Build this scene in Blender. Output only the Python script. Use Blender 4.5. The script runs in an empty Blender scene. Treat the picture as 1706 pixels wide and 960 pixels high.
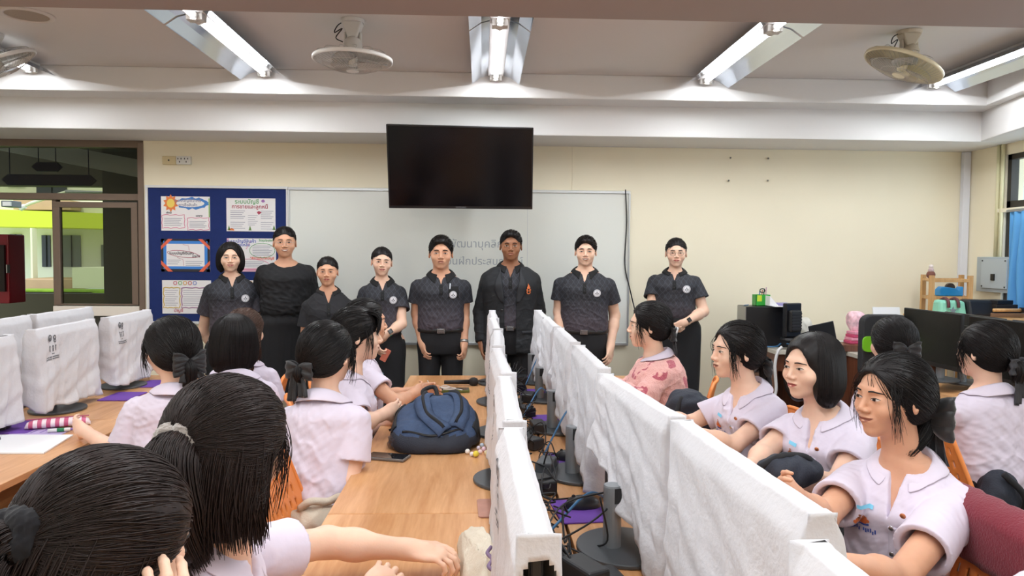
import bpy, bmesh, math, random
import numpy as np
from mathutils import Vector, Matrix, Quaternion
PI = math.pi
C = bpy.context.scene.collection
SC = bpy.context.scene
random.seed(7)

# ------------------------------------------------------------------ camera, light, exposure
FPX = 1230.0                       # focal length in pixels of the 1706 x 960 frame
EYE = Vector((0, 0, 1.53))
YAW, PITCH, ROLL = math.radians(-2.33), math.radians(-2.56), math.radians(0.45)
cam_d = bpy.data.cameras.new('camera'); cam = bpy.data.objects.new('camera', cam_d); C.objects.link(cam)
cam_d.sensor_fit = 'HORIZONTAL'; cam_d.sensor_width = 36; cam_d.lens = 36 * FPX / 1706
cam_d.clip_start = 0.05; cam_d.clip_end = 200
CM = Matrix.Rotation(YAW, 3, 'Z') @ Matrix.Rotation(PI/2 + PITCH, 3, 'X') @ Matrix.Rotation(ROLL, 3, 'Z')
cam.matrix_world = Matrix.Translation(EYE) @ CM.to_4x4()
SC.camera = cam

W = bpy.data.worlds.new('sky'); SC.world = W; W.use_nodes = True
W.node_tree.nodes['Background'].inputs[0].default_value = (0.80, 0.90, 1.0, 1)
W.node_tree.nodes['Background'].inputs[1].default_value = 1.3
sun_d = bpy.data.lights.new('sun', 'SUN'); sun_d.energy = 2.2; sun_d.angle = 0.05; sun_d.color = (1, .95, .85)
sun = bpy.data.objects.new('sun', sun_d); C.objects.link(sun)
sun.rotation_euler = Vector((0.25, 0.75, -1.0)).to_track_quat('-Z', 'Y').to_euler()   # shines over the roof onto the building across
SC.view_settings.view_transform = 'Standard'; SC.view_settings.look = 'None'
SC.view_settings.exposure = 0.0; SC.view_settings.gamma = 1.0; SC.view_settings.use_curve_mapping = False
TUBE_W = 15.0                      # watts of one visible fluorescent tube

def ray(px, py):
    v = Vector(((px - 853.0) / FPX, -(py - 480.0) / FPX, -1.0))
    return (CM @ v)
def PY(px, py, y):                 # the point of the depth y that the pixel shows
    r = ray(px, py); return EYE + r * ((y - EYE.y) / r.y)
def PZ(px, py, z):
    r = ray(px, py); return EYE + r * ((z - EYE.z) / r.z)
def PX(px, py, x):
    r = ray(px, py); return EYE + r * ((x - EYE.x) / r.x)

# ------------------------------------------------------------------ materials
def lin(c):
    if isinstance(c, str):
        c = c.lstrip('#'); c = [int(c[i:i+2], 16) / 255 for i in (0, 2, 4)]
        return tuple(x / 12.92 if x <= .04045 else ((x + .055) / 1.055) ** 2.4 for x in c)
    return tuple(c)
MATS = {}
def mat(name, col, rough=.6, metal=0, bump=0, bscale=60, var=0, vscale=8, spec=.5, trans=0, emit=None, estr=0, alpha=1, sheen=0, stretch=None, coat=0):
    if name in MATS: return MATS[name]
    m = bpy.data.materials.new(name); m.use_nodes = True; nt = m.node_tree; N = nt.nodes; L = nt.links
    b = N['Principled BSDF']; col = lin(col)
    b.inputs['Base Color'].default_value = (*col, 1); b.inputs['Roughness'].default_value = rough
    b.inputs['Metallic'].default_value = metal; b.inputs['Specular IOR Level'].default_value = spec
    b.inputs['Transmission Weight'].default_value = trans; b.inputs['Alpha'].default_value = alpha
    if sheen: b.inputs['Sheen Weight'].default_value = sheen
    if coat: b.inputs['Coat Weight'].default_value = coat
    if emit: b.inputs['Emission Color'].default_value = (*lin(emit), 1); b.inputs['Emission Strength'].default_value = estr
    if bump or var:
        tc = N.new('ShaderNodeTexCoord'); src = tc.outputs['Object']
        if stretch:
            mp = N.new('ShaderNodeMapping'); mp.inputs['Scale'].default_value = stretch; L.new(src, mp.inputs[0]); src = mp.outputs[0]
    if bump:
        n = N.new('ShaderNodeTexNoise'); n.inputs['Scale'].default_value = bscale; n.inputs['Detail'].default_value = 4
        bp = N.new('ShaderNodeBump'); bp.inputs['Strength'].default_value = bump; bp.inputs['Distance'].default_value = .01
        L.new(src, n.inputs['Vector']); L.new(n.outputs['Fac'], bp.inputs['Height']); L.new(bp.outputs[0], b.inputs['Normal'])
    if var:
        n = N.new('ShaderNodeTexNoise'); n.inputs['Scale'].default_value = vscale; n.inputs['Detail'].default_value = 3
        r = N.new('ShaderNodeMapRange'); r.inputs[3].default_value = 1 - var; r.inputs[4].default_value = 1 + var
        r.inputs[1].default_value = .3; r.inputs[2].default_value = .7
        mx = N.new('ShaderNodeVectorMath'); mx.operation = 'SCALE'; mx.inputs[0].default_value = col
        L.new(src, n.inputs['Vector']); L.new(n.outputs['Fac'], r.inputs[0]); L.new(r.outputs[0], mx.inputs['Scale']); L.new(mx.outputs[0], b.inputs['Base Color'])
    MATS[name] = m; return m

def wood(name, c1, c2, axis='Y', sc=1.0, rough=.35):
    if name in MATS: return MATS[name]
    m = mat(name, c1, rough); nt = m.node_tree; N = nt.nodes; L = nt.links; b = N['Principled BSDF']
    tc = N.new('ShaderNodeTexCoord'); mp = N.new('ShaderNodeMapping')
    s = {'X': (1.2, 14, 14), 'Y': (14, 1.2, 14), 'Z': (14, 14, 1.2)}[axis]
    mp.inputs['Scale'].default_value = [q * sc for q in s]
    n = N.new('ShaderNodeTexNoise'); n.inputs['Scale'].default_value = 1.6; n.inputs['Detail'].default_value = 8; n.inputs['Distortion'].default_value = 1.2
    n2 = N.new('ShaderNodeTexNoise'); n2.inputs['Scale'].default_value = 9; n2.inputs['Detail'].default_value = 6
    ad = N.new('ShaderNodeMath'); ad.operation = 'MULTIPLY_ADD'; ad.inputs[1].default_value = .45
    r = N.new('ShaderNodeValToRGB'); r.color_ramp.elements[0].color = (*lin(c1), 1); r.color_ramp.elements[1].color = (*lin(c2), 1)
    r.color_ramp.elements[0].position = .45; r.color_ramp.elements[1].position = .95
    L.new(tc.outputs['Object'], mp.inputs[0]); L.new(mp.outputs[0], n.inputs['Vector']); L.new(mp.outputs[0], n2.inputs['Vector'])
    L.new(n2.outputs['Fac'], ad.inputs[0]); L.new(n.outputs['Fac'], ad.inputs[2]); L.new(ad.outputs[0], r.inputs[0]); L.new(r.outputs[0], b.inputs['Base Color'])
    return m

# ------------------------------------------------------------------ objects
def link(o, parent=None):
    C.objects.link(o)
    if parent is not None: o.parent = parent
    return o
def tag(o, label=None, cat=None, group=None, kind=None):
    if label: o['label'] = label
    if cat: o['category'] = cat
    if group: o['group'] = group
    if kind: o['kind'] = kind
    return o
def thing(name, label, cat, loc=(0, 0, 0), rz=0, group=None):
    o = bpy.data.objects.new(name, None); o.empty_display_size = .05; C.objects.link(o)
    o.location = loc; o.rotation_euler = (0, 0, rz); return tag(o, label, cat, group)
def copy_tree(o, parent=None):
    c = o.copy(); C.objects.link(c)
    if parent is not None: c.parent = parent
    for ch in o.children: copy_tree(ch, c)
    return c
def poly(name, vs, fs, m, parent=None, smooth=False, bevel=0, solid=0, mats=None, fmat=None):
    me = bpy.data.meshes.new(name); me.from_pydata([tuple(v) for v in vs], [], [tuple(f) for f in fs]); me.update()
    for mm in (mats or [m]): me.materials.append(mm)
    if fmat is not None: me.polygons.foreach_set('material_index', fmat)
    if smooth: me.polygons.foreach_set('use_smooth', [True] * len(me.polygons))
    o = bpy.data.objects.new(name, me); link(o, parent)
    if solid: s = o.modifiers.new('s', 'SOLIDIFY'); s.thickness = solid; s.offset = 0
    if bevel: b = o.modifiers.new('b', 'BEVEL'); b.width = bevel; b.segments = 2; b.limit_method = 'ANGLE'
    return o
class MB:
    """collects shapes into one mesh"""
    def __init__(s): s.v = []; s.f = []; s.m = []; s.cur = 0; s.T = Matrix.Identity(4)
    def add(s, vs, fs):
        k = len(s.v); s.v += [tuple(s.T @ Vector(v)) for v in vs]; s.f += [tuple(i + k for i in f) for f in fs]; s.m += [s.cur] * len(fs); return s
    def box(s, lo, hi, rot=None, at=None):
        (a, b, c), (d, e, f) = lo, hi
        vs = [(a,b,c),(d,b,c),(d,e,c),(a,e,c),(a,b,f),(d,b,f),(d,e,f),(a,e,f)]
        if rot is not None: vs = [tuple(rot @ Vector(v) + Vector(at or (0,0,0))) for v in vs]
        return s.add(vs, [(0,3,2,1),(4,5,6,7),(0,1,5,4),(1,2,6,5),(2,3,7,6),(3,0,4,7)])
    def cbox(s, c, size, rot=None):
        h = [q/2 for q in size]; vs = []
        for z in (-1, 1):
            for (x, y) in ((-1,-1),(1,-1),(1,1),(-1,1)):
                v = Vector((x*h[0], y*h[1], z*h[2])); v = rot @ v if rot is not None else v; vs.append(tuple(v + Vector(c)))
        return s.add(vs, [(0,3,2,1),(4,5,6,7),(0,1,5,4),(1,2,6,5),(2,3,7,6),(3,0,4,7)])
    def tube(s, pts, r, n=8, cap=True):
        pts = [Vector(p) for p in pts]; rs = r if isinstance(r, (list, tuple)) else [r] * len(pts)
        vs = []; up = None; fr = None
        for i, p in enumerate(pts):
            t = (pts[min(i+1, len(pts)-1)] - pts[max(i-1, 0)])
            t = t.normalized() if t.length > 1e-9 else Vector((0,0,1))
            if fr is None:
                a = Vector((0,0,1)) if abs(t.z) < .9 else Vector((1,0,0)); fr = t.cross(a).normalized()
            else:
                fr = (fr - t * fr.dot(t)); fr = fr.normalized() if fr.length > 1e-6 else t.orthogonal().normalized()
            bn = t.cross(fr)
            for k in range(n):
                a = 2*PI*k/n; vs.append(tuple(p + (fr*math.cos(a) + bn*math.sin(a)) * rs[i]))
        fs = []
        for i in range(len(pts)-1):
            for k in range(n):
                a = i*n+k; b = i*n+(k+1) % n; fs.append((a, b, b+n, a+n))
        if cap: fs.append(tuple(reversed(range(n)))); fs.append(tuple(range((len(pts)-1)*n, len(pts)*n)))
        return s.add(vs, fs)
    def lathe(s, prof, n=24, c=(0,0,0), rot=None):
        vs = []; c = Vector(c)
        for (r, z) in prof:
            for k in range(n):
                a = 2*PI*k/n; v = Vector((r*math.cos(a), r*math.sin(a), z)); v = rot @ v if rot is not None else v; vs.append(tuple(v+c))
        fs = []
        for i in range(len(prof)-1):
            for k in range(n):
                a = i*n+k; b = i*n+(k+1) % n; fs.append((a, b, b+n, a+n))
        if prof[0][0] > 1e-6: fs.append(tuple(reversed(range(n))))
        if prof[-1][0] > 1e-6: fs.append(tuple(range((len(prof)-1)*n, len(prof)*n)))
        return s.add(vs, fs)
    def prism(s, pts, d, ax='y', off=0):     # outline in (x,z) pushed along y, or (x,y) along z, or (y,z) along x
        n = len(pts)
        def q(p, e): return {'y': (p[0], off+e, p[1]), 'z': (p[0], p[1], off+e), 'x': (off+e, p[0], p[1])}[ax]
        vs = [q(p, 0) for p in pts] + [q(p, d) for p in pts]
        fs = [tuple(range(n)), tuple(reversed(range(n, 2*n)))] + [(i, i+n, (i+1) % n + n, (i+1) % n) for i in range(n)]
        return s.add(vs, fs)
    def build(s, name, m, parent=None, smooth=False, bevel=0, solid=0):
        ms = m if isinstance(m, list) else [m]
        return poly(name, s.v, s.f, None, parent, smooth, bevel, solid, mats=ms, fmat=s.m)
def autosm(o, ang=40):
    me = o.data; me.polygons.foreach_set('use_smooth', [True]*len(me.polygons))
    bm = bmesh.new(); bm.from_mesh(me); a = math.radians(ang)
    bmesh.ops.recalc_face_normals(bm, faces=bm.faces)
    for e in bm.edges: e.smooth = not (len(e.link_faces) == 2 and e.calc_face_angle(0) > a)
    bm.to_mesh(me); bm.free(); return o
def spline(pts, n=8):               # Catmull-Rom through the points
    P = [Vector(p) for p in pts]; P = [2*P[0]-P[1]] + P + [2*P[-1]-P[-2]]; out = []
    for i in range(1, len(P)-2):
        for k in range(n):
            t = k/n; a, b, c, d = P[i-1:i+3]
            out.append(.5*((2*b)+(c-a)*t+(2*a-5*b+4*c-d)*t*t+(3*b-a-3*c+d)*t**3))
    return out + [P[-2]]
def text(name, body, size, loc, rot, m, parent=None, depth=.0004, align='CENTER', bold=0):
    cu = bpy.data.curves.new(name, 'FONT'); cu.body = body; cu.size = size; cu.align_x = align; cu.align_y = 'CENTER'
    cu.extrude = depth; cu.offset = bold; cu.materials.append(m); cu.resolution_u = 3
    o = bpy.data.objects.new(name, cu); link(o, parent); o.location = loc; o.rotation_euler = rot; return o
# ------------------------------------------------------------------ room shell
WALL_Y = 6.0; WALL_X = 4.02; LEFT_X = -5.2; BACK_Y = -4.0
Z_TOP = 2.41; Z_SOF = 2.63; Z_CEIL = 2.80
M_wall = mat('cream_wall_paint', '#f6edd4', .7, bump=.05, bscale=220, var=.015, vscale=2)
M_white = mat('white_beam_paint', '#e2e0df', .6, bump=.04, bscale=150, var=.01, vscale=1.5)
M_ceil = mat('ceiling_board_paint', '#dcd6d2', .75, var=.02, vscale=1)
M_floor = mat('speckled_floor_tile', '#9a948c', .35, var=.08, vscale=30)
M_alu = mat('bronze_window_frame', '#7d6c60', .4, metal=.35, var=.04, vscale=5)
def struct(mb_, name, m, bevel=0, smooth=False):
    o = mb_.build(name, m, bevel=bevel, smooth=smooth); o['kind'] = 'structure'; return o
struct(MB().box((LEFT_X, BACK_Y, -.1), (WALL_X+.15, WALL_Y+.15, 0)), 'floor', M_floor)
struct(MB().box((LEFT_X, BACK_Y, Z_CEIL), (WALL_X+.15, WALL_Y+.15, Z_CEIL+.1)), 'ceiling', M_ceil)
PX_P = PY(241, 400, WALL_Y).x            # right jamb of the glazed opening at the left of the front wall
struct(MB().box((PX_P, WALL_Y, 0), (WALL_X+.15, WALL_Y+.15, Z_CEIL)), 'wall_front', M_wall)
WS = PY(0, 505, WALL_Y).z
struct(MB().box((LEFT_X, WALL_Y, 0), (PX_P, WALL_Y+.15, .30)), 'wall_front_lower', M_wall)
struct(MB().box((LEFT_X-.15, BACK_Y, 0), (LEFT_X, WALL_Y+.15, Z_CEIL)), 'wall_left', M_wall)
struct(MB().box((LEFT_X, BACK_Y-.15, 0), (WALL_X+.15, BACK_Y, Z_CEIL)), 'wall_back', M_wall)
# right wall with a window opening y 1.0 .. 5.55, z 0.9 .. 2.35
WY0, WY1, WZ0, WZ1 = .6, 5.56, .95, 2.33
struct(MB().box((WALL_X, BACK_Y, 0), (WALL_X+.15, WY0, Z_CEIL)).box((WALL_X, WY1, 0), (WALL_X+.15, WALL_Y, Z_CEIL))
       .box((WALL_X, WY0, 0), (WALL_X+.15, WY1, WZ0)).box((WALL_X, WY0, WZ1), (WALL_X+.15, WY1, Z_CEIL)), 'wall_right', M_wall)
# stepped beams round the bay
fy1, fy2 = 5.46, 5.22
struct(MB().box((LEFT_X, fy1, Z_TOP), (WALL_X, WALL_Y, Z_CEIL)).box((LEFT_X, fy2, Z_SOF), (WALL_X, fy1+.01, Z_CEIL)), 'trim_1', M_white, bevel=.006)
def skew_beam(c0, slope, z0):               # right-hand beam: inner face through the pixel corner c0
    p = PZ(*c0, z0); q = PZ(c0[0]+92, c0[1]-92*slope, z0)
    d = (q-p).normalized(); far = p - d*.6; near = p + d*7
    return [(far.x, far.y), (near.x, near.y), (WALL_X+.1, near.y), (WALL_X+.1, far.y)]
struct(MB().prism(skew_beam((1604, 192), .40, Z_SOF), Z_CEIL-Z_SOF, 'z', Z_SOF+.004), 'trim_2', M_white, bevel=.006)
struct(MB().prism(skew_beam((1614, 243), .33, Z_TOP), Z_CEIL-Z_TOP, 'z', Z_TOP+.004), 'trim_3', M_white, bevel=.006)
by = PZ(853, 29, Z_SOF).y
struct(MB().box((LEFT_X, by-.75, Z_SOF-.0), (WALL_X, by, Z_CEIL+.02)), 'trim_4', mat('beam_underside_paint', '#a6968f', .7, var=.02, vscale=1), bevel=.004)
struct(MB().box((LEFT_X, -1.6, Z_SOF), (WALL_X, -.9, Z_CEIL+.02)), 'trim_5', M_white)
# white trunking in the front right corner
tx = PY(1627, 400, WALL_Y-.03).x
struct(MB().box((3.955, WALL_Y-.045, 0), (4.015, WALL_Y-.002, Z_TOP-.002)), 'trim_6', mat('white_pvc', '#e6e8f2', .4), bevel=.004)

# ------------------------------------------------------------------ fluorescent fittings
M_refl = mat('mirror_reflector', '#cfd8e4', .12, metal=1.0)
M_fit = mat('lamp_fitting_white', '#d8d6d4', .4)
M_hold = mat('lamp_holder_white', '#cfccc6', .45)
M_tube = mat('lit_fluorescent_tube', '#ffffff', .3, emit='#f4f8ff', estr=9)
M_tend = mat('tube_end_cap', '#d8d0a8', .35, metal=.5)
ld = bpy.data.lights.new('tube_light', 'AREA'); ld.shape = 'RECTANGLE'; ld.size = .035; ld.size_y = 1.14; ld.energy = TUBE_W; ld.color = (.93, .97, 1)
def make_lamp(n=2):
    L = 1.22*n; t = thing('ceiling_lamp', 'x', 'lamp', group='fluorescent lamps on the ceiling')
    ch = MB().box((-.055, -L/2, -.028), (.055, L/2, 0)); ch.build('channel', M_fit, t, bevel=.004)
    for sgn in (-1, 1):
        pr = [(.035, -.022), (.10, -.040), (.158, -.080), (.163, -.083), (.10, -.034), (.035, -.016)]
        for j in range(n):
            rf = MB(); a, b = -L/2+j*1.22+.01, -L/2+(j+1)*1.22-.01
            vs = [(sgn*x, a, z) for x, z in pr] + [(sgn*x, b, z) for x, z in pr]
            rf.add(vs, [(i, (i+1) % 6, (i+1) % 6+6, i+6) for i in range(6)] + [(5,4,3,2,1,0), (6,7,8,9,10,11)]).build('reflector', M_refl, t)
    for j in range(n):
        c = -L/2 + (j+.5)*1.22
        for s in (-1, 1):
            h = MB().cbox((0, c+s*.592, -.040), (.085, .03, .045)).build('lamp_holder', M_hold, t, bevel=.003)
            h = MB().lathe([(.0, -.02), (.022, -.02), (.024, 0), (.022, .02), (0, .02)], 16, (0, c+s*.578, -.046), Matrix.Rotation(PI/2, 3, 'X'))
            h.build('holder_collar', M_hold, t, smooth=True)
        tb = MB().tube([(0, c-.565, -.046), (0, c+.565, -.046)], .0135, 14).build('tube', M_tube, t, smooth=True)
        for s in (-1, 1): MB().tube([(0, c+s*.59, -.046), (0, c+s*.565, -.046)], .0145, 12).build('end_cap', M_tend, tb)
        lo = bpy.data.objects.new('tube_light', ld); link(lo, t); lo.location = (0, c, -.062)
    return t
lamp0 = make_lamp(); first = True
LX = [-3.06, -1.50, .087, 1.56, 3.2]
where = ['at the left edge of the frame beside a fan', 'running diagonally left of the hanging television', 'centred above the hanging television', 'right of the television, between two fans', 'at the far right above the blue curtain']
for row, cy in enumerate((3.98, 1.1, -2.3)):
    for i, x in enumerate(LX):
        o = lamp0 if first else copy_tree(lamp0); first = False
        o.location = (x, cy, Z_CEIL)
        o['label'] = ('mirrored fluorescent ceiling lamp %s' % where[i]) if row == 0 else 'fluorescent ceiling lamp with mirrored reflector in a bay behind the viewer'
        if row: o['group'] = 'lamps in the rear ceiling bays'
# ------------------------------------------------------------------ glazed opening at the left and the courtyard beyond
def glass_mat(name, tint, refl=.06):
    m = bpy.data.materials.new(name); m.use_nodes = True; nt = m.node_tree; N = nt.nodes; L = nt.links
    N.remove(N['Principled BSDF']); out = N['Material Output']
    t = N.new('ShaderNodeBsdfTransparent'); t.inputs[0].default_value = (*lin(tint), 1)
    g = N.new('ShaderNodeBsdfGlossy'); g.inputs['Roughness'].default_value = .02
    lw = N.new('ShaderNodeLayerWeight'); lw.inputs[0].default_value = .25
    mx = N.new('ShaderNodeMixShader'); ma = N.new('ShaderNodeMath'); ma.operation = 'ADD'; ma.inputs[1].default_value = max(refl, .01); pw = N.new('ShaderNodeMath'); pw.operation = 'POWER'; pw.inputs[1].default_value = 5.0; ml = N.new('ShaderNodeMath'); ml.operation = 'MULTIPLY'; ml.inputs[1].default_value = .5
    lw.inputs[0].default_value = .5; L.new(lw.outputs['Facing'], pw.inputs[0]); L.new(pw.outputs[0], ml.inputs[0])
    L.new(ml.outputs[0], ma.inputs[0]); L.new(ma.outputs[0], mx.inputs[0]); L.new(t.outputs[0], mx.inputs[1]); L.new(g.outputs[0], mx.inputs[2]); L.new(mx.outputs[0], out.inputs[0])
    return m
M_tint = glass_mat('smoked_window_glass', '#d0d2c8', .02); M_clear = glass_mat('clear_window_glass', '#eef4f2')
def rect(mb_, a, b, c, d, y0, y1, up=None):        # box from pixel rectangle a,b - c,d on the depth y0, thickness to y1
    p = PY(a, b, y0); q = PY(c, d, y0); x0, x1 = sorted((p.x, q.x)); z0, z1 = sorted((p.z, q.z))
    return mb_.box((x0, min(y0, y1), z0), (x1, max(y0, y1), z1))
Y0 = WALL_Y + .02
jx = PX_P; sx = PY(85, 400, Y0).x
zt, zb, zm0, zm1 = PY(120, 237, Y0).z, .3, PY(120, 333, Y0).z, PY(120, 322, Y0).z
fr = MB().box((LEFT_X, Y0, zt-.035), (jx, Y0+.1, Z_CEIL)).box((jx-.045, Y0-.03, zb), (jx, Y0+.1, zt)).box((LEFT_X, Y0, zm0), (jx-.04, Y0+.09, zm1)).box((sx-.0, Y0+.02, zb), (sx+.03, Y0+.09, zm0))
struct(fr, 'window_1', M_alu, bevel=.003)
o = struct(MB().box((LEFT_X, Y0+.05, zm1-.005), (jx-.04, Y0+.056, zt-.03)), 'window_2', M_tint)
sash = thing('sliding_sash', 'bronze aluminium sliding sash with smoked glass left of the bulletin board', 'window sash', (0, 0, 0))
a = PY(88, 336, Y0); b = PY(232, 509, Y0)
MB().box((a.x, Y0-.01, a.z-.045), (b.x, Y0+.03, a.z)).box((a.x, Y0-.01, b.z), (b.x, Y0+.03, b.z+.012)).box((a.x, Y0-.012, b.z+.01), (a.x+.055, Y0+.032, a.z-.04)).box((b.x-.05, Y0-.012, b.z+.01), (b.x, Y0+.032, a.z-.04)).build('sash_frame', M_alu, sash, bevel=.003)
MB().box((a.x+.05, Y0+.01, b.z+.01), (b.x-.045, Y0+.014, a.z-.04)).build('pane', M_tint, sash)
rect(MB(), 88, 510, 233, 527, Y0-.02, Y0+.03).build('bottom_panel', mat('cream_painted_panel', '#f0e6da', .5), sash, bevel=.004)
struct(MB().box((sx+.03, Y0+.02, .3), (jx-.04, Y0+.08, b.z-.08)), 'window_3', mat('dark_lower_panel', '#45423a', .5))
M_navy = mat('navy_sign_board', '#3a3d66', .5)
for (x0, x1, y0, y1, nm) in ((52, 103, 270, 286, 'small navy hexagonal sign above the long one outside the window'), (2, 160, 290, 310, 'long navy hexagonal sign outside the upper window')):
    p = PY(x0, y0, 6.6); q = PY(x1, y1, 6.6); h = (p.z-q.z)/2; zc = (p.z+q.z)/2
    t = MB().prism([(p.x, zc), (p.x+h*1.1, p.z), (q.x-h*1.1, p.z), (q.x, zc), (q.x-h*1.1, q.z), (p.x+h*1.1, q.z)], .02, 'y', 6.6).build('hanging_sign', M_navy)
    tag(t, nm, 'sign')
    MB().tube([(p.x+h*1.4, 6.61, p.z-.004), (p.x+h*1.4, 6.61, 2.755)], .004, 6).build('hanging_rod', M_navy, t); MB().tube([(q.x-h*1.4, 6.61, p.z-.004), (q.x-h*1.4, 6.61, 2.755)], .004, 6).build('hanging_rod', M_navy, t)
# the open corridor
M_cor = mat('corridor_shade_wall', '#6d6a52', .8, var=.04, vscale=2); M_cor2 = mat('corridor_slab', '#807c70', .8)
YC = 8.2; pz = PY(50, 489, YC).z; lz = PY(50, 309, YC).z; cxr = PY(176, 400, YC).x
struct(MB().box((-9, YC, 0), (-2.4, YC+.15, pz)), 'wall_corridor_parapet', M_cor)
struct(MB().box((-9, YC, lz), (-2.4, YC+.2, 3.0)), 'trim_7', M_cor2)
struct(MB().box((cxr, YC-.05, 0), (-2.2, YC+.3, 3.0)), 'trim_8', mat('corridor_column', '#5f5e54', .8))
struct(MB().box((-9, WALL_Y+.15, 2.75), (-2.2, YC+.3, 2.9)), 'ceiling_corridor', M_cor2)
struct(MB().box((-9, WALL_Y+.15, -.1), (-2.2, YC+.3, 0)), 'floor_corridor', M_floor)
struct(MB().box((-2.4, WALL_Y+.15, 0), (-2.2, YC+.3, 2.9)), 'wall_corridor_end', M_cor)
p = PY(60, 249, 7.2); q = PY(235, 285, 7.2)
struct(MB().prism([(p.x-.4, p.z), (p.x+.25, p.z+.04), (q.x+.3, q.z+.05), (q.x+.3, q.z-.12)], .1, 'y', 7.2), 'trim_9', mat('reflected_beam_band', '#e8e8e6', .8))  # pale solid standing in for a beam's reflection in the upper glass
cab = thing('fire_hose_cabinet', 'red fire hose cabinet with dark glass seen through the left window', 'cabinet', (0, 0, 0))
rect(MB(), -40, 390, 16, 506, 7.0, 7.25).build('body', mat('cabinet_red', '#8e1622', .35), cab, bevel=.01)
rect(MB(), -30, 408, 8, 486, 6.97, 6.999).build('pane', mat('cabinet_dark_glass', '#1c1012', .1), cab)
rect(MB(), 10, 441, 12, 455, 6.96, 6.999).build('handle', mat('chrome', '#c8c8cc', .2, metal=1), cab)
# the building across the courtyard
YB = 20.0
M_cr = mat('courtyard_cream_wall', '#e9ead2', .8, var=.03, vscale=1); M_lime = mat('lime_painted_band', '#d2e03c', .6); M_tan = mat('tan_wall_tile', '#c0a184', .6, var=.05, vscale=3)
bd = thing('courtyard_building', 'cream school building with a lime green band seen through the left window', 'building', (0, 0, 0))
rect(MB(), -300, 270, 240, 465, YB, YB+1).build('wall', M_cr, bd)
pl = [PY(-300, 338, YB-1.2), PY(240, 358, YB-1.2), PY(240, 382, YB-1.2), PY(-300, 372, YB-1.2)]
MB().prism([(v.x, v.z) for v in pl], 1.2, 'y', YB-1.2).build('lime_band', M_lime, bd)
rect(MB(), 22, 333, 118, 350, YB-.5, YB-.02).build('tan_panel', M_tan, bd)
rect(MB(), 24, 465, 121, 483, YB-2, YB-.5).build('tan_ledge', M_tan, bd, bevel=.02)
rect(MB(), 120, 446, 240, 481, YB-2.2, YB-.5).build('low_wall', M_cr, bd)
rect(MB(), 50, 380, 55, 466, YB-1.3, YB-1.1).build('post', M_cr, bd)
M_dw = mat('dark_window_glass', '#3c4044', .15); M_gr = mat('grey_shutter', '#7c7f7e', .5)
for (x0, y0, x1, y1, m_) in ((16, 390, 36, 445, M_gr), (69, 392, 84, 445, M_dw), (103, 392, 134, 445, M_gr), (168, 408, 182, 445, M_gr), (10, 280, 40, 310, M_dw), (60, 290, 110, 322, M_dw)):
    w_ = rect(MB(), x0, y0, x1, y1, YB-.05, YB+.02).build('window', m_, bd)
    rect(MB(), (x0+x1)/2-.6, y0, (x0+x1)/2+.6, y1, YB-.09, YB-.04).build('mullion', mat('window_black', '#26282a', .4), w_)
gr = rect(MB(), -300, 483, 240, 489, YB-6, YB-2.2); gr = MB().box((-14, YC+.3, -.2), (-2, YB-2, 0))
o = gr.build('lawn', mat('lawn_grass', '#86a838', .9, bump=.6, bscale=40, var=.2, vscale=4)); tag(o, 'lawn', 'grass', kind='stuff'); o['label'] = 'green grass of the courtyard'
ft = thing('planter_strip', 'green planting strip along the ledge of the courtyard building', 'planter', (0, 0, 0))
rect(MB(), 18, 483, 180, 489, YB-3, YB-2.3).box((PY(18, 485, YB-2.3).x, YB-3, 0), (PY(180, 485, YB-2.3).x, YB-2.3, PY(18, 486, YB-3).z)).build('strip', mat('lawn_grass', '#86a838', .9), ft)
sl = thing('street_lamp', 'pale lamp on an outreach arm in the courtyard', 'lamp', (0, 0, 0)); pe = PY(110, 320, 14); pe2 = PY(200, 320, 14); MB().tube([pe, (pe2.x, 14, pe.z), (pe2.x, 14, 0)], .04, 8).build('pole', mat('lamp_pole_grey', '#8a8d8c', .5), sl)
MB().tube([PY(34, 347, 14), PY(50, 339, 14), PY(75, 331, 14), PY(110, 320, 14)], .03, 8).build('arm', M_cr, sl); MB().tube([PY(34, 347, 14), PY(42, 343.5, 14)], [.06, .045], 8).build('lamp_head', M_white, sl)
fl = thing('floodlight', 'grey floodlight at the left edge outside the window', 'lamp', (0, 0, 0))
rect(MB(), 1, 334, 20, 345, 9.5, 9.7).build('housing', mat('floodlight_grey', '#6b6f72', .4), fl, bevel=.01); rect(MB(), 4, 336, 17, 343, 9.47, 9.499).build('lens', M_white, fl)

# ------------------------------------------------------------------ things on the front wall
M_alf = mat('aluminium_frame', '#c9cccf', .3, metal=.6); YW = WALL_Y - .002
wb = thing('whiteboard', 'long white writing board in an aluminium frame under the television', 'whiteboard', (0, 0, 0))
a = PY(484, 317, YW); b = PY(1043, 571, YW)
MB().box((a.x, YW-.018, b.z), (b.x, YW, a.z)).build('board', mat('whiteboard_enamel', '#e8eae4', .16, var=.015, vscale=1.2), wb)
for (lo, hi) in (((a.x-.012, YW-.03, a.z), (b.x+.012, YW, a.z+.022)), ((a.x-.012, YW-.03, b.z-.02), (b.x+.012, YW, b.z)), ((a.x-.014, YW-.03, b.z), (a.x, YW, a.z)), ((b.x, YW-.03, b.z), (b.x+.014, YW, a.z))):
    MB().box(lo, hi).build('frame', M_alf, wb, bevel=.002)
M_ink = mat('faded_marker_ink', '#a9b0b6', .6)
xs = PY(878, 400, YW).x; MB().box((xs, YW-.0195, b.z), (xs+.003, YW-.018, a.z)).build('joint_strip', M_alf, wb)
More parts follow.
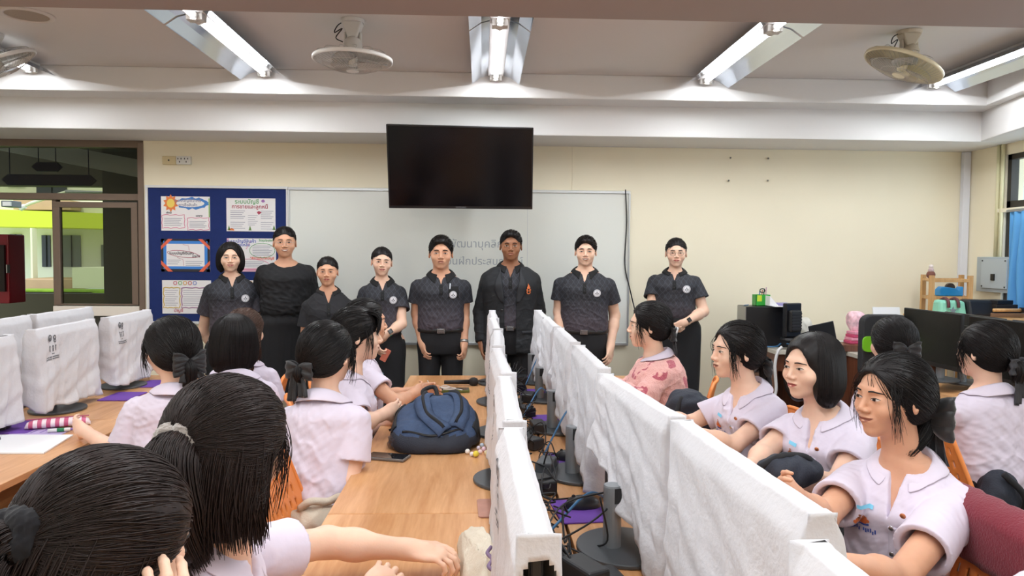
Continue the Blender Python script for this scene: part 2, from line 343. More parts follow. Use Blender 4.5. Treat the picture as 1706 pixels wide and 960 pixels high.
for s_, px_, py_, sz in (('การพัฒนาบุคลิกภาพ', 795, 407, .088), ('ก่อนฝึกประสบการณ์', 802, 436, .084)):
    p = PY(px_, py_, YW-.0185); text('marker_writing', s_, sz, p, (PI/2, 0, 0), M_ink, wb, depth=.0003)
# bulletin board
bb = thing('bulletin_board', 'navy blue felt notice board with white frame', 'notice board', (0, 0, 0))
a = PY(248, 313, YW); b = PY(479, 536, YW)
MB().box((a.x, YW-.014, b.z), (b.x, YW, a.z)).build('felt', mat('navy_felt', '#1c2f6b', .95, bump=.3, bscale=400, var=.05, vscale=20), bb)
for (lo, hi) in (((a.x-.02, YW-.028, a.z), (b.x+.015, YW, a.z+.02)), ((a.x-.02, YW-.028, b.z-.02), (b.x+.015, YW, b.z)), ((a.x-.02, YW-.028, b.z), (a.x, YW, a.z)), ((b.x, YW-.028, b.z), (b.x+.015, YW, a.z))):
    MB().box(lo, hi).build('frame', mat('white_frame_paint', '#e6e6e6', .4), bb, bevel=.002)
YP = YW - .0165
def crv(pts, r, m_, name, par, closed=False):
    pts = list(pts) + ([pts[0]] if closed else []); return MB().tube([(x, YP-.0008, z) for x, z in pts], r, 5).build(name, m_, par)
def flatp(pts, m_, name, par, lift=.0006): return MB().prism(pts, .0004, 'y', YP-lift).build(name, m_, par)
def col(n, c): return mat('poster_'+n, c, .7)
def poster(px0, py0, px1, py1, label):
    a = PY(px0, py0, YP); b = PY(px1, py1, YP); t = thing('poster', label, 'poster', (0, 0, 0), group='hand drawn posters on the notice board')
    MB().box((a.x, YP, b.z), (b.x, YP+.002, a.z)).build('paper', col('paper', '#f1eeee'), t); w, h = b.x-a.x, a.z-b.z
    return t, lambda u, v: (a.x+u*w, a.z-v*h), w, h
def wav(f, us, vs, u0, v0, u1, v1, n, amp): return [f(u0+(u1-u0)*i/n + us*amp*math.sin(i*2.1), v0+(v1-v0)*i/n + vs*amp*math.sin(i*2.1)) for i in range(n+1)]
def tx(f, u, v, s_, size, c, t, name='lettering'):
    x, z = f(u, v); text(name, s_, size*.8, (x, YP-.0012, z), (PI/2, 0, 0), col(c[0], c[1]), t, .0003, bold=.0006)
def lines(f, t, u0, u1, v0, v1, n):
    for k in range(n):
        v = v0+(v1-v0)*k/max(1, n-1); flatp([f(u0, v), f(u1-(k % 3)*.03, v), f(u1-(k % 3)*.03, v+.012), f(u0, v+.012)], col('grey', '#a8a6ae'), 'text_line', t)
# 1
t, f, w, h = poster(268, 327, 350, 385, 'poster with orange sun and blue cloud, top left of the notice board')
sun_ = [f(.2+(.16 if i % 2 else .11)*math.cos(i*PI/10), .2+(.26 if i % 2 else .18)*math.sin(i*PI/10)) for i in range(20)]
flatp(sun_, col('orange', '#f0894a'), 'sun_shape', t); flatp([f(.2+.08*math.cos(i*PI/8), .2+.13*math.sin(i*PI/8)) for i in range(16)], col('yellow', '#f6d86a'), 'sun_face', t, .001)
flatp([f(.64+(.33+.02*math.sin(i*1.9))*math.cos(i*PI/14), .2+(.17+.03*math.sin(i*2.5))*math.sin(i*PI/14)) for i in range(28)], col('blue', '#4a86cf'), 'cloud_shape', t)
flatp([f(.60+.29*math.cos(i*PI/10), .2+.11*math.sin(i*PI/10)) for i in range(20)], col('paper', '#f1eeee'), 'cloud_middle', t, .001)
tx(f, .55, .12, 'ระบบบัญชีเจ้าหนี้', .04, ('grey', '#8c8aa0'), t); tx(f, .55, .25, 'การซื้อสินค้า', .038, ('grey', '#8c8aa0'), t)
for (u0, u1, v0, v1) in ((.02, .48, .54, .92), (.54, .98, .62, .97)):
    lp = [f(u0+(u1-u0)*q[0]+.008*math.sin(i*2), v0+(v1-v0)*q[1]+.012*math.cos(i*2)) for i, q in enumerate([(k/8, 0) for k in range(9)]+[(1, k/6) for k in range(1, 7)]+[(1-k/8, 1) for k in range(1, 9)]+[(0, 1-k/6) for k in range(1, 6)])]
    crv(lp, .0022, col('pink', '#dd6f98'), 'box_outline', t, True); lines(f, t, u0+.04, u1-.05, v0+.1, v1-.08, 5)
flatp([f(.975, .05), f(.995, .05), f(.995, .6), f(.975, .6)], col('green', '#8fc15a'), 'green_bar', t)
tx(f, .16, .48, 'เจ้าหนี้', .022, ('ink', '#4b4650'), t); tx(f, .78, .56, 'เอกสาร', .022, ('ink', '#4b4650'), t)
# 2
t, f, w, h = poster(377, 330, 459, 386, 'white poster headed in green and red letters, top right of the notice board')
tx(f, .42, .11, 'ระบบบัญชี', .058, ('green2', '#57a05c'), t); tx(f, .48, .26, 'การขายและลูกหนี้', .052, ('red', '#b5475c'), t)
for (u0, u1, v0, v1, n) in ((.08, .38, .38, .6, 5), (.08, .38, .72, .9, 4), (.44, .64, .52, .8, 6), (.7, .96, .38, .6, 5), (.7, .96, .72, .92, 4)): lines(f, t, u0, u1, v0, v1, n)
flatp([f(.62, .42), f(.66, .5), f(.72, .42), f(.66, .38)], col('red', '#b5475c'), 'red_flower', t); flatp([f(.75+.04*math.cos(i), .08+.05*math.sin(i)) for i in range(6)], col('violet', '#a873b4'), 'violet_ball', t)
for u, v in ((.05, .92), (.48, .92), (.97, .9)): flatp([f(u-.03, v+.05), f(u, v-.1), f(u+.03, v+.05)], col('leaf', '#6c8f4c'), 'leaf_drawing', t)
flatp([f(.1+.06*math.cos(i*.6), .98+.07*math.sin(-i*.6)) for i in range(6)], col('orange', '#f0894a'), 'orange_drawing', t)
# 3
t, f, w, h = poster(268, 398, 350, 453, 'poster framed in blue with orange corner stripes, middle left of the notice board')
for (pts) in ([(0, 0), (1, 0), (1, .1), (0, .1)], [(0, .92), (1, .92), (1, 1), (0, 1)], [(0, 0), (.07, 0), (.07, 1), (0, 1)], [(.93, 0), (1, 0), (1, 1), (.93, 1)]): flatp([f(*q) for q in pts], col('black', '#2e2c34'), 'border', t, .0006)
for (pts) in ([(.07, .06), (.93, .06), (.93, .15), (.07, .15)], [(.07, .84), (.93, .84), (.93, .92), (.07, .92)], [(.05, .06), (.11, .06), (.11, .92), (.05, .92)], [(.89, .06), (.95, .06), (.95, .92), (.89, .92)]): flatp([f(*q) for q in pts], col('sky', '#3f86d8'), 'blue_border', t, .001)
for (pts) in ([(0, .22), (.15, 0), (.24, 0), (0, .33)], [(.76, 0), (.85, 0), (1, .22), (1, .33)], [(0, .66), (.24, 1), (.14, 1), (0, .78)], [(1, .66), (1, .78), (.86, 1), (.77, 1)]): flatp([f(*q) for q in pts], col('vermilion', '#ea6c4c'), 'corner_stripe', t, .0014)
crv([f(.46+.33*math.cos(i*PI/12)*(1 if i < 14 else .9), .46+.1*math.sin(i*PI/12)+.05*math.cos(i*PI/12)) for i in range(24)], .002, col('crimson', '#b0455f'), 'oval_outline', t, True)
tx(f, .42, .44, 'ระบบบัญชีเงินสด', .036, ('ink', '#4b4650'), t); tx(f, .72, .53, 'รายวัน', .03, ('ink', '#4b4650'), t)
crv([f(.45, .17), f(.56, .2), f(.58, .35)], .0012, col('crimson', '#b0455f'), 'arrow_line', t); crv([f(.33, .57), f(.45, .63), f(.46, .82)], .0012, col('crimson', '#b0455f'), 'arrow_line', t)
lines(f, t, .13, .4, .64, .76, 3); lines(f, t, .5, .86, .68, .8, 3)
# 4
t, f, w, h = poster(378, 397, 460, 453, 'pink and green poster between the two women at the left')
tx(f, .3, .09, 'ระบบบัญชีสินค้า', .045, ('navy', '#3f55b4'), t); tx(f, .34, .2, 'คงเหลือ', .04, ('navy', '#3f55b4'), t); tx(f, .8, .06, 'วัตถุประสงค์', .03, ('green2', '#57a05c'), t)
flatp([f(.0, .0), f(.04, 0), f(.04, 1), f(0, 1)], col('pinkpale', '#eab6c9'), 'pink_edge', t); flatp([f(0, .9), f(1, .9), f(1, 1), f(0, 1)], col('pinkpale', '#eab6c9'), 'pink_edge', t)
crv([f(.72+.26*math.cos(i*PI/10), .36+.22*math.sin(i*PI/10)) for i in range(20)], .002, col('green2', '#57a05c'), 'green_outline', t, True); crv([f(.45+.4*math.cos(i*PI/10), .78+.16*math.sin(i*PI/10)) for i in range(20)], .002, col('pink', '#dd6f98'), 'pink_outline', t, True)
lines(f, t, .52, .92, .22, .5, 7); lines(f, t, .15, .75, .7, .85, 4); tx(f, .72, .6, 'วิธีการบันทึกบัญชี', .034, ('vermilion', '#ea6c4c'), t)
for i in range(5): flatp([f(.38+.02*i, .3-.05*i), f(.42+.02*i, .26-.05*i), f(.40+.02*i, .33-.05*i)], col('pinkpale', '#eab6c9'), 'petal', t)
# 5, 6
for (x0, x1, lab) in ((270, 352, 'poster with a yellow and a mauve scalloped box, bottom left of the notice board'), (379, 461, 'poster at the bottom right of the notice board, mostly behind the women')):
    t, f, w, h = poster(x0, 467, x1, 523, lab)
    for k, c_ in enumerate(('#d06a7a', '#7fb06a', '#d9a44a', '#c65a5a', '#7f8fd0')): crv([f(.27+.1*k+.035*math.cos(i*PI/5), .08+.055*math.sin(i*PI/5)) for i in range(10)], .003, mat('poster_badge%d' % k, c_, .7), 'badge', t, True)
    for (u0, u1, c_) in ((.03, .36, '#d9b84a'), (.4, .98, '#a06a94')):
        crv([f(u0+(u1-u0)*q[0]+.01*math.sin(i*2.4), .22+.6*q[1]+.012*math.cos(i*2.4)) for i, q in enumerate([(k/8, 0) for k in range(9)]+[(1, k/7) for k in range(1, 8)]+[(1-k/8, 1) for k in range(1, 9)]+[(0, 1-k/7) for k in range(1, 7)])], .0035, mat('poster_box'+c_, c_, .7), 'scalloped_box', t, True); lines(f, t, u0+.03, u1-.04, .3, .74, 8)
    tx(f, .33, .91, 'บัญชี', .045, ('red', '#b5475c'), t)
# television
tv = thing('television', 'large black flat television hanging from the beam above the whiteboard', 'television', (0, 0, 0))
A, B_, D_, E_ = PY(643, 207, 5.13), PY(889, 213, 5.13), PY(887, 349, 5.28), PY(648, 347, 5.28)
X_ = (B_-A).normalized(); Zv = ((A-E_)).normalized(); Nn = X_.cross(Zv).normalized()   # points away from the room
if Nn.y < 0: Nn = -Nn
def quadbox(c, depth, off=0):
    vs = [v + Nn*off for v in c] + [v + Nn*(off+depth) for v in c]; return MB().add(vs, [(0,1,2,3),(7,6,5,4),(0,4,5,1),(1,5,6,2),(2,6,7,3),(3,7,4,0)])
quadbox([A, B_, D_, E_], .035).build('casing', mat('television_bezel', '#101012', .3), tv, bevel=.003)
ins = [A+X_*.01-Zv*.01, B_-X_*.01-Zv*.01, D_-X_*.01+Zv*.02, E_+X_*.01+Zv*.02]
quadbox(ins, .002, -.001).build('screen', mat('television_screen', '#040407', .16, spec=.3), tv)
cc = (A+B_+D_+E_)/4; MB().cbox(cc+Nn*.095, (.5, .06, .22)).build('back_housing', mat('television_bezel', '#101012', .3), tv, bevel=.01)
MB().box((cc.x-.15, cc.y+.1, cc.z+.0), (cc.x+.15, 5.459, cc.z+.28)).build('wall_bracket', mat('bracket_black', '#222', .5) if False else mat('bracket_black', '#1c1c1e', .5), tv)
text('maker_badge', 'SAMSUNG', .016, (D_+E_)/2+Zv*.010-Nn*.002, (PI/2, 0, 0), mat('badge_grey', '#6a6a70', .4), tv)
# socket plate
sk = thing('socket_plate', 'beige switch and white socket plate above the notice board', 'socket', (0, 0, 0))
rect(MB(), 270, 260, 293, 274, YW-.03, YW).build('switch_box', mat('beige_plastic', '#d8c79c', .5), sk, bevel=.003)
rect(MB(), 293, 260, 317, 274, YW-.03, YW).build('socket_box', mat('white_plastic', '#e2e0da', .4), sk, bevel=.003)
for i in range(2):
    for j in range(3): p = PY(299+i*11, 267, YW-.031); MB().cbox((p.x+(j-1)*.012, p.y, p.z+(.012 if j != 1 else -.012)), (.006, .003, .012)).build('socket_hole', mat('hole_black', '#2a2a2c', .6), sk)
p = PY(281, 267, YW-.031); MB().lathe([(0, -.002), (.006, -.002), (.006, .002), (0, .002)], 10, p, Matrix.Rotation(PI/2, 3, 'X')).build('screw', mat('hole_black', '#2a2a2c', .6), sk)
for i, (px, py) in enumerate(((1217, 263), (1280, 264), (1214, 301), (1279, 301))):
    n_ = MB().tube([PY(px, py, YW-.02), PY(px, py, YW)], .008, 8).build('wall_plug', mat('hole_grey', '#8a8378', .6)); tag(n_, ['upper left of four screw plugs on the wall', 'upper right of four screw plugs on the wall', 'lower left of four screw plugs on the wall', 'lower right of four screw plugs on the wall'][i], 'screw plug', 'screw plugs on the cream wall')
cb = MB().tube(spline([PY(1042, 316, YW-.03), PY(1044, 370, YW-.03), PY(1041, 440, YW-.03), PY(1049, 480, YW-.03), PY(1062, 530, YW-.03), PY(1090, 600, YW-.04), PY(1100, 690, YW-.05)], 6), .005, 6).build('wall_cable', mat('cable_black', '#17171a', .5), smooth=True); tag(cb, 'black cable hanging beside the right end of the whiteboard', 'cable')
xs = PY(953, 300, YW).x; struct(MB().box((xs, YW-.004, 2.06), (xs+.006, YW, Z_TOP)), 'trim_10', M_wall)

# ------------------------------------------------------------------ right side wall: panel, pipes, window, curtain
def side(px, py, x=WALL_X): return PX(px, py, x)
pn = thing('electrical_panel', 'grey steel breaker panel on the right wall beside the blue curtain', 'electrical panel', (0, 0, 0))
a, b = side(1634, 422, WALL_X-.02), side(1685, 488, WALL_X-.05)
y1, y0 = a.y, PX(1685, 430, WALL_X-.05).y; zt_, zb_ = 1.53+3*.0048, side(1634, 485).z
MP = mat('panel_grey_enamel', '#a9b4ba', .4); MB().box((WALL_X-.05, y0, zb_), (WALL_X, y1, zt_)).build('box', MP, pn, bevel=.004)
MB().box((WALL_X-.062, y0+.03, zb_+.03), (WALL_X-.051, y1-.07, zt_-.015)).build('door', mat('panel_grey_light', '#b5c0c6', .35), pn, bevel=.002)
MB().cbox((WALL_X-.067, (y0+y1)/2-.02, (zt_+zb_)/2-.02), (.012, .035, .05)).build('latch', mat('latch_black', '#141414', .4), pn)
for (yy, zz) in ((y0+.045, zb_+.045), (y1-.085, zb_+.045), (y0+.045, zt_-.03), (y1-.085, zt_-.03)): MB().cbox((WALL_X-.064, yy, zz), (.006, .01, .01)).build('screw', mat('latch_black', '#141414', .4), pn)
for k, px in enumerate((1667, 1674)):
    y_ = side(px, 300).y; n_ = MB().tube([(WALL_X-.02, y_, zt_), (WALL_X-.02, y_, Z_TOP)], .014, 10).build('conduit_pipe', mat('cream_pipe', '#e2dcb4', .5), smooth=True)
    tag(n_, ['cream conduit pipe above the breaker panel, nearer the corner', 'cream conduit pipe above the breaker panel, nearer the window'][k], 'pipe', 'conduit pipes')
MF = mat('dark_window_frame', '#2c2826', .4)
wz = side(1690, 345).z
fr = MB()
for (lo, hi) in (((WALL_X+.02, WY0, WZ1-.04), (WALL_X+.08, WY1, WZ1)), ((WALL_X+.02, WY0, WZ0), (WALL_X+.08, WY1, WZ0+.04)), ((WALL_X+.02, WY1-.04, WZ0), (WALL_X+.08, WY1, WZ1)), ((WALL_X+.02, WY0, WZ0), (WALL_X+.08, WY0+.04, WZ1)), ((WALL_X+.02, WY0, wz), (WALL_X+.08, WY1, wz+.05))): fr.box(lo, hi)
for i in range(1, 4): yy = WY0+(WY1-WY0)*i/4; fr.box((WALL_X+.02, yy-.02, WZ0), (WALL_X+.08, yy+.02, WZ1))
struct(fr, 'window_4', MF)
lv = MB().box((WALL_X+.045, WY0, wz+.05), (WALL_X+.050, WY1, WZ1-.04))
struct(lv, 'window_5', glass_mat('upper_window_glass', '#f4f8f6', -.02))
struct(MB().box((WALL_X-.03, WY0, wz-.035), (WALL_X+.01, WY1+.03, wz-.005)), 'trim_11', M_wall)
dl = bpy.data.lights.new('daylight', 'AREA'); dl.shape = 'RECTANGLE'; dl.size = 1.3; dl.size_y = 4.6; dl.energy = 40; dl.color = (.9, .96, 1)
do = bpy.data.objects.new('daylight', dl); C.objects.link(do); do.location = (WALL_X+.5, 3.1, 1.7); do.rotation_euler = (0, PI/2, 0)   # sky light through the side window
# pleated curtain
cz1, cz0 = side(1690, 353, 3.93).z, .55; cy1 = PX(1681, 400, 3.93).y; nn = 150
vs = []; L_ = 1.6
for j, z in enumerate(np.linspace(cz1, cz0, 14)):
    for i in range(nn):
        y = cy1 - L_*i/(nn-1); a_ = .012+.022*min(1, j/4); vs.append((3.93 + a_*math.sin(i*.82) + .006*math.sin(i*.31+j*.4), y+.004*math.sin(j+i*.3), z))
fs = [(j*nn+i, j*nn+i+1, (j+1)*nn+i+1, (j+1)*nn+i) for j in range(13) for i in range(nn-1)]
o = poly('curtain', vs, fs, mat('blue_curtain_cloth', '#5b9fd6', .8, bump=.1, bscale=300), smooth=True, solid=.003); tag(o, 'sky blue pleated curtain at the right edge', 'curtain')
o = MB().tube([(3.93, cy1+.03, cz1+.01), (3.93, cy1-L_, cz1+.01)], .01, 8).build('curtain_rod', M_alf, smooth=True); tag(o, 'thin rod carrying the blue curtain', 'curtain rod')
# ceiling speaker
sp = thing('ceiling_speaker', 'round flush grille speaker in the ceiling at the upper left', 'speaker', tuple(PZ(45, 24, Z_CEIL)))
MB().lathe([(.0, -.006), (.105, -.006), (.105, -.001), (0, -.001)], 40).build('grille', mat('speaker_grille', '#b8a898', .7, bump=.8, bscale=300), sp, smooth=False)
MB().lathe([(.105, -.001), (.105, -.009), (.118, -.012), (.132, -.006), (.134, 0)], 40).build('trim_ring', mat('speaker_ring', '#d6cdc6', .4), sp, smooth=True)
# ------------------------------------------------------------------ desks
DZ = .75
M_desk = wood('beech_desk_laminate', '#dba878', '#bf8552', 'Y', 1.0, .32)
M_desk_e = wood('beech_desk_edge', '#c8925f', '#a9713f', 'Y', 1.0, .45)
def make_desk(x0, x1, y0, y1, label, group):
    t = thing('computer_desk', label, 'desk', ((x0+x1)/2, (y0+y1)/2, 0), group=group); w, l = (x1-x0)/2, (y1-y0)/2
    MB().box((-w+.002, -l+.002, DZ-.025), (w-.002, l-.002, DZ)).build('desk_top', M_desk, t, bevel=.002)
    for s in (-1, 1): MB().box((-w+.06, s*(l-.03)-.011, .0), (w-.06, s*(l-.03)+.011, DZ-.025)).build('side_panel', M_desk_e, t)
    MB().box((-.011, -l+.042, .3), (.011, l-.042, DZ-.025)).build('modesty_panel', M_desk_e, t); return t
YS = [-.35, .93, 2.2, 3.47, 4.75]
nm4 = ['nearest the viewer', 'second from the viewer', 'third from the viewer', 'at the far end by the standing people']
for i in range(4):
    make_desk(-.46, .245, YS[i], YS[i+1], 'beech desk of the central left row, %s' % nm4[i], 'central desks, left row')
    make_desk(.25, .955, YS[i], YS[i+1], 'beech desk of the central right row, %s' % nm4[i], 'central desks, right row')
    if i: make_desk(-2.24, -1.6, YS[i], YS[i+1], 'left block beech desk, aisle side, %s' % nm4[i], 'left block desks')
    if i: make_desk(-2.89, -2.245, YS[i], YS[i+1], 'left block beech desk, wall side, %s' % nm4[i], 'left block desks')
    if i: make_desk(2.4, 3.04, YS[i], YS[i+1]-.15*(i == 3), 'right block beech desk, %s' % nm4[i], 'right block desks')

# ------------------------------------------------------------------ monitors
M_mon = mat('monitor_black_plastic', '#1b1b1d', .45, bump=.05, bscale=400); M_scr = mat('monitor_dark_screen', '#121212', .25, spec=.4)
M_pole = mat('monitor_pole_grey', '#8f9396', .35, metal=.3); M_base = mat('monitor_base_grey', '#4e5154', .4, metal=.2)
def make_monitor():
    t = thing('computer_monitor', 'x', 'monitor', (0, 0, 0)); H = .33; W_ = .27; z0 = .085
    MB().box((-.010, -W_, z0), (.008, W_, z0+H-.002)).build('casing', M_mon, t, bevel=.004)
    MB().box((.0082, -W_+.008, z0+.028), (.0095, W_-.008, z0+H-.008)).build('screen', M_scr, t)
    MB().box((-.024, -.11, z0+.08), (-.014, .11, z0+.26)).build('back_hump', M_mon, t, bevel=.01)
    MB().lathe([(0, .01), (.024, .01), (.024, .17), (.023, .175), (0, .175)], 24, (-.062, 0, 0)).build('pole', M_pole, t)
    MB().cbox((-.048, 0, .15), (.03, .05, .04)).build('bracket', M_mon, t)
    vs = [(.125*math.cos(i*PI/20)*1.0-.03, .135*math.sin(i*PI/20)) for i in range(40)]
    MB().prism(vs, .011, 'z', 0).build('stand_base', M_base, t, bevel=.003)
    MB().lathe([(0, 0), (.009, 0), (.009, .0012), (0, .0012)], 16, (.0065, 0, z0+.015), Matrix.Rotation(PI/2, 3, 'Y')).build('round_badge', mat('badge_silver', '#c4c6c8', .3, metal=.6), t)
    return t
mon0 = make_monitor(); usedm = False
def monitor(x, y, rz, label, group, z=DZ+.001):
    global usedm
    o = mon0 if not usedm else copy_tree(mon0); usedm = True
    o.location = (x, y, z); o.rotation_euler = (0, 0, rz); o['label'] = label; o['group'] = group; return o
M_cov = mat('white_nonwoven_cover', '#cfcdd0', .85, bump=.2, bscale=90, sheen=.2)
M_prt = mat('cover_print_grey', '#5c5e63', .8)
def nz(x, s, ph=0.0):     # cheap smooth noise from sines
    return (math.sin(x*1.0*s+ph)+.6*math.sin(x*2.3*s+ph*1.7+1.3)+.4*math.sin(x*4.1*s+ph*2.3+.4))/2
def cover(x, y, rz, label, group, seed, z=DZ, top=1.172, hf=.36, hb=.34, slant=0.0, hole=None, prt=True, tilt=0, bl=1.0):
    """white cloth bag pulled over a monitor: front hangs hf, back hangs hb"""
    rnd = random.Random(seed); ph = seed*1.7; W_ = .292; D_ = .030; Ht = top-z
    nu, nv = (420 if hole else 150), 40
    per = 2*(2*W_+2*D_); 
    def base(u):                       # u 0..1 round the bag, front first
        s = u*per
        if s < 2*W_: return (D_, -W_+s, 0, (1, 0))
        s -= 2*W_
        if s < 2*D_: return (D_-s, W_, 1, (0, 1))
        s -= 2*D_
        if s < 2*W_: return (-D_, W_-s, 2, (-1, 0))
        s -= 2*W_; return (-D_+s, -W_, 3, (0, -1))
    def pt(u, v, off=0.0):
        bx, byy, side_, n_ = base(u); a = 2*PI*u
        fr_ = .5+.5*max(-1, min(1, bx/D_*1.0))
        drop = hf*fr_ + hb*(1-fr_) + .018*nz(byy*9, 1, ph) + slant*byy*(1 if side_ != 0 else .2)
        d = drop*v; zz = Ht - d
        zz -= .003*max(0, 1-abs(v)*12)*(1 if abs(byy) < W_*.93 else -.6)*(.6+.4*nz(byy*14, 1, ph))
        amp = .0015+.012*v
        w = amp*(nz(byy*26+v*2.5, 1, ph+side_)+.7*nz(v*9+byy*8, 1, ph*1.3)+.16*nz(byy*45+v*18, 1, ph*.7)) + .010*v*v + amp*.8
        w *= bl
        q = (1-min(1, v*10))*.017*(1 if side_ in (0, 2) else 0)
        xx = bx + n_[0]*(w+off) - n_[0]*q; yy = byy + n_[1]*(w*.6+off)
        yy *= 1-.02*v+.015*nz(v*6, 1, ph)
        return (xx, yy, zz)
    vs = [pt(i/nu, (j/nv)**1.15) for j in range(nv+1) for i in range(nu)]
    fs = [(j*nu+i, (j+1)*nu+i, (j+1)*nu+(i+1) % nu, j*nu+(i+1) % nu) for j in range(nv) for i in range(nu)]
    if hole: fs = [f for f in fs if not hole(Vector(vs[f[0]]), f[0] % nu / nu, (f[0]//nu)/nv)]
    # closed top: strips between front and back
    nf = int(nu*2*W_/per); k = 0
    tf = []; mid = []
    n_front = [i for i in range(nu) if base(i/nu)[2] == 0]; n_back = [i for i in range(nu) if base(i/nu)[2] == 2]; n_back = n_back[::-1]
    m_ = min(len(n_front), len(n_back))
    for q in range(m_-1): tf.append((n_front[q], n_front[q+1], n_back[q+1], n_back[q]))
    e1 = [n_front[-1]] + [i for i in range(nu) if base(i/nu)[2] == 1] + [n_back[m_-1]]; e0 = [n_back[0]] + [i for i in range(nu) if base(i/nu)[2] == 3] + [n_front[0]]
    tf.append(tuple(e1)); tf.append(tuple(e0)); fs += tf
    o = poly('monitor_cover', vs, fs, M_cov, smooth=True, solid=.0012)
    o.location = (x, y, z); o.rotation_euler = (0, tilt, rz); tag(o, label, 'dust cover', group)
    if prt:
        pm = MB()
        def uv(a, b): return ((a+W_)/per, b)         # a across the front (m), b fraction of the drop
        def quad(a0, b0, a1, b1):
            n = max(1, int(abs(a1-a0)/.012)); 
            for i in range(n):
                p, q = a0+(a1-a0)*i/n, a0+(a1-a0)*(i+1)/n
                pm.add([pt(*uv(p, b0), .0025), pt(*uv(q, b0), .0025), pt(*uv(q, b1), .0025), pt(*uv(p, b1), .0025)], [(0, 1, 2, 3)])
        def disc(a, b, r, r0=0.0):
            n = 18; k = hf
            for i in range(n):
                t0, t1 = 2*PI*i/n, 2*PI*(i+1)/n
                pm.add([pt(*uv(a+rr*math.cos(tt), b+rr/k*math.sin(tt)), .0025) for rr, tt in ((r0, t0), (r, t0), (r, t1), (r0, t1))], [(0, 1, 2, 3)])
        c = -.175
        disc(c-.018, .13, .017, .012); disc(c-.018, .14, .008); disc(c+.022, .13, .012, .006); disc(c+.022, .17, .010, .005)
        for q in (-.022, .002, .026): disc(c+q, .235, .005); quad(c+q-.003, .25, c+q+.003, .30)
        quad(c-.008, .325, c+.012, .335)
        for b in (.36, .385): 
            a = c-.055
            while a < c+.06: l_ = rnd.uniform(.006, .016); quad(a, b, min(a+l_, c+.062), b+.012); a += l_+.003
        po = pm.build('printed_emblem', M_prt, o)
    return o
CY = [1.22, 1.87, 2.52, 3.20, 3.87, 4.46]
ordn = ['nearest the viewer', 'second from the viewer', 'third from the viewer', 'fourth from the viewer', 'fifth from the viewer', 'at the far end']
def hole1(p, u, v):
    return .455 < u < .497 and v > .10+.09*((u-.476)/.021)**2
for i, y in enumerate(CY):
    rz = PI + (.02, 0, .03, -.02, .02, 0)[i]
    monitor(.068, y, rz, 'covered monitor of the central left row, %s' % ordn[i], 'monitors of the central left row')
    o = cover(.068, y, rz, 'white cloth cover on the central left row, %s' % ordn[i], 'dust covers of the central left row', i+1, hf=(.40, .385, .36, .37, .37, .36)[i], hb=.33, slant=.05, hole=hole1 if i == 0 else None, bl=.5)
RY = [.62, 1.29, 1.92, 2.58, 3.27, 3.95, 4.5]; RX = [.44, .46, .41, .385, .38, .375, .37]; RR = [.05, .06, .10, .0, 0, 0, 0]
ordr = ['nearest the viewer, mostly below the frame', 'second from the viewer, large in the picture', 'third from the viewer', 'fourth from the viewer', 'fifth from the viewer', 'sixth from the viewer', 'at the far end']
for i, y in enumerate(RY):
    monitor(RX[i], y, RR[i], 'covered monitor of the central right row, %s' % ordr[i], 'monitors of the central right row')
    cover(RX[i], y, RR[i], 'white cloth cover on the central right row, %s' % ordr[i], 'dust covers of the central right row', i+11, hb=(.36, .41, .30, .33, .30, .25, .36)[i], slant=(0, .0, -.28, -.22, -.30, -.3, 0)[i], prt=False, top=(1.168, 1.172, 1.172, 1.178, 1.178, 1.175, 1.172)[i])
LYF = [(2.39, 0), (3.02, 0), (3.69, 0), (4.35, 0)]
ordl = ['cut off by the left edge of the picture, lower', 'cut off by the left edge', 'beside the pencil case', 'next to the girl with the ponytail']
for i, (y, _) in enumerate(LYF):
    if i == 0: continue
    monitor(-2.05, y, .06, 'covered monitor of the left block, %s' % ordl[i], 'monitors of the left block, aisle row')
    cover(-2.05, y, .06, 'printed white cover of the left block, %s' % ordl[i], 'dust covers of the left block, aisle row', i+31, hf=.385, top=(1.17, 1.165, 1.175, 1.175)[i])
for i, y in enumerate((3.1, 3.72, 4.35)):
    monitor(-2.42, y, PI, 'covered monitor of the left block, rear row, %s' % ['hidden behind the others', 'at the left edge', 'under the window'][i], 'monitors of the left block, rear row')
    cover(-2.42, y, PI, 'white cover of the left block, rear row, %s' % ['hidden behind the others', 'at the left edge', 'under the window'][i], 'dust covers of the left block, rear row', i+41, prt=False, top=1.19)
for i, y in enumerate((4.28, 3.66, 3.0)): monitor(2.68, y, PI+.03, 'uncovered black monitor on the right, %s' % ['behind the girl with her back to us', 'behind the grey-bowed girl', 'outside the right edge'][i], 'uncovered monitors, aisle row', DZ+.055)
for i, y in enumerate((4.3, 3.7)): monitor(2.95, y, 0.0, 'black monitor with its back to us at the right, %s' % ['farther', 'nearer'][i], 'uncovered monitors, rear row', DZ+.03)

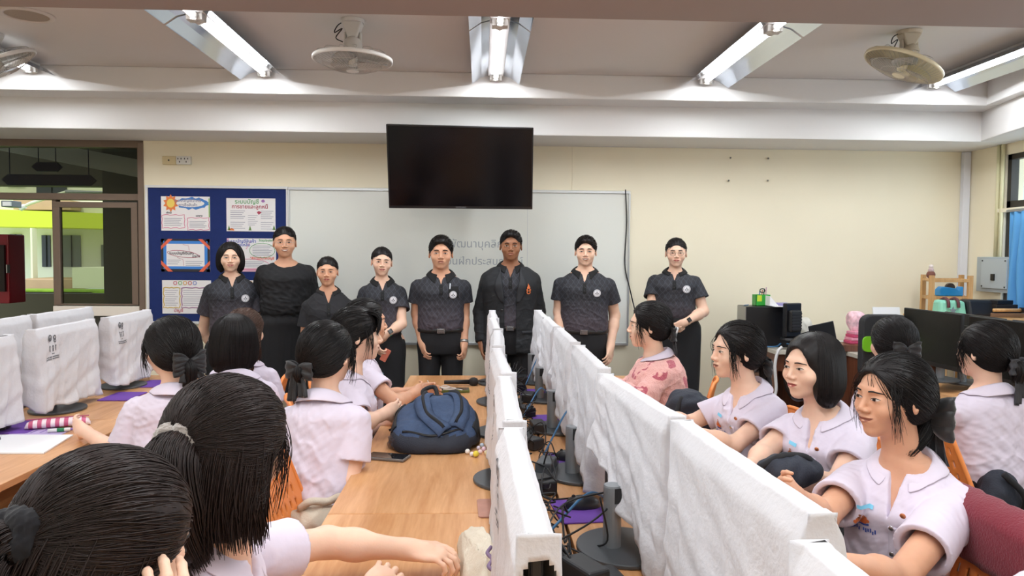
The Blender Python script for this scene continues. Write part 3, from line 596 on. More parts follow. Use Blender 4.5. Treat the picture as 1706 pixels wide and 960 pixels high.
# ------------------------------------------------------------------ chairs
M_org = mat('orange_polypropylene', '#f0914a', .42, bump=.06, bscale=300, var=.02, vscale=4); M_stl = mat('steel_chair_leg', '#6d6a66', .35, metal=.7)
def make_chair():
    t = thing('classroom_chair', 'x', 'chair', (0, 0, 0))        # sits facing +y, its back plate on the -y side
    NU, NV = 45, 34; vs = []; fs = []
    def P(i, j):
        u = i/(NU-1)*2-1; v = j/(NV-1)                  # v 0 bottom, 1 top
        hw = .245 - .085*v**1.3; 
        z = .46 + .41*v - .03*max(0, abs(u)-.6)**2*6*v
        y = -.20 - .10*v + .035*u*u*(1-.3*v)
        return (u*hw, y, z)
    for j in range(NV):
        for i in range(NU): vs.append(P(i, j))
    for j in range(NV-1):
        for i in range(NU-1):
            slot = (j in (17, 18, 21, 22, 25, 26, 29, 30)) and (i % 4 == 2) and 5 < i < NU-6 and not (j > 26 and (i < 9 or i > 35))
            if slot and j % 4 in (1, 2): continue
            fs.append((j*NU+i, j*NU+i+1, (j+1)*NU+i+1, (j+1)*NU+i))
    o = poly('backrest', vs, fs, M_org, t, smooth=True, solid=.006)
    rim = MB().tube([P(0, j) for j in range(0, NV, 3)] + [P(i, NV-1) for i in range(0, NU, 4)] + [P(NU-1, j) for j in range(NV-1, -1, -3)], .009, 8).build('rim', M_org, t, smooth=True)
    vs = []; n = 20
    for j in range(n):
        for i in range(n):
            u = i/(n-1)*2-1; v = j/(n-1); vs.append((u*(.21+.02*v), -.21+.42*v, .455-.018*math.sin(PI*v)*(1-u*u) - (.05*max(0, v-.85)*6)*(v-.85)*3 + .012*u*u))
    poly('seat', vs, [(j*n+i, j*n+i+1, (j+1)*n+i+1, (j+1)*n+i) for j in range(n-1) for i in range(n-1)], M_org, t, smooth=True, solid=.01)
    for s in (-1, 1):
        MB().prism([(s*.215, .44), (s*.25, .44), (s*.262, .58), (s*.255, .63), (s*.235, .6)], .05, 'y', -.235).build('side_ear', M_org, t, bevel=.006)
        for (yy, f) in ((.17, .04), (-.15, -.10)):
            MB().tube([(s*.17, yy, .44), (s*.20, yy+f, .012)], .0125, 10).build('leg', M_stl, t, smooth=True)
            MB().lathe([(0, 0), (.017, 0), (.016, .025), (0, .025)], 12, (s*.20, yy+f, .0)).build('foot', mat('black_rubber', '#1c1c1c', .8), t)
    MB().tube([(-.17, .17, .43), (-.17, -.15, .43)], .01, 8).build('rail', M_stl, t); MB().tube([(.17, .17, .43), (.17, -.15, .43)], .01, 8).build('rail', M_stl, t)
    return t
ch0 = make_chair(); usedc = False
def chair(x, y, rz, label):
    global usedc
    o = ch0 if not usedc else copy_tree(ch0); usedc = True
    o.location = (x, y, 0); o.rotation_euler = (0, 0, rz); o['label'] = label; o['group'] = 'orange classroom chairs'; return o
FE, FW = -PI/2, PI/2       # facing east (+x), facing west (-x)
# ------------------------------------------------------------------ ceiling fans
def make_fan(name, label, loc, mcol, tilt, tdir, drop, yaw=0, ringc='#e8e6e2'):
    t = thing('ceiling_fan', label, 'fan', tuple(loc), yaw, 'orbit fans on the ceiling'); m = mat('fan_plastic_'+name, mcol, .4); mr = mat('fan_ring_'+name, ringc, .4); mw = mat('fan_wire_'+name, '#b9b4ae', .35, metal=.4)
    MB().lathe([(0, -.02), (.062, -.02), (.066, -.006), (.066, 0), (0, 0)], 32).build('ceiling_plate', m, t, bevel=.002)
    MB().add([(-.055, -.04, -.015), (.055, -.04, -.015), (.055, .04, -.015), (-.055, .04, -.015), (-.016, -.022, -drop+.09), (.016, -.022, -drop+.09), (.016, .022, -drop+.09), (-.016, .022, -drop+.09)], [(0,3,2,1),(4,5,6,7),(0,1,5,4),(1,2,6,5),(2,3,7,6),(3,0,4,7)]).build('bracket', m, t, bevel=.008)
    for s in (-1, 1): MB().prism([(s*.036, -drop+.15), (s*.036, -drop+.07), (s*.050, -drop+.07), (s*.046, -drop+.15)], .03, 'y', -.015).build('yoke_arm', m, t, bevel=.003)
    h = bpy.data.objects.new('fan_head', None); h.empty_display_size = .05; C.objects.link(h); h.parent = t; h.location = (0, 0, -drop+.07)
    h.rotation_euler = (tilt*math.sin(tdir), tilt*math.cos(tdir), 0)
    MB().lathe([(0, .055), (.03, .055), (.046, .035), (.050, .0), (.048, -.02), (.03, -.03), (0, -.03)], 28).build('motor_housing', m, h, smooth=True)
    R_ = .208
    MB().lathe([(R_, -.052), (R_+.008, -.056), (R_+.008, -.072), (R_, -.076), (R_-.003, -.064), (R_, -.052)], 56).build('guard_ring', mr, h, smooth=True)
    g = MB()
    for i in range(48):
        a = 2*PI*i/48; pts = []
        for k in range(7):
            q = k/6; r = R_*(1-q)+.035*q; z = -.072-.055*math.sin(q*PI/2); a2 = a+q*.35; pts.append((r*math.cos(a2), r*math.sin(a2), z))
        g.tube(pts, .0008, 4, cap=False)
    for r, z in ((.16, -.095), (.10, -.117)): g.tube([(r*math.cos(2*PI*i/40), r*math.sin(2*PI*i/40), z) for i in range(41)], .0012, 4, cap=False)
    g.build('front_guard', mw, h)
    g = MB()
    for i in range(14):
        a = 2*PI*i/14; pts = [(r*math.cos(a+w), r*math.sin(a+w), z) for r, z, w in ((.045, -.025, 0), (.09, -.018, .08), (.14, -.02, -.08), (.19, -.035, .05), (R_, -.06, 0))]; g.tube([tuple(p) for p in spline(pts, 3)], .0015, 4, cap=False)
    g.build('rear_guard', mw, h)
    MB().lathe([(0, -.130), (.034, -.128), (.036, -.120), (0, -.118)], 24).build('guard_badge', mr, h)
    for k in range(3):
        vs = []; n = 8
        for i in range(n+1):
            r = .03+.155*i/n; wd = .03+.055*math.sin(PI*min(1, i/n*.9+.1))
            for s in (-1, 0, 1): a = 2*PI*k/3 + s*wd/r*.8+.25*i/n; vs.append((r*math.cos(a), r*math.sin(a), -.075+s*.018*(1-.4*i/n)))
        poly('blade', vs, [(i*3+j, i*3+j+1, i*3+j+4, i*3+j+3) for i in range(n) for j in range(2)], mat('fan_blade_smoky', '#c8c6c2', .25, alpha=.5), h, smooth=True, solid=.002)
    MB().lathe([(0, -.10), (.022, -.098), (.026, -.06), (.02, -.03), (0, -.03)], 20).build('hub', mr, h, smooth=True)
    c = MB().tube(spline([(-.05, 0, -.01), (-.085, .01, -.03), (-.10, 0, -.07), (-.06, .01, -.045), (-.09, -.01, -.10), (-.055, 0, -drop+.10)], 6), .003, 6).build('cable', mat('cable_black', '#17171a', .5), t, smooth=True)
    return t
f1 = PZ(588, 33, Z_CEIL); make_fan('white', 'white orbit fan on the ceiling between the left and middle lamps', f1, '#d9d6d2', .02, 0, .22)
f2 = PZ(1515, 52, Z_CEIL); make_fan('cream', 'yellowed cream orbit fan tilted to the right, right of the television', f2, '#c6bba8', .42, PI*.06, .20, ringc='#e0d6b6')
f3 = PZ(-15, 55, Z_CEIL); make_fan('grey', 'orbit fan cut off by the top left edge', f3, '#c9c6c2', .5, 2.6, .19)

# ------------------------------------------------------------------ chairs
chair(-1.14, 2.06, FW, 'orange chair at the left edge pushed to the left desks')
chair(-1.22, 2.62, .15, 'orange chair of the ponytailed girl with the chiffon bow')
chair(-1.12, 3.42, .05, 'orange chair of the girl with the straight bob')
chair(-1.36, 4.05, FW+.15, 'orange chair of the brown-haired girl with the claw clip')
chair(-.40, 2.36, FE-.05, 'empty slotted orange chair in the left aisle with a cream cloth on it')
chair(-.45, 1.02, FE, 'orange chair of the girl in the bottom left corner'); chair(-.60, 1.62, FE, 'orange chair of the girl with the taupe scrunchie')
chair(-.58, 2.92, FE+.3, 'orange chair of the satin-bow girl'); chair(-.60, 3.45, FE+.3, 'orange chair of the fringed girl in profile'); chair(-.62, 4.03, FE, 'orange chair of the farthest girl on the left of the central desks')
chair(.98, 3.98, FW-.35, 'orange chair of the girl in the pink jumper'); chair(1.08, 3.05, FW+.1, 'orange chair between two girls on the right of the central desks'); chair(1.15, 2.62, FW+.35, 'orange chair of the girl with the braided headband')
chair(1.06, 1.92, FW+.06, 'orange chair draped with a maroon jumper in the right foreground'); chair(.95, 1.05, FW+.3, 'orange chair at the bottom right corner')
o = chair(2.08, 2.92, FE+.05, 'orange chair with handwritten letters behind the grey-bowed girl'); chair(1.85, 3.42, 0, 'orange chair of the girl before the black monitors')
text('chair_lettering', 'วก.วก', .05, (.10, -.222, .52), (PI/2+.22, 0, PI), mat('marker_black', '#3a2a20', .7), o, .0005)

# ------------------------------------------------------------------ things on the central desks
M_cab = mat('cable_black', '#17171a', .5); M_blu = mat('network_cable_blue', '#3c6d96', .5); M_pur = mat('purple_mouse_pad', '#6b3fa0', .8, var=.06, vscale=10); M_ad = mat('adapter_black', '#232427', .45)
D1 = DZ+.001
def pad(x, y, rz, label, w=.18, l=.22, m=None, group='purple mouse pads'):
    h = [(w/2-.012, l/2-.012)]; pts = []
    for (sx, sy, a0) in ((1, 1, 0), (-1, 1, PI/2), (-1, -1, PI), (1, -1, 1.5*PI)):
        for k in range(5): a = a0+k*PI/8; pts.append((sx*(w/2-.012)+.012*math.cos(a), sy*(l/2-.012)+.012*math.sin(a)))
    o = MB().prism(pts, .0035, 'z', 0).build('mouse_pad', m or M_pur); o.location = (x, y, D1); o.rotation_euler = (0, 0, rz); return tag(o, label, 'mouse pad', group)
def mouse(x, y, rz, label, z=D1+.004):
    t = thing('computer_mouse', label, 'mouse', (x, y, z), rz, 'black computer mice'); n, k = 16, 10; vs = []; fs = []
    for j in range(k+1):
        v = j/k; 
        for i in range(n):
            a = 2*PI*i/n; r = math.cos(v*PI/2)**.6; vs.append((.031*math.cos(a)*r*(1-.12*math.sin(a)), .058*math.sin(a)*r, .001+.034*math.sin(v*PI/2)*(1+.12*math.sin(a)*r)))
    fs = [(j*n+i, j*n+(i+1) % n, (j+1)*n+(i+1) % n, (j+1)*n+i) for j in range(k) for i in range(n)]
    poly('shell', vs, fs, mat('mouse_black_plastic', '#1d1e22', .35), t, smooth=True); MB().lathe([(.006, -.003), (.006, .003)], 14, (0, .03, .034), Matrix.Rotation(PI/2, 3, 'Y')).build('wheel', M_cab, t)
    return t
def cable(pts, label, r=.0028, m=None, group=None, name='cable'):
    o = MB().tube(spline(pts, 6), r, 6).build(name, m or M_cab, smooth=True); return tag(o, label, 'cable', group)
def box_thing(name, label, cat, loc, size, rz, m, group=None, bevel=.004, tilt=0):
    o = MB().box((-size[0]/2, -size[1]/2, 0), (size[0]/2, size[1]/2, size[2])).build(name, m, bevel=bevel); o.location = loc; o.rotation_euler = (tilt, 0, rz); return tag(o, label, cat, group)
pk = [PZ(965, 853, DZ), PZ(945, 770, DZ), PZ(915, 700, DZ), PZ(890, 655, DZ), PZ(868, 632, DZ)]
wd = ['nearest the viewer on the right row', 'second from the viewer on the right row', 'third from the viewer on the right row', 'fourth from the viewer on the right row', 'farthest on the right row']
for i, p in enumerate(pk): pad(p.x, p.y, .1*((-1)**i), 'purple mouse pad between the monitor rows, %s' % wd[i], w=.15, l=.20)
mouse(pk[0].x+.015, pk[0].y+.03, PI/2+.2, 'black mouse on the nearest purple pad between the monitor rows'); mouse(pk[1].x+.01, pk[1].y+.02, PI/2, 'black mouse on the second purple pad between the monitor rows')
rnd = random.Random(5)
for i in range(26):
    y0 = 1.15+i*.135; x0 = .19+rnd.uniform(-.03, .05); pts = []
    for k in range(7): pts.append((x0+rnd.uniform(-.045, .07), y0+rnd.uniform(-.10, .12)+k*.045, DZ+.006+(.10*math.sin(PI*k/6)*rnd.uniform(.1, 1)) + rnd.uniform(0, .02)))
    cable(pts, 'tangled black cable on the desks between the two rows of covered monitors', rnd.uniform(.0022, .0036), group='tangled black cables between the monitor rows')
for i, (px, py, x2, y2) in enumerate(((880, 925, 1015, 832), (905, 760, 960, 690), (872, 650, 905, 600), (868, 700, 912, 655))):
    a = PZ(px, py, DZ+.01); b = PY(x2, y2, a.y+.25+.1*(i == 0)); cable([a, a.lerp(b, .3)+Vector((0, 0, .03)), a.lerp(b, .7)+Vector((0, 0, .06)), b], 'blue network cable rising to a monitor, %s' % ['nearest the viewer', 'second from the viewer', 'farthest from the viewer', 'third from the viewer'][i], .0042, M_blu, 'blue network cables')
a = PZ(930, 770, DZ+.03)
for i, (p0, p1, p2) in enumerate((((900, 905), (940, 840), (1035, 815)), ((905, 915), (985, 870), (1036, 825)), ((862, 880), (905, 850), (950, 862)), ((1000, 830), (1012, 900), (985, 912)))):
    cable([PY(*p0, 1.75), PY(*p1, 1.85)+Vector((0, 0, .0)), PY(*p2, 1.95)], 'thin black lead looping by the nearest bare monitor stand', .0026, group='leads at the nearest stand')
ps = thing('power_strip', 'long black power strip lying between the monitor rows', 'power strip', (.172, 2.0, D1), .05)
MB().box((-.028, -.75, 0), (.028, .75, .035)).build('body', M_ad, ps, bevel=.006)
for k in range(9): MB().lathe([(0, .035), (.019, .035), (.019, .0365), (0, .0365)], 16, (0, -.66+k*.165, 0)).build('socket', mat('socket_dark', '#0c0c0d', .6), ps)
ads = [(.235, 1.62, .5), (.30, 1.66, .2), (.205, 2.40, .3), (.235, 2.62, -.3), (.20, 2.95, .6), (.25, 3.22, .1), (.215, 3.55, .4), (.25, 3.9, -.2), (.21, 4.2, .3), (.25, 4.45, 0)]
adl = ['beside the nearest stand', 'under the nearest stand pole', 'left of the second pad', 'grey-topped, past the second pad', 'on the power strip end', 'near the third stand', 'past the third stand', 'near the fourth stand', 'close to the far end', 'at the far end']
for i, (x, y, r) in enumerate(ads):
    box_thing('power_adapter', 'black power adapter between the monitor rows, %s' % adl[i], 'power adapter', (x, y, D1+.001), (.06, .11, .045 if i else .09), r, M_ad if i != 3 else mat('adapter_grey', '#5a5e63', .5), 'power adapters between the monitor rows', .006)
# clear bottle
p = PZ(1010, 830, DZ); bt = thing('water_bottle', 'clear crinkled plastic water bottle behind a white cover', 'bottle', (p.x+.0, p.y+.12, D1))
MB().lathe([(0, 0), (.028, 0), (.031, .01)] + [(.031-.0025*(k % 2), .02+.012*k) for k in range(11)] + [(.031, .16), (.022, .19), (.013, .205), (.013, .215)], 24).build('bottle_body', glass_mat('clear_plastic', '#e4e6e8', .10), bt, smooth=True); MB().lathe([(.014, .212), (.0145, .228), (0, .228)], 16).build('cap', mat('cap_white', '#e8e8e8', .4), bt)

# backpack: lies on its back, straps up
bp = thing('backpack', 'navy blue school backpack lying on the central desk', 'backpack', (0, 0, 0))
M_nav = mat('navy_melange_canvas', '#3d5070', .85, bump=.35, bscale=260, var=.12, vscale=40); M_nv2 = mat('dark_navy_nylon', '#2b303c', .75, bump=.3, bscale=200); M_web = mat('black_webbing', '#1a1b1f', .8)
c = PZ(725, 735, DZ); bx, by_ = c.x, c.y+.02
def bph(x, y):                       # height of the bag's top surface
    u = (x-bx)/.185; v = (y-by_)/.235; q = max(0, 1-abs(u)**3.2-abs(v)**3.0)
    return .125*q**.36*(1+.08*math.sin(u*3+v*2)+.05*math.sin(v*7))*(1.05+.42*v)
n = 56; vs = []; fs = []
for j in range(n+1):
    for i in range(n+1):
        u = (i/n*2-1); v = (j/n*2-1); r = max(abs(u), abs(v)); m_ = (abs(u)**3.2+abs(v)**3.0)**(1/3.1) if r > 0 else 1; k = r/m_ if m_ > 0 else 1
        x, y = bx+.185*u*k, by_+.235*v*k; z = bph(x, y); z += .004*math.sin(u*9+v*5)*math.sin(v*11-u*4); vs.append((x, y, DZ+.004+max(0, z)))
fs = [(j*(n+1)+i, j*(n+1)+i+1, (j+1)*(n+1)+i+1, (j+1)*(n+1)+i) for j in range(n) for i in range(n)]
body = poly('main_body', vs, fs, None, bp, smooth=True, mats=[M_nav, M_nv2], fmat=[1 if vs[(f//n)*(n+1)+f % n][2] < DZ+.060 else 0 for f in range(n*n)], solid=.004)
def onbag(pts, w, name, m, par, up=.010, n=24, th=.010):
    P = spline([(bx+a, by_+b, 0) for a, b in pts], n//max(1, len(pts)-1)); vs = []
    for i, p in enumerate(P):
        t = (P[min(i+1, len(P)-1)]-P[max(i-1, 0)]).normalized(); s_ = Vector((-t.y, t.x, 0))
        for q in (-1, -.5, 0, .5, 1): x, y = p.x+s_.x*w*q/2, p.y+s_.y*w*q/2; vs.append((x, y, DZ+.006+bph(x, y)+up*(1-.5*abs(q))))
    return poly(name, vs, [(i*5+j, i*5+j+1, (i+1)*5+j+1, (i+1)*5+j) for i in range(len(P)-1) for j in range(4)], m, par, smooth=True, solid=th)
onbag([(-.05, .18), (-.06, .05), (-.02, -.10), (.05, -.19)], .062, 'shoulder_strap', M_nav, bp, .016); onbag([(.05, .18), (.10, .06), (.11, -.06), (.09, -.17)], .062, 'shoulder_strap', M_nav, bp, .016)
onbag([(-.05, .175), (-.058, .05), (-.018, -.10), (.045, -.185)], .014, 'strap_webbing', M_web, bp, .030, th=.003); onbag([(.05, .175), (.10, .06), (.11, -.06), (.09, -.16)], .014, 'strap_webbing', M_web, bp, .030, th=.003)
onbag([(-.165, .12), (-.10, .165), (.02, .19), (.14, .16)], .022, 'binding', M_web, bp, .008, th=.004); onbag([(-.165, .10), (-.172, 0), (-.16, -.12)], .02, 'binding', M_web, bp, .006, th=.004); onbag([(.172, .10), (.178, 0), (.165, -.12)], .02, 'binding', M_web, bp, .006, th=.004)
hz_ = DZ+.13; MB().tube(spline([(bx-.05, by_+.17, hz_-.01), (bx-.07, by_+.215, hz_+.035), (bx-.02, by_+.235, hz_+.05), (bx+.0, by_+.18, hz_)], 6), .010, 8).build('grab_handle', M_web, bp, smooth=True)
onbag([(-.16, .14), (-.185, .09)], .05, 'side_buckle', M_web, bp, .02); onbag([(-.12, -.175), (0, -.20), (.12, -.165)], .008, 'zip', mat('zip_dark', '#101114', .4), bp, .006, th=.003)
# phone near the edge, container, power bank, microphone, charms
def slab(name, label, cat, px, py, w, l, h, rz, m, mt=None, tn='screen', group=None):
    p = PZ(px, py, DZ); t = thing(name, label, cat, (p.x, p.y, D1), rz, group); MB().box((-w/2, -l/2, 0), (w/2, l/2, h)).build('case', m, t, bevel=.003)
    if mt: MB().box((-w/2+.004, -l/2+.005, h), (w/2-.004, l/2-.005, h+.0008)).build(tn, mt, t)
    return t
M_glas = mat('phone_glass', '#0c0d10', .06)
slab('smartphone', 'smartphone lying at the desk edge in front of the backpack', 'phone', 646, 764, .078, .160, .010, PI/2-.28, mat('phone_case_grey', '#77736f', .4), M_glas)
cable([PZ(617, 762, DZ+.006), PZ(603, 757, DZ+.0), PZ(596, 790, DZ-.06), PZ(592, 850, DZ-.1)], 'thin white charging cable from the smartphone over the desk edge', .002, mat('cable_white', '#dedede', .5))
p = PZ(664, 750, DZ); t = thing('plastic_container', 'small clear plastic cup lid beside the backpack', 'container', (p.x, p.y+.03, D1)); MB().lathe([(0, .002), (.045, .002), (.05, .02), (.042, .03), (.046, .045), (.036, .05), (0, .048)], 20).build('lid', glass_mat('clear_plastic', '#e4e6e8', .10), t, smooth=True); MB().lathe([(0, .0), (.03, .0), (.034, .03)], 16, (.05, .02, 0)).build('cup', glass_mat('clear_plastic', '#e4e6e8', .10), t, smooth=True)
slab('power_bank', 'olive green power bank on the far part of the central desk', 'power bank', 754, 653, .19, .085, .016, .05, mat('olive_plastic', '#5f6a30', .5), mat('power_bank_face', '#2a2d26', .2), 'face')
p = PZ(768, 643, DZ); t = thing('microphone', 'black handheld microphone beside the power bank', 'microphone', (p.x, p.y, D1+.022), .1)
MB().tube([(-.10, 0, 0), (.05, 0, 0)], [.011, .014], 14).build('handle', M_cab, t, smooth=True); MB().lathe([(.017, 0), (.026, .015), (.027, .03), (.02, .048), (0, .055)], 20, (.05, 0, 0), Matrix.Rotation(PI/2, 3, 'Y')).build('grille', mat('mic_grille', '#3a3a3c', .4, metal=.5, bump=.8, bscale=400), t, smooth=True)
c0 = PZ(755, 651, DZ+.02); cable([c0+Vector((.05*math.cos(k*1.1)*(1-.04*k)-.02*k*.2, .022*math.sin(k*1.1), .004+.0015*k)) for k in range(14)]+[PZ(722, 650, DZ+.02), PZ(710, 645, DZ+.02)], 'white cable coiled on the olive power bank', .0022, mat('cable_white', '#dedede', .5))
for i, (q0, q1, q2) in enumerate((((722, 650), (716, 640), (712, 634)), ((722, 651), (708, 640), (712, 644)))): cable([PZ(*q0, DZ+.012), PZ(*q1, DZ+.045), PZ(*q2, DZ+.06)], 'stray end of the white cable rising beside the power bank', .0018, mat('cable_white', '#dedede', .5), 'white cable ends')
kc = thing('bead_charm', 'string of pastel beads and charms at the foot of the backpack', 'charm', (0, 0, 0))
for i, (px, py, r, c_) in enumerate(((779, 757, .010, '#f3efe9'), (786, 761, .009, '#e9e1e6'), (793, 762, .012, '#ecd94e'), (800, 757, .009, '#f2d7dc'), (806, 753, .010, '#e8c3cf'), (797, 750, .008, '#d9cfe0'), (811, 759, .010, '#f5e8c0'), (803, 746, .009, '#c9d6e6'))):
    q = PZ(px, py, DZ); v, f_ = [], None; MB().lathe([(r*math.sin(PI*k/8), r-r*math.cos(PI*k/8)) for k in range(9)], 14, (q.x, q.y, D1)).build('bead', mat('bead'+c_, c_, .3), kc, smooth=True)
p = PZ(812, 848, DZ); pad(p.x+.02, p.y, .04, 'rose brown mouse pad left of the covered monitors', .10, .16, mat('rose_pad', '#a87868', .6, var=.1, vscale=20), group=None)
p = PZ(797, 628, DZ)
box_thing('small_adapter', 'small dark adapter beside the far covered monitor on the left row', 'adapter', (p.x+.02, p.y-.25, D1), (.03, .05, .02), .2, M_ad)
# tote bag slumped against the nearest cover
def cloth_heap(name, label, cat, pts, m, seed, h=.12, n=46, parent=None, z=D1, fold=.02, group=None):
    """cloth lying in folds over the outline pts (world x, y, height)"""
    P = np.array([(p[0], p[1]) for p in pts]); c = P.mean(0); rs = random.Random(seed); vs = []; R_ = 28
    N = 96; loop = spline([(p[0], p[1], p[2]) for p in pts]+[(pts[0][0], pts[0][1], pts[0][2])], N//len(pts)); M_ = len(loop)
    top = Vector((c[0], c[1], 0))
    for j in range(R_+1):
        q = j/R_
        for i in range(M_):
            p = loop[i]; x = top.x+(p.x-top.x)*(1-q); y = top.y+(p.y-top.y)*(1-q); zz = p.z*(1-(1-q)**2*0)+0
            hh = (p.z*(1-q)+h*q)*min(1, math.sin(min(1, q*5)*PI/2)) + fold*min(1, q*4)*nz(x*70+y*40, 1, seed)*.5 + fold*.5*min(1, q*4)*nz(y*90-x*30, 1, seed*2.1)
            vs.append((x, y, z+max(.0015, hh)))
    fs = [(j*M_+i, j*M_+(i+1) % M_, (j+1)*M_+(i+1) % M_, (j+1)*M_+i) for j in range(R_) for i in range(M_)]
    o = poly(name, vs, fs, m, parent, smooth=True, solid=.003); return tag(o, label, cat, group) if parent is None else o
M_can = mat('cream_canvas', '#cdc3b1', .9, bump=.2, bscale=200, var=.05, vscale=6)
q = lambda px, py, z: (lambda v: (v.x, v.y, z-DZ))(PZ(px, py, z))
tb = thing('tote_bag', 'cream canvas tote bag with a mauve print slumped against the nearest cover', 'bag', (0, 0, 0))
cloth_heap('bag_body', '', '', [q(762, 880, .80), q(800, 872, .84), q(828, 905, .86), q(852, 948, .88), q(868, 1010, .84), q(830, 1050, .78), q(790, 1040, .77), q(770, 960, .77)], M_can, 4, h=.10, fold=.013, parent=tb)
M_mau = mat('mauve_print', '#75607c', .8); bvh = None
for (pts_) in ([(832, 912), (826, 922), (834, 932), (828, 944), (838, 952)], [(838, 914), (848, 922), (846, 934), (856, 944), (852, 956)]):
    MB().tube(spline([PZ(a-14, b, .872) for a, b in pts_], 6), .0045, 6).build('printed_outline', M_mau, tb, smooth=True)
# ------------------------------------------------------------------ left desks
pad(-2.06, 3.32, .1, 'purple mouse pad at the left edge of the picture', .22, .26); pad(-1.93, 4.03, .0, 'purple mouse pad under the printed cover at the left', .16, .24); pad(-1.93, 4.42, 0, 'purple mouse pad by the farther printed cover at the left', .16, .24); mouse(-2.10, 3.30, .3, 'black mouse at the left edge of the picture')
def sheet(name, label, cat, pxs, m, h=.0015, z=D1):
    P = [PZ(px, py, DZ) for px, py in pxs]; o = MB().prism([(p.x, p.y) for p in P], h, 'z', z).build(name, m); return tag(o, label, cat)
sheet('notebook', 'white paper folder on the left desk in front of the pencil case', 'folder', [(-30, 757), (73, 757), (122, 727), (0, 727)], mat('white_paper_folder', '#eeeef0', .5), .006)
ws = sheet('worksheet', 'purple and white printed worksheet under the pencil case', 'paper', [(8, 727), (100, 726), (124, 715), (45, 713)], mat('lilac_worksheet', '#b9a6d2', .6), .002, D1)
for k in range(5): a, b = PZ(20+k*16, 724-k*.6, DZ), PZ(30+k*16, 719-k*.6, DZ); MB().box((min(a.x, b.x), min(a.y, b.y), D1+.002), (max(a.x, b.x), max(a.y, b.y), D1+.0025)).build('printed_block', mat('worksheet_dark_violet', '#6d52a0', .6), ws)
pc = thing('pencil_case', 'pink and white striped pencil case on the left desk', 'pencil case', tuple(PZ(97, 712, DZ)+Vector((0, 0, .001))), .42); n = 30; vs = []
for i in range(n+1):
    u = i/n*2-1; r = (1-abs(u)**6)**.5
    for k in range(12): a = 2*PI*k/12; vs.append((u*.125, .042*math.cos(a)*(.35+.65*r), .001+.02*(.3+.7*r)+.02*math.sin(a)*(.3+.7*r)))
fs = [(i*12+k, i*12+(k+1) % 12, (i+1)*12+(k+1) % 12, (i+1)*12+k) for i in range(n) for k in range(12)]
poly('pouch', vs, fs, None, pc, smooth=True, mats=[mat('pencil_case_white', '#f0dfe2', .5), mat('pencil_case_pink', '#c4587c', .5)], fmat=[1 if (i//2) % 2 else 0 for i in range(n) for k in range(12)])
MB().box((-.12, -.004, .040), (.12, .004, .044)).build('zip', mat('zip_pink', '#a83f63', .5), pc, bevel=.002)
mk = thing('correction_pen', 'white correction pen with a green band lying on the worksheet', 'pen', tuple(PZ(102, 721, DZ)+Vector((0, 0, .012))), .35)
MB().tube([(-.05, 0, 0), (.035, 0, 0)], .008, 12).build('barrel', mat('pen_white', '#ececec', .4), mk, smooth=True); MB().tube([(-.015, 0, 0), (.012, 0, 0)], .0085, 12).build('green_band', mat('pen_green', '#2f8a58', .4), mk, smooth=True); MB().tube([(.035, 0, 0), (.055, 0, 0)], [.006, .004], 10).build('cap', mat('pen_violet', '#8a6fb8', .4), mk)
sheet('loose_paper', 'loose white paper between the covered monitors at the left', 'paper', [(25, 662), (50, 664), (50, 651), (28, 650)], mat('white_paper_folder', '#eeeef0', .5)); p = PZ(40, 655, DZ)
yb = thing('tissue_box', 'small yellow box between the covered monitors at the left', 'box', (p.x, p.y+.25, D1)); MB().box((-.05, -.05, 0), (.05, .05, .09)).build('carton', mat('yellow_card', '#e6b840', .6), yb, bevel=.004); MB().box((-.02, -.052, .02), (.02, -.05, .06)).build('label_patch', mat('label_cream', '#f0e6c0', .6), yb)
box_thing('power_adapter', 'black power adapter beside the left edge covers', 'power adapter', (-2.13, 3.30, D1), (.08, .16, .04), .5, M_ad)
# ------------------------------------------------------------------ bags and cloths round the students
def lump(name, label, cat, c, r, m, seed, amp=.012, parent=None, R=None):
    ops = [('+', Ell(c, r, R), 0)]; rs = random.Random(seed)
    for k in range(5): ops.append(('+', Ell([c[i]+rs.uniform(-.45, .45)*r[i] for i in range(3)], [q*rs.uniform(.5, .7) for q in r]), .03))
    v, f = nets(*field(ops, .006)); v = v+normals(v, f)*(fnoise(v, 30, seed)*amp+(1-abs(fnoise(v, 22, seed+9)))*amp)[:, None]; o = npmesh(name, v, f, m, parent); return tag(o, label, cat) if parent is None else o
# ------------------------------------------------------------------ signed-distance modelling for bodies, clothes and hair
F32 = np.float32
def smin(a, b, k):
    if k <= 0: return np.minimum(a, b)
    h = np.maximum(k - np.abs(a-b), 0)/k; return np.minimum(a, b) - h*h*k*.25
def smax(a, b, k): return -smin(-a, -b, k)
class Cone:        # tapered capsule
    def __init__(s, a, b, r0, r1): s.a = np.array(a, F32); s.b = np.array(b, F32); s.r0, s.r1 = r0, r1
    def bb(s): r = max(s.r0, s.r1); return np.minimum(s.a, s.b)-r, np.maximum(s.a, s.b)+r
    def d(s, X, Y, Z):
        ba = s.b-s.a; L2 = float(ba@ba)+1e-9; x, y, z = X-s.a[0], Y-s.a[1], Z-s.a[2]
        t = np.clip((x*ba[0]+y*ba[1]+z*ba[2])/L2, 0, 1)
        return np.sqrt((x-ba[0]*t)**2+(y-ba[1]*t)**2+(z-ba[2]*t)**2) - (s.r0+(s.r1-s.r0)*t)
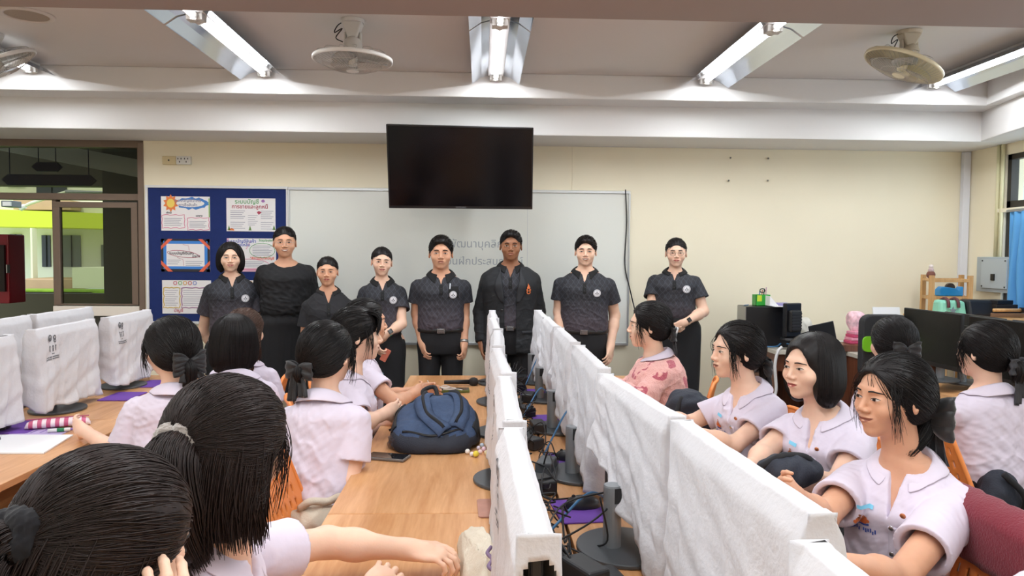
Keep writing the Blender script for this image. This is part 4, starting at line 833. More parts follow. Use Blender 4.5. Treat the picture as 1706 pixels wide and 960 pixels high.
class Ell:
    def __init__(s, c, r, R=None): s.c = np.array(c, F32); s.r = np.array(r, F32); s.R = None if R is None else np.array(R, F32)
    def bb(s): m = float(s.r.max()) if s.R is not None else s.r; return s.c-m, s.c+m
    def d(s, X, Y, Z):
        x, y, z = X-s.c[0], Y-s.c[1], Z-s.c[2]
        if s.R is not None:
            R = s.R; x, y, z = R[0,0]*x+R[1,0]*y+R[2,0]*z, R[0,1]*x+R[1,1]*y+R[2,1]*z, R[0,2]*x+R[1,2]*y+R[2,2]*z
        k0 = np.sqrt((x/s.r[0])**2+(y/s.r[1])**2+(z/s.r[2])**2); k1 = np.sqrt((x/s.r[0]**2)**2+(y/s.r[1]**2)**2+(z/s.r[2]**2)**2)+1e-6
        return k0*(k0-1)/k1
class Loft:        # stack of elliptic sections along a straight axis; keys: (t, half width, half depth, forward shift)
    def __init__(s, o, ax, lat, fwd, keys, t0=None, t1=None, grow=0., p=2.4):
        s.o = np.array(o, F32); s.ax = np.array(ax, F32); s.lat = np.array(lat, F32); s.fw = np.array(fwd, F32)
        k = np.array(keys, F32); tt = np.linspace(k[0,0], k[-1,0], 80); s.t = tt
        def sm(v):
            v = np.interp(tt, k[:,0], v); ker = np.hanning(11); ker /= ker.sum(); return np.convolve(np.pad(v, 5, mode='edge'), ker, 'valid')
        s.w = sm(k[:,1])+grow; s.dp = sm(k[:,2])+grow; s.c = sm(k[:,3]); s.t0 = k[0,0] if t0 is None else t0; s.t1 = k[-1,0] if t1 is None else t1; s.p = p
    def bb(s):
        m = float(max(s.w.max(), s.dp.max()))+.05; a = s.o+s.ax*s.t0; b = s.o+s.ax*s.t1; return np.minimum(a, b)-m, np.maximum(a, b)+m
    def local(s, X, Y, Z):
        x, y, z = X-s.o[0], Y-s.o[1], Z-s.o[2]
        return (x*s.lat[0]+y*s.lat[1]+z*s.lat[2], x*s.fw[0]+y*s.fw[1]+z*s.fw[2], x*s.ax[0]+y*s.ax[1]+z*s.ax[2])
    def d(s, X, Y, Z):
        u, v, t = s.local(X, Y, Z); w = np.interp(t, s.t, s.w).astype(F32); dp = np.interp(t, s.t, s.dp).astype(F32); c = np.interp(t, s.t, s.c).astype(F32)
        v = v-c; q = (np.abs(u/w)**s.p+np.abs(v/dp)**s.p)**(1/s.p); r = np.sqrt(u*u+v*v)+1e-6
        rad = (q-1)*r/np.maximum(q, .05)
        cap = np.maximum(s.t0-t, t-s.t1); return smax(rad, cap, .015)
class Fn:
    def __init__(s, f, lo, hi): s.f = f; s.lo = np.array(lo, F32); s.hi = np.array(hi, F32)
    def bb(s): return s.lo, s.hi
    def d(s, X, Y, Z): return s.f(X, Y, Z)
def rotx(a): return Matrix.Rotation(a, 3, 'X')
def field(ops, h, pad=.015, lo=None, hi=None):
    """ops: list of (mode, prim, k), mode '+', '-' or '&'"""
    if lo is None:
        bbs = [p.bb() for m, p, k in ops if m == '+']; lo = np.min([b[0] for b in bbs], 0)-pad; hi = np.max([b[1] for b in bbs], 0)+pad
    lo = np.array(lo, F32); hi = np.array(hi, F32); n = np.maximum(((hi-lo)/h).astype(int)+2, 3)
    ax = [(lo[i]+h*np.arange(n[i])).astype(F32) for i in range(3)]; D = np.full(n, .5, F32)
    for m, p, k in ops:
        if m == '&':
            X, Y, Z = ax[0][:,None,None], ax[1][None,:,None], ax[2][None,None,:]; D[:] = smax(D, p.d(X, Y, Z), k); continue
        a, b = p.bb(); mg = k+4*h
        i0 = np.clip(((a-mg-lo)/h).astype(int), 0, n); i1 = np.clip(((b+mg-lo)/h).astype(int)+2, 0, n)
        if (i1 <= i0).any(): continue
        sl = tuple(slice(i0[q], i1[q]) for q in range(3))
        X, Y, Z = ax[0][sl[0]][:,None,None], ax[1][sl[1]][None,:,None], ax[2][sl[2]][None,None,:]
        d = p.d(X, Y, Z); D[sl] = smin(D[sl], d, k) if m == '+' else smax(D[sl], -d, k)
    return D, lo, h
def nets(D, lo, h):
    D = np.pad(D, 1, constant_values=.5); lo = lo-h
    S = D < 0; nx, ny, nzz = D.shape
    cs = np.zeros((nx-1, ny-1, nzz-1, 3), F32); cnt = np.zeros((nx-1, ny-1, nzz-1), F32)
    c = [(i, j, k) for i in (0,1) for j in (0,1) for k in (0,1)]
    def cor(A, q): return A[q[0]:nx-1+q[0], q[1]:ny-1+q[1], q[2]:nzz-1+q[2]]
    s8 = sum(cor(S, q).astype(np.int8) for q in c); act = (s8 > 0) & (s8 < 8)
    idx = np.argwhere(act); ii = tuple(idx.T)
    P = np.zeros((len(idx), 3), F32); W_ = np.zeros(len(idx), F32)
    for q in c:
        for a in range(3):
            if q[a] == 0:
                r = list(q); r[a] = 1
                d0 = cor(D, q)[ii]; d1 = cor(D, r)[ii]; x = (d0 < 0) != (d1 < 0)
                t = np.where(x, d0/np.where(x, d0-d1, 1), 0)
                v = np.tile(np.array(q, F32), (len(idx), 1)); v[:, a] += t; P += np.where(x[:, None], v, 0); W_ += x
    V = lo + h*(idx + P/np.maximum(W_, 1)[:, None])
    vid = np.full(act.shape, -1, np.int64); vid[ii] = np.arange(len(idx)); F = []
    for a in range(3):
        b, e = (a+1) % 3, (a+2) % 3
        s0 = [slice(None)]*3; s1 = [slice(None)]*3; s0[a] = slice(0, -1); s1[a] = slice(1, None)
        A, B = S[tuple(s0)], S[tuple(s1)]; E = np.argwhere(A != B)
        if not len(E): continue
        E = E[(E[:, b] > 0) & (E[:, e] > 0) & (E[:, b] < D.shape[b]-1) & (E[:, e] < D.shape[e]-1)]
        inside = A[tuple(E.T)]
        def g(db, de): q = E.copy(); q[:, b] -= db; q[:, e] -= de; return vid[tuple(q.T)]
        f = np.stack([g(1,1), g(0,1), g(0,0), g(1,0)], 1); f[~inside] = f[~inside][:, ::-1]; F.append(f)
    return V, np.concatenate(F)
def relax(V, F, n=1, k=.5):
    for _ in range(n):
        acc = np.zeros_like(V); c = np.zeros(len(V), F32)
        for a in range(4):
            b = (a+1) % 4; np.add.at(acc, F[:, a], V[F[:, b]]); np.add.at(acc, F[:, b], V[F[:, a]]); np.add.at(c, F[:, a], 1); np.add.at(c, F[:, b], 1)
        V = V*(1-k)+k*acc/np.maximum(c, 1)[:, None]
    return V
def npmesh(name, V, F, m, parent=None):
    me = bpy.data.meshes.new(name); me.vertices.add(len(V)); me.vertices.foreach_set('co', np.asarray(V, F32).ravel())
    k = F.shape[1]; me.loops.add(len(F)*k); me.loops.foreach_set('vertex_index', F.astype(np.int32).ravel())
    me.polygons.add(len(F)); me.polygons.foreach_set('loop_start', np.arange(0, len(F)*k, k, dtype=np.int32)); me.polygons.foreach_set('loop_total', np.full(len(F), k, np.int32))
    me.polygons.foreach_set('use_smooth', np.ones(len(F), bool)); me.update(calc_edges=True); me.validate()
    for mm in (m if isinstance(m, list) else [m]): me.materials.append(mm)
    o = bpy.data.objects.new(name, me); link(o, parent); return o
def merge(parts):
    V = []; F = []; k = 0
    for v, f in parts: V.append(v); F.append(f+k); k += len(v)
    return np.concatenate(V), np.concatenate(F)
def strands(L, R, taper=.35):        # L (N,K,3) polylines -> three-sided tubes as quads
    N, K, _ = L.shape; T = np.gradient(L, axis=1); T /= np.linalg.norm(T, axis=2, keepdims=True)+1e-9
    ref = np.array([.37, .81, .45]); A = np.cross(T, ref); A /= np.linalg.norm(A, axis=2, keepdims=True)+1e-9; B = np.cross(T, A)
    r = R[:, None]*np.interp(np.linspace(0, 1, K), [0, .15, .7, 1], [.6, 1, 1, taper])[None, :]
    V = np.stack([L+(A*math.cos(q)+B*math.sin(q))*r[..., None] for q in (0, 2.094, 4.189)], 2).reshape(-1, 3)
    i = np.arange(N)[:, None, None]*K*3 + np.arange(K-1)[None, :, None]*3; a = np.arange(3)[None, None, :]; b = (a+1) % 3
    F = np.stack([i+a, i+b, i+3+b, i+3+a], -1).reshape(-1, 4); return V.astype(F32), F
def fnoise(V, s, seed):       # smooth noise of points, -1..1
    rs = np.random.RandomState(seed); o = np.zeros(len(V))
    for k in range(7):
        w = rs.normal(size=3)*s*(1+.35*k); o += np.sin(V@w+rs.uniform(0, 6.28))/(1+.35*k)
    return o/3.2
def normals(V, F):
    n = np.cross(V[F[:, 2]]-V[F[:, 0]], V[F[:, 3]]-V[F[:, 1]]); N = np.zeros_like(V)
    for a in range(4): np.add.at(N, F[:, a], n)
    return N/(np.linalg.norm(N, axis=1, keepdims=True)+1e-12)

# ------------------------------------------------------------------ people materials
def skin_mat(name, c): 
    m = mat(name, c, .5, bump=.04, bscale=180, var=.04, vscale=18, spec=.35); b = m.node_tree.nodes['Principled BSDF']
    b.inputs['Subsurface Weight'].default_value = .12; b.inputs['Subsurface Radius'].default_value = (.02, .008, .004); b.inputs['Subsurface Scale'].default_value = .3; return m
SK = {'fair': skin_mat('skin_fair', '#e8bfa6'), 'mid': skin_mat('skin_medium', '#d6a284'), 'tan': skin_mat('skin_tan', '#c48c6a'), 'dark': skin_mat('skin_brown', '#98684c')}
def hair_mat(name, c, c2):
    m = mat(name, c, .48, spec=.28, var=.3, vscale=90); b = m.node_tree.nodes['Principled BSDF']; b.inputs['Sheen Weight'].default_value = .0; return m
HR = {'black': hair_mat('hair_black', '#171313', 0), 'dark': hair_mat('hair_dark_brown', '#231815', 0), 'brown': hair_mat('hair_brown', '#4a342a', 0), 'short': hair_mat('hair_short_black', '#1a1718', 0)}
M_lash = mat('lash_black', '#1a1412', .6); M_eye = mat('eye_white', '#c9bdb4', .2); M_iris = mat('iris_dark', '#1e120c', .1)
M_lip = {'rose': mat('lip_rose', '#a8524c', .4), 'nat': mat('lip_natural', '#9b5e4c', .45)}; M_teeth = mat('teeth', '#ddd4cb', .25)
M_blouse = mat('lilac_white_blouse', '#d9cfde', .75, bump=.12, bscale=25, sheen=.1); M_btn = mat('silver_button', '#c6c6ca', .25, metal=.9); M_cop = mat('copper_pin', '#c9825a', .3, metal=.7)
M_blk = mat('black_fabric', '#17171a', .85, bump=.1, bscale=60); M_blk2 = mat('black_rib_collar', '#121214', .85, bump=.2, bscale=250); M_trs = mat('black_trousers', '#19191d', .8, bump=.1, bscale=40)
M_leather = mat('black_leather', '#242323', .35); M_ribbon = mat('black_ribbon', '#1b1b1e', .5, bump=.1, bscale=80, sheen=.2); M_jacket = mat('black_suit_cloth', '#1a1c20', .8, bump=.08, bscale=150)
def polo_mat():
    m = mat('charcoal_damask_polo', '#2b2c33', .75); nt = m.node_tree; N = nt.nodes; L = nt.links; b = N['Principled BSDF']
    tc = N.new('ShaderNodeTexCoord'); sp = N.new('ShaderNodeSeparateXYZ'); L.new(tc.outputs['Object'], sp.inputs[0])
    def M(op, a, b_=None, c=None):
        n = N.new('ShaderNodeMath'); n.operation = op
        for i, v in enumerate((a, b_, c)):
            if v is None: continue
            if isinstance(v, (int, float)): n.inputs[i].default_value = v
            else: L.new(v, n.inputs[i])
        return n.outputs[0]
    x, y, z = sp.outputs
    hx = M('MULTIPLY', x, 85.0); hz = M('MULTIPLY', z, 62.0)
    og = M('ADD', hx, M('MULTIPLY', M('SINE', hz), 1.4)); ln1 = M('ABSOLUTE', M('SINE', og))
    og2 = M('SUBTRACT', hx, M('MULTIPLY', M('SINE', hz), 1.4)); ln2 = M('ABSOLUTE', M('SINE', og2))
    mn = M('MINIMUM', ln1, ln2); ins = M('ABSOLUTE', M('SINE', M('ADD', M('MULTIPLY', hx, 3.0), M('SINE', M('MULTIPLY', hz, 3.0)))))
    line = M('SUBTRACT', 1.0, M('MULTIPLY', mn, 3.2)); line = M('MAXIMUM', line, 0.0)
    ins2 = M('MULTIPLY', M('MAXIMUM', M('SUBTRACT', .45, ins), 0.0), .9)
    f = M('MINIMUM', M('ADD', line, ins2), 1.0)
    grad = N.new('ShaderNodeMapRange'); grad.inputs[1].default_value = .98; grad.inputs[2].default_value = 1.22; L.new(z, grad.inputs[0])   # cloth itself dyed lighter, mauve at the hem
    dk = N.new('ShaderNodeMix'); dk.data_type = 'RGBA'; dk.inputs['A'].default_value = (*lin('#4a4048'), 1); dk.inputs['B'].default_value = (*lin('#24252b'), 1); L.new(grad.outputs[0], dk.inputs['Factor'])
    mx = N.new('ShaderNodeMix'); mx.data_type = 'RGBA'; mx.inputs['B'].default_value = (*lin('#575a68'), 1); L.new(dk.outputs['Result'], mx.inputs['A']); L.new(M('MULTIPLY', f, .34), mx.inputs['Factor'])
    L.new(mx.outputs['Result'], b.inputs['Base Color']); return m
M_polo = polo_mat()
M_emb = mat('embroidery_orange', '#d9743f', .7); M_embb = mat('embroidery_blue', '#3c55a8', .7); M_tag = mat('cyan_collar_tag', '#7cc8e8', .5); M_badge = mat('badge_white', '#e9e9ee', .5); M_bdk = mat('badge_grey_print', '#4a4c58', .6)
M_knit = None
def knit_mat():
    m = mat('pink_leopard_knit', '#f0b0a8', .95, bump=.8, bscale=160, sheen=.3); nt = m.node_tree; N = nt.nodes; L = nt.links; b = N['Principled BSDF']
    tc = N.new('ShaderNodeTexCoord'); nn = N.new('ShaderNodeTexNoise'); nn.inputs['Scale'].default_value = 10; mpp = N.new('ShaderNodeVectorMath'); mpp.operation = 'MULTIPLY_ADD'; mpp.inputs[1].default_value = (.07, .07, .07)
    L.new(tc.outputs['Object'], nn.inputs['Vector']); L.new(nn.outputs['Color'], mpp.inputs[0]); L.new(tc.outputs['Object'], mpp.inputs[2])
    v = N.new('ShaderNodeTexVoronoi'); v.inputs['Scale'].default_value = 10.5; L.new(mpp.outputs[0], v.inputs['Vector'])
    r = N.new('ShaderNodeValToRGB'); e = r.color_ramp.elements; e[0].position = .18; e[0].color = (0, 0, 0, 1); e[1].position = .22; e[1].color = (1, 1, 1, 1); q = e.new(.40); q.color = (1, 1, 1, 1); q = e.new(.44); q.color = (0, 0, 0, 1)
    L.new(v.outputs['Distance'], r.inputs[0])
    n2 = N.new('ShaderNodeTexNoise'); n2.inputs['Scale'].default_value = 13; L.new(tc.outputs['Object'], n2.inputs['Vector']); g = N.new('ShaderNodeMath'); g.operation = 'GREATER_THAN'; g.inputs[1].default_value = .47; L.new(n2.outputs['Fac'], g.inputs[0])
    mu = N.new('ShaderNodeMath'); mu.operation = 'MULTIPLY'; L.new(r.outputs[0], mu.inputs[0]); L.new(g.outputs[0], mu.inputs[1])
    mx = N.new('ShaderNodeMix'); mx.data_type = 'RGBA'; mx.inputs['A'].default_value = (*lin('#f2b8b0'), 1); mx.inputs['B'].default_value = (*lin('#c4606e'), 1); L.new(mu.outputs[0], mx.inputs['Factor']); L.new(mx.outputs['Result'], b.inputs['Base Color']); return m
M_knit = knit_mat()

# ------------------------------------------------------------------ head
def head_ops(k=1.0, fem=True, fat=0.0, smile=.3):
    """face towards -Y, eyes at z = 0; a real head of .225 m"""
    j = .93 if fem else 1.03; f = fat
    o = [('+', Ell((0, .018, .032), (.075, .094, .083)), 0), ('+', Ell((0, -.020, -.015), (.0635+f, .066, .078)), .03),
         ('+', Ell((0, -.030, -.066), (.047*j+f, .046, .040)), .03), ('+', Ell((0, -.062, -.096), (.019*j+f*.5, .017, .015)), .028),
         ('+', Cone((-.026, -.076, .022), (.026, -.076, .022), .011 if fem else .013, .011 if fem else .013), .02)]
    for s in (-1, 1):
        o += [('-', Ell((s*.030, -.098, .002), (.019, .017, .013)), .014), ('+', Ell((s*.030, -.071, .0), (.0165, .0145, .0115)), .006),
              ('+', Ell((s*(.040+f*.5), -.052, -.030), (.024+f, .026, .024)), .022)]
    o += [('+', Cone((0, -.083, .010), (0, -.101, -.028), .0065, .0095), .012)]
    for s in (-1, 1): o += [('+', Ell((s*.0125, -.093, -.033), (.0085, .010, .0075)), .006)]
    o += [('+', Ell((0, -.076, -.060), (.026, .014, .020)), .014), ('+', Ell((0, -.0895, -.0535), (.020, .006, .0045)), .004), ('+', Ell((0, -.0885, -.0655), (.017, .0065, .0055)), .004),
          ('-', Ell((0, -.0965, -.0595), (.023, .006, .0013)), .003)]
    for s in (-1, 1):
        R = np.array((Matrix.Rotation(s*.35, 3, 'Z') @ Matrix.Rotation(-.15, 3, 'X')))
        o += [('+', Ell((s*.077, .012, -.006), (.007, .017, .030), R), .006), ('-', Ell((s*.0835, .006, -.004), (.004, .010, .018), R), .004)]
    return widen(o, 1.08)
def widen(ops, w):
    for m, p, k in ops:
        if isinstance(p, Cone): p.a[0] *= w; p.b[0] *= w
        elif isinstance(p, Ell): p.c[0] *= w; p.r[0] *= w
    return ops
def xf_ops(ops, T, S=1.0):       # place head-frame ops into the world: p = T(3x3) * S * p + t
    out = []; R, t = T; Rn = np.array(R, F32)
    for m, p, k in ops:
        if isinstance(p, Cone): q = Cone(Rn@p.a*S+t, Rn@p.b*S+t, p.r0*S, p.r1*S)
        else: q = Ell(Rn@p.c*S+t, p.r*S, Rn@(p.R if p.R is not None else np.eye(3, dtype=F32)))
        out.append((m, q, k*S))
    return out
def eval_ops(ops, P):
    X, Y, Z = P[..., 0], P[..., 1], P[..., 2]; D = None
    for m, p, k in ops:
        d = p.d(X, Y, Z); D = d if D is None else (smin(D, d, k) if m == '+' else smax(D, -d, k))
    return D
def face_hit(ops, x, z):         # the skin at (x, z) seen from the front
    ys = np.linspace(-.13, 0, 261, dtype=F32); d = eval_ops(ops, np.stack([np.full(261, x, F32), ys, np.full(261, z, F32)], -1)); i = np.argmax(d < 0); return float(ys[i])

def face_parts(ops, T, S, par, lip='nat', smile=.3, brow=1.0, teeth=False, glasses=None, eyes='open', fem=True, specs_m=None):
    R, t = T; R = Matrix([list(map(float, r)) for r in R]); t = Vector(t)
    def W(x, z, lift=0.0): return t + R @ (Vector((x, face_hit(ops, x, z)-lift-.0007, z))*S)
    for s in (-1, 1):
        # eye: almond with iris, lash line, brow
        n = 14; op = .0046 if eyes == 'open' else .0030; c = (s*.0322, .0005); top = []; bot = []
        for i in range(n+1):
            u = i/n*2-1; x = c[0]+u*.0162; top.append((x, c[1]+op*(1-u*u)**.7+.0012*s*u)); bot.append((x, c[1]-op*.75*(1-u*u)**.8+.0012*s*u))
        vs = [W(x, z, .0008) for x, z in top] + [W(x, z, .0008) for x, z in bot]
        poly('eye', vs, [(i, i+1, n+2+i, n+1+i) for i in range(n)], M_eye, par, smooth=True)
        ir = .0062; ce = c[0]; vs = [W(ce, c[1]+.0004, .0016)] + [W(ce+ir*math.cos(a*PI/9), c[1]+.0004+min(op*.92, max(-op*.7, ir*math.sin(a*PI/9))), .0014) for a in range(18)]
        poly('iris', vs, [(0, 1+a, 1+(a+1) % 18) for a in range(18)], M_iris, par)
        MB().tube([W(x, z, .0004) for x, z in top], [.0006+.0008*math.sin(PI*min(1, (i+2)/(n+3))) for i in range(n+1)], 6).build('eyelash_line', M_lash, par, smooth=True)
        bw = [(s*(.015+.036*q), .0205+.0045*math.sin(PI*(q*.9+.05))-.003*q) for q in [i/10 for i in range(11)]]
        MB().tube([W(x, z, .0002) for x, z in bw], [(.0010+.0014*math.sin(PI*(.18+.8*i/10)))*brow for i in range(11)], 6).build('eyebrow', HR['short'], par, smooth=True)
    # mouth
    n = 18; w = .0235+.006*smile; 
    def mz(u): return -.0597+.0075*smile*u*u
    up = []; lo = []; mid = []; dn = []
    for i in range(n+1):
        u = i/n*2-1; x = u*w; k = (1-abs(u)**2.2); g = .0022*k*(1.6 if teeth else .15)
        up.append(W(x, mz(u)+g+.0062*k*(1-.25*math.exp(-(u*5)**2)), .0007)); mid.append(W(x, mz(u)+g, .0016)); lo.append(W(x, mz(u)-g, .0014)); dn.append(W(x, mz(u)-g-.0080*k, .0008))
    poly('upper_lip', up+mid, [(i, i+1, n+2+i, n+1+i) for i in range(n)], M_lip[lip], par, smooth=True)
    poly('lower_lip', lo+dn, [(i, i+1, n+2+i, n+1+i) for i in range(n)], M_lip[lip], par, smooth=True)
    if teeth: poly('teeth', mid+lo, [(i, i+1, n+2+i, n+1+i) for i in range(2, n-2)], M_teeth, par, smooth=True)
    else: MB().tube([a.lerp(b, .5) for a, b in zip(mid, lo)], .0006, 5).build('mouth_line', mat('mouth_line', '#5c2c26', .6), par)
    if glasses:
        g = thing_child('glasses', par); mm = mat('glasses_frame_'+glasses, {'clear': '#b9a9a0', 'wire': '#8a7f78'}[glasses], .3, metal=.4)
        for s in (-1, 1):
            rr = (.0255, .019) if glasses == 'clear' else (.022, .018); yb = face_hit(ops, s*.012, -.006)-.012
            pts = [t + R @ (Vector((s*.032+rr[0]*math.cos(a*PI/12)*(1), yb-.000, -.004+rr[1]*math.sin(a*PI/12)))*S) for a in range(25)]
            MB().tube(pts, .0011, 6).build('rim', mm, g, smooth=True)
            MB().tube([t+R@(Vector(q)*S) for q in ((s*(.032+rr[0]), yb, 0), (s*.075, -.05, .003), (s*.080, .005, .002), (s*.078, .022, -.014))], .001, 6).build('temple', mm, g, smooth=True)
        MB().tube([t+R@(Vector(q)*S) for q in ((-.0095, yb, 0), (0, yb-.002, .004), (.0095, yb, 0))], .001, 6).build('bridge', mm, g)
def thing_child(name, par):
    o = bpy.data.objects.new(name, None); o.empty_display_size = .03; C.objects.link(o); o.parent = par; return o

# ------------------------------------------------------------------ hair
def hair_volume(style, vol=1.0):
    """head-frame ops of the hair mass"""
    g = .010*vol; o = [('+', Ell((0, .020, .036), (.078+g, .097+g, .084+g)), 0)]
    if style == 'short': o = [('+', Ell((0, .020, .037), (.0775+g*.3, .097+g*.3, .085+g)), 0), ('+', Ell((0, -.03, .085), (.055, .06, .032)), .02)]
    if style == 'tight': o = [('+', Ell((0, .022, .038), (.0755+g*.35, .097+g*.35, .0815+g)), 0), ('+', Ell((0, .062, -.006), (.060, .050, .052)), .03), ('+', Ell((0, .112, -.02), (.022, .020, .024)), .01)]
    if style in ('tied', 'tied_bangs', 'halfup'): o += [('+', Ell((0, .050, -.010), (.074+g, .062+g, .062+g)), .03)]
    if style == 'halfup': o += [('+', Ell((0, .045, -.075), (.082+g, .062, .085)), .04)]
    if style == 'bob':
        for s in (-1, 1): o += [('+', Ell((s*.066, .012, -.035), (.026+g, .052, .085)), .03)]
        o += [('+', Ell((0, .060, -.035), (.078, .050, .085)), .03)]
    if style == 'longbob':
        for s in (-1, 1): o += [('+', Ell((s*.066, .012, -.045), (.030+g, .060, .098)), .03)]
        o += [('+', Ell((0, .058, -.045), (.088, .058, .105)), .03)]
    # the face stays open
    if style in ('short', 'tight'):
        o += [('-', Ell((0, -.10, -.016 if style == 'short' else -.022), (.072 if style == 'short' else .064, .080, .092)), .006), ('-', Fn(lambda X, Y, Z: np.maximum(Z+.012+.35*(Y-.02)+np.maximum(0, Y-.03)*.9, -.15-Z), (-.2, -.2, -.2), (.2, .2, .1)), .006)]
    elif style in ('bob', 'longbob'): o += [('-', Ell((0, -.105, -.022), (.060, .088, .104)), .008)]
    elif style in ('tied_bangs',): o += [('-', Ell((0, -.10, -.055), (.066, .088, .085)), .008), ('-', Ell((0, -.06, -.11), (.078, .075, .07)), .006)]
    else: o += [('-', Ell((0, -.10, -.016), (.071, .080, .094)), .008), ('-', Ell((0, -.06, -.095), (.080, .078, .072)), .006)]
    return widen(o, 1.08)
def hair_radius(ops, dirs, c):
    lo = np.full(len(dirs), .02, F32); hi = np.full(len(dirs), .22, F32)
    base = [q for q in ops if q[0] == '+']
    for _ in range(13):
        m = (lo+hi)/2; d = eval_ops(base, c+dirs*m[:, None]); lo = np.where(d < 0, m, lo); hi = np.where(d < 0, hi, m)
    return (lo+hi)/2
def slerp(a, b, t):
    w = np.arccos(np.clip((a*b).sum(-1, keepdims=True), -.9995, .9995)); return (np.sin((1-t)*w)*a+np.sin(t*w)*b)/np.sin(w)
def hair_strands(ops, tie, n, K, seed, rad, part=0.0, fringe=0):
    """lines over the scalp from the hairline to the tie point (head frame)"""
    rs = np.random.RandomState(seed); c = np.array((0, .015, .02), F32)
    d = rs.normal(size=(n*3, 3)); d /= np.linalg.norm(d, axis=1, keepdims=True)
    p = c + d*hair_radius(ops, d, c)[:, None]
    ok = eval_ops(ops, c+(p-c)*.985) < .0015
    d = d[ok][:n]; td = np.array(tie, F32)-c; td /= np.linalg.norm(td)
    tdj = td + rs.normal(size=(len(d), 3))*.07; tdj /= np.linalg.norm(tdj, axis=1, keepdims=True)
    ts = np.linspace(0, 1, K)[None, :, None]; A = d[:, None, :]; B = tdj[:, None, :]
    path = slerp(np.broadcast_to(A, (len(d), K, 3)), np.broadcast_to(B, (len(d), K, 3)), ts)
    path[..., 2] += (.10*np.sin(PI*ts[..., 0]))*0; path /= np.linalg.norm(path, axis=2, keepdims=True)
    r = hair_radius(ops, path.reshape(-1, 3), c).reshape(len(d), K)
    lift = rs.uniform(-.0012, .0022, (len(d), 1))+.0012*np.sin(ts[..., 0]*9+rs.uniform(0, 6, (len(d), 1)))
    L = c + path*(r+lift)[..., None]; return L
def fall_strands(starts, ends, sag, K, jit, seed):
    rs = np.random.RandomState(seed); t = np.linspace(0, 1, K)[None, :, None]; L = starts[:, None, :]*(1-t)+ends[:, None, :]*t
    L = L + np.sin(PI*t)*sag[None, None, :] + rs.normal(size=(len(starts), 1, 3))*jit*np.sin(PI*t*.5+.2)
    return L + rs.normal(size=(len(starts), 1, 3))*jit*.5*np.sin(t*5)
def bow(par, T, S, at, size=.07, m=None, tails=.10, name='hair_bow', droop=.3, seed=1, frill=0):
    m = m or M_ribbon; R, t = T; Rm = Matrix([list(map(float, r)) for r in R]); t = Vector(t); at = Vector(at); rnd = random.Random(seed)
    b = thing_child(name, par)
    n_loops = [(s, 0) for s in (-1, 1)] + ([(s, 1) for s in (-1, 1)] if frill else [])
    for (s, lay) in n_loops:          # loops
        vs = []; nu, nv = 14, 8; up = .35*lay + rnd.uniform(-.1, .1)
        for i in range(nu+1):
            a = i/nu; ang = 2*PI*a; rx = size*(.5-.5*math.cos(ang)); ry = size*.20*math.sin(ang)
            for j in range(nv+1):
                w = (j/nv-.5)*size*(.35+.75*math.sin(PI*min(1, rx/size*.62))); q = .004*math.sin(j*1.7+i*.5+seed)
                x = s*rx; z = w - droop*rx*.5 + up*rx; y = .012+ry+q; vs.append(t+Rm@((at+Vector((x, y, z)))*S))
        poly('loop', vs, [(i*(nv+1)+j, (i+1)*(nv+1)+j, (i+1)*(nv+1)+j+1, i*(nv+1)+j+1) for i in range(nu) for j in range(nv)], m, b, smooth=True, solid=.0012*S)
    for k in range(2 if tails else 0):
        s = -1 if k == 0 else 1; vs = []; nv = 6; nu = 12
        for i in range(nu+1):
            a = i/nu
            for j in range(nv+1):
                w = (j/nv-.5)*size*(.25+.55*a); vs.append(t+Rm@((at+Vector((s*(.012+.25*size*a)+w, .018+.006*math.sin(j*1.9+a*4+seed)+.008*a, -tails*a*(1+.08*s)+.15*abs(w)*a)))*S))
        poly('tail', vs, [(i*(nv+1)+j, (i+1)*(nv+1)+j, (i+1)*(nv+1)+j+1, i*(nv+1)+j+1) for i in range(nu) for j in range(nv)], m, b, smooth=True, solid=.0012*S)
    V, F = nets(*field([('+', Ell(np.array(t+Rm@((at+Vector((0, .018, 0)))*S)), np.array((size*.16, size*.13, size*.17))*S), 0)], .0025*S)); npmesh('knot', V, F, m, b)
    return b
def scrunchie(par, T, S, at, axis, R0, r, m, seed=3):
    Rn, t = np.array(T[0], F32), np.array(T[1], F32); ax = np.array(axis, F32); ax /= np.linalg.norm(ax); a1 = np.cross(ax, (0, 0, 1)); a1 /= np.linalg.norm(a1)+1e-9; a2 = np.cross(ax, a1)
    ops = []; rs = random.Random(seed)
    for i in range(16):
        an = 2*PI*i/16; c = np.array(at)+(a1*math.cos(an)+a2*math.sin(an))*R0*(1+.12*math.sin(i*2.6)) + ax*.008*math.sin(i*1.9)
        ops.append(('+', Ell(Rn@c*S+t, np.array((r*rs.uniform(.8, 1.2),)*3)*S), .006*S))
    V, F = nets(*field(ops, .0028*S)); V = V+normals(V, F)*(fnoise(V, 260, seed)*.0022*S)[:, None]; return npmesh('scrunchie', V, F, m, par)

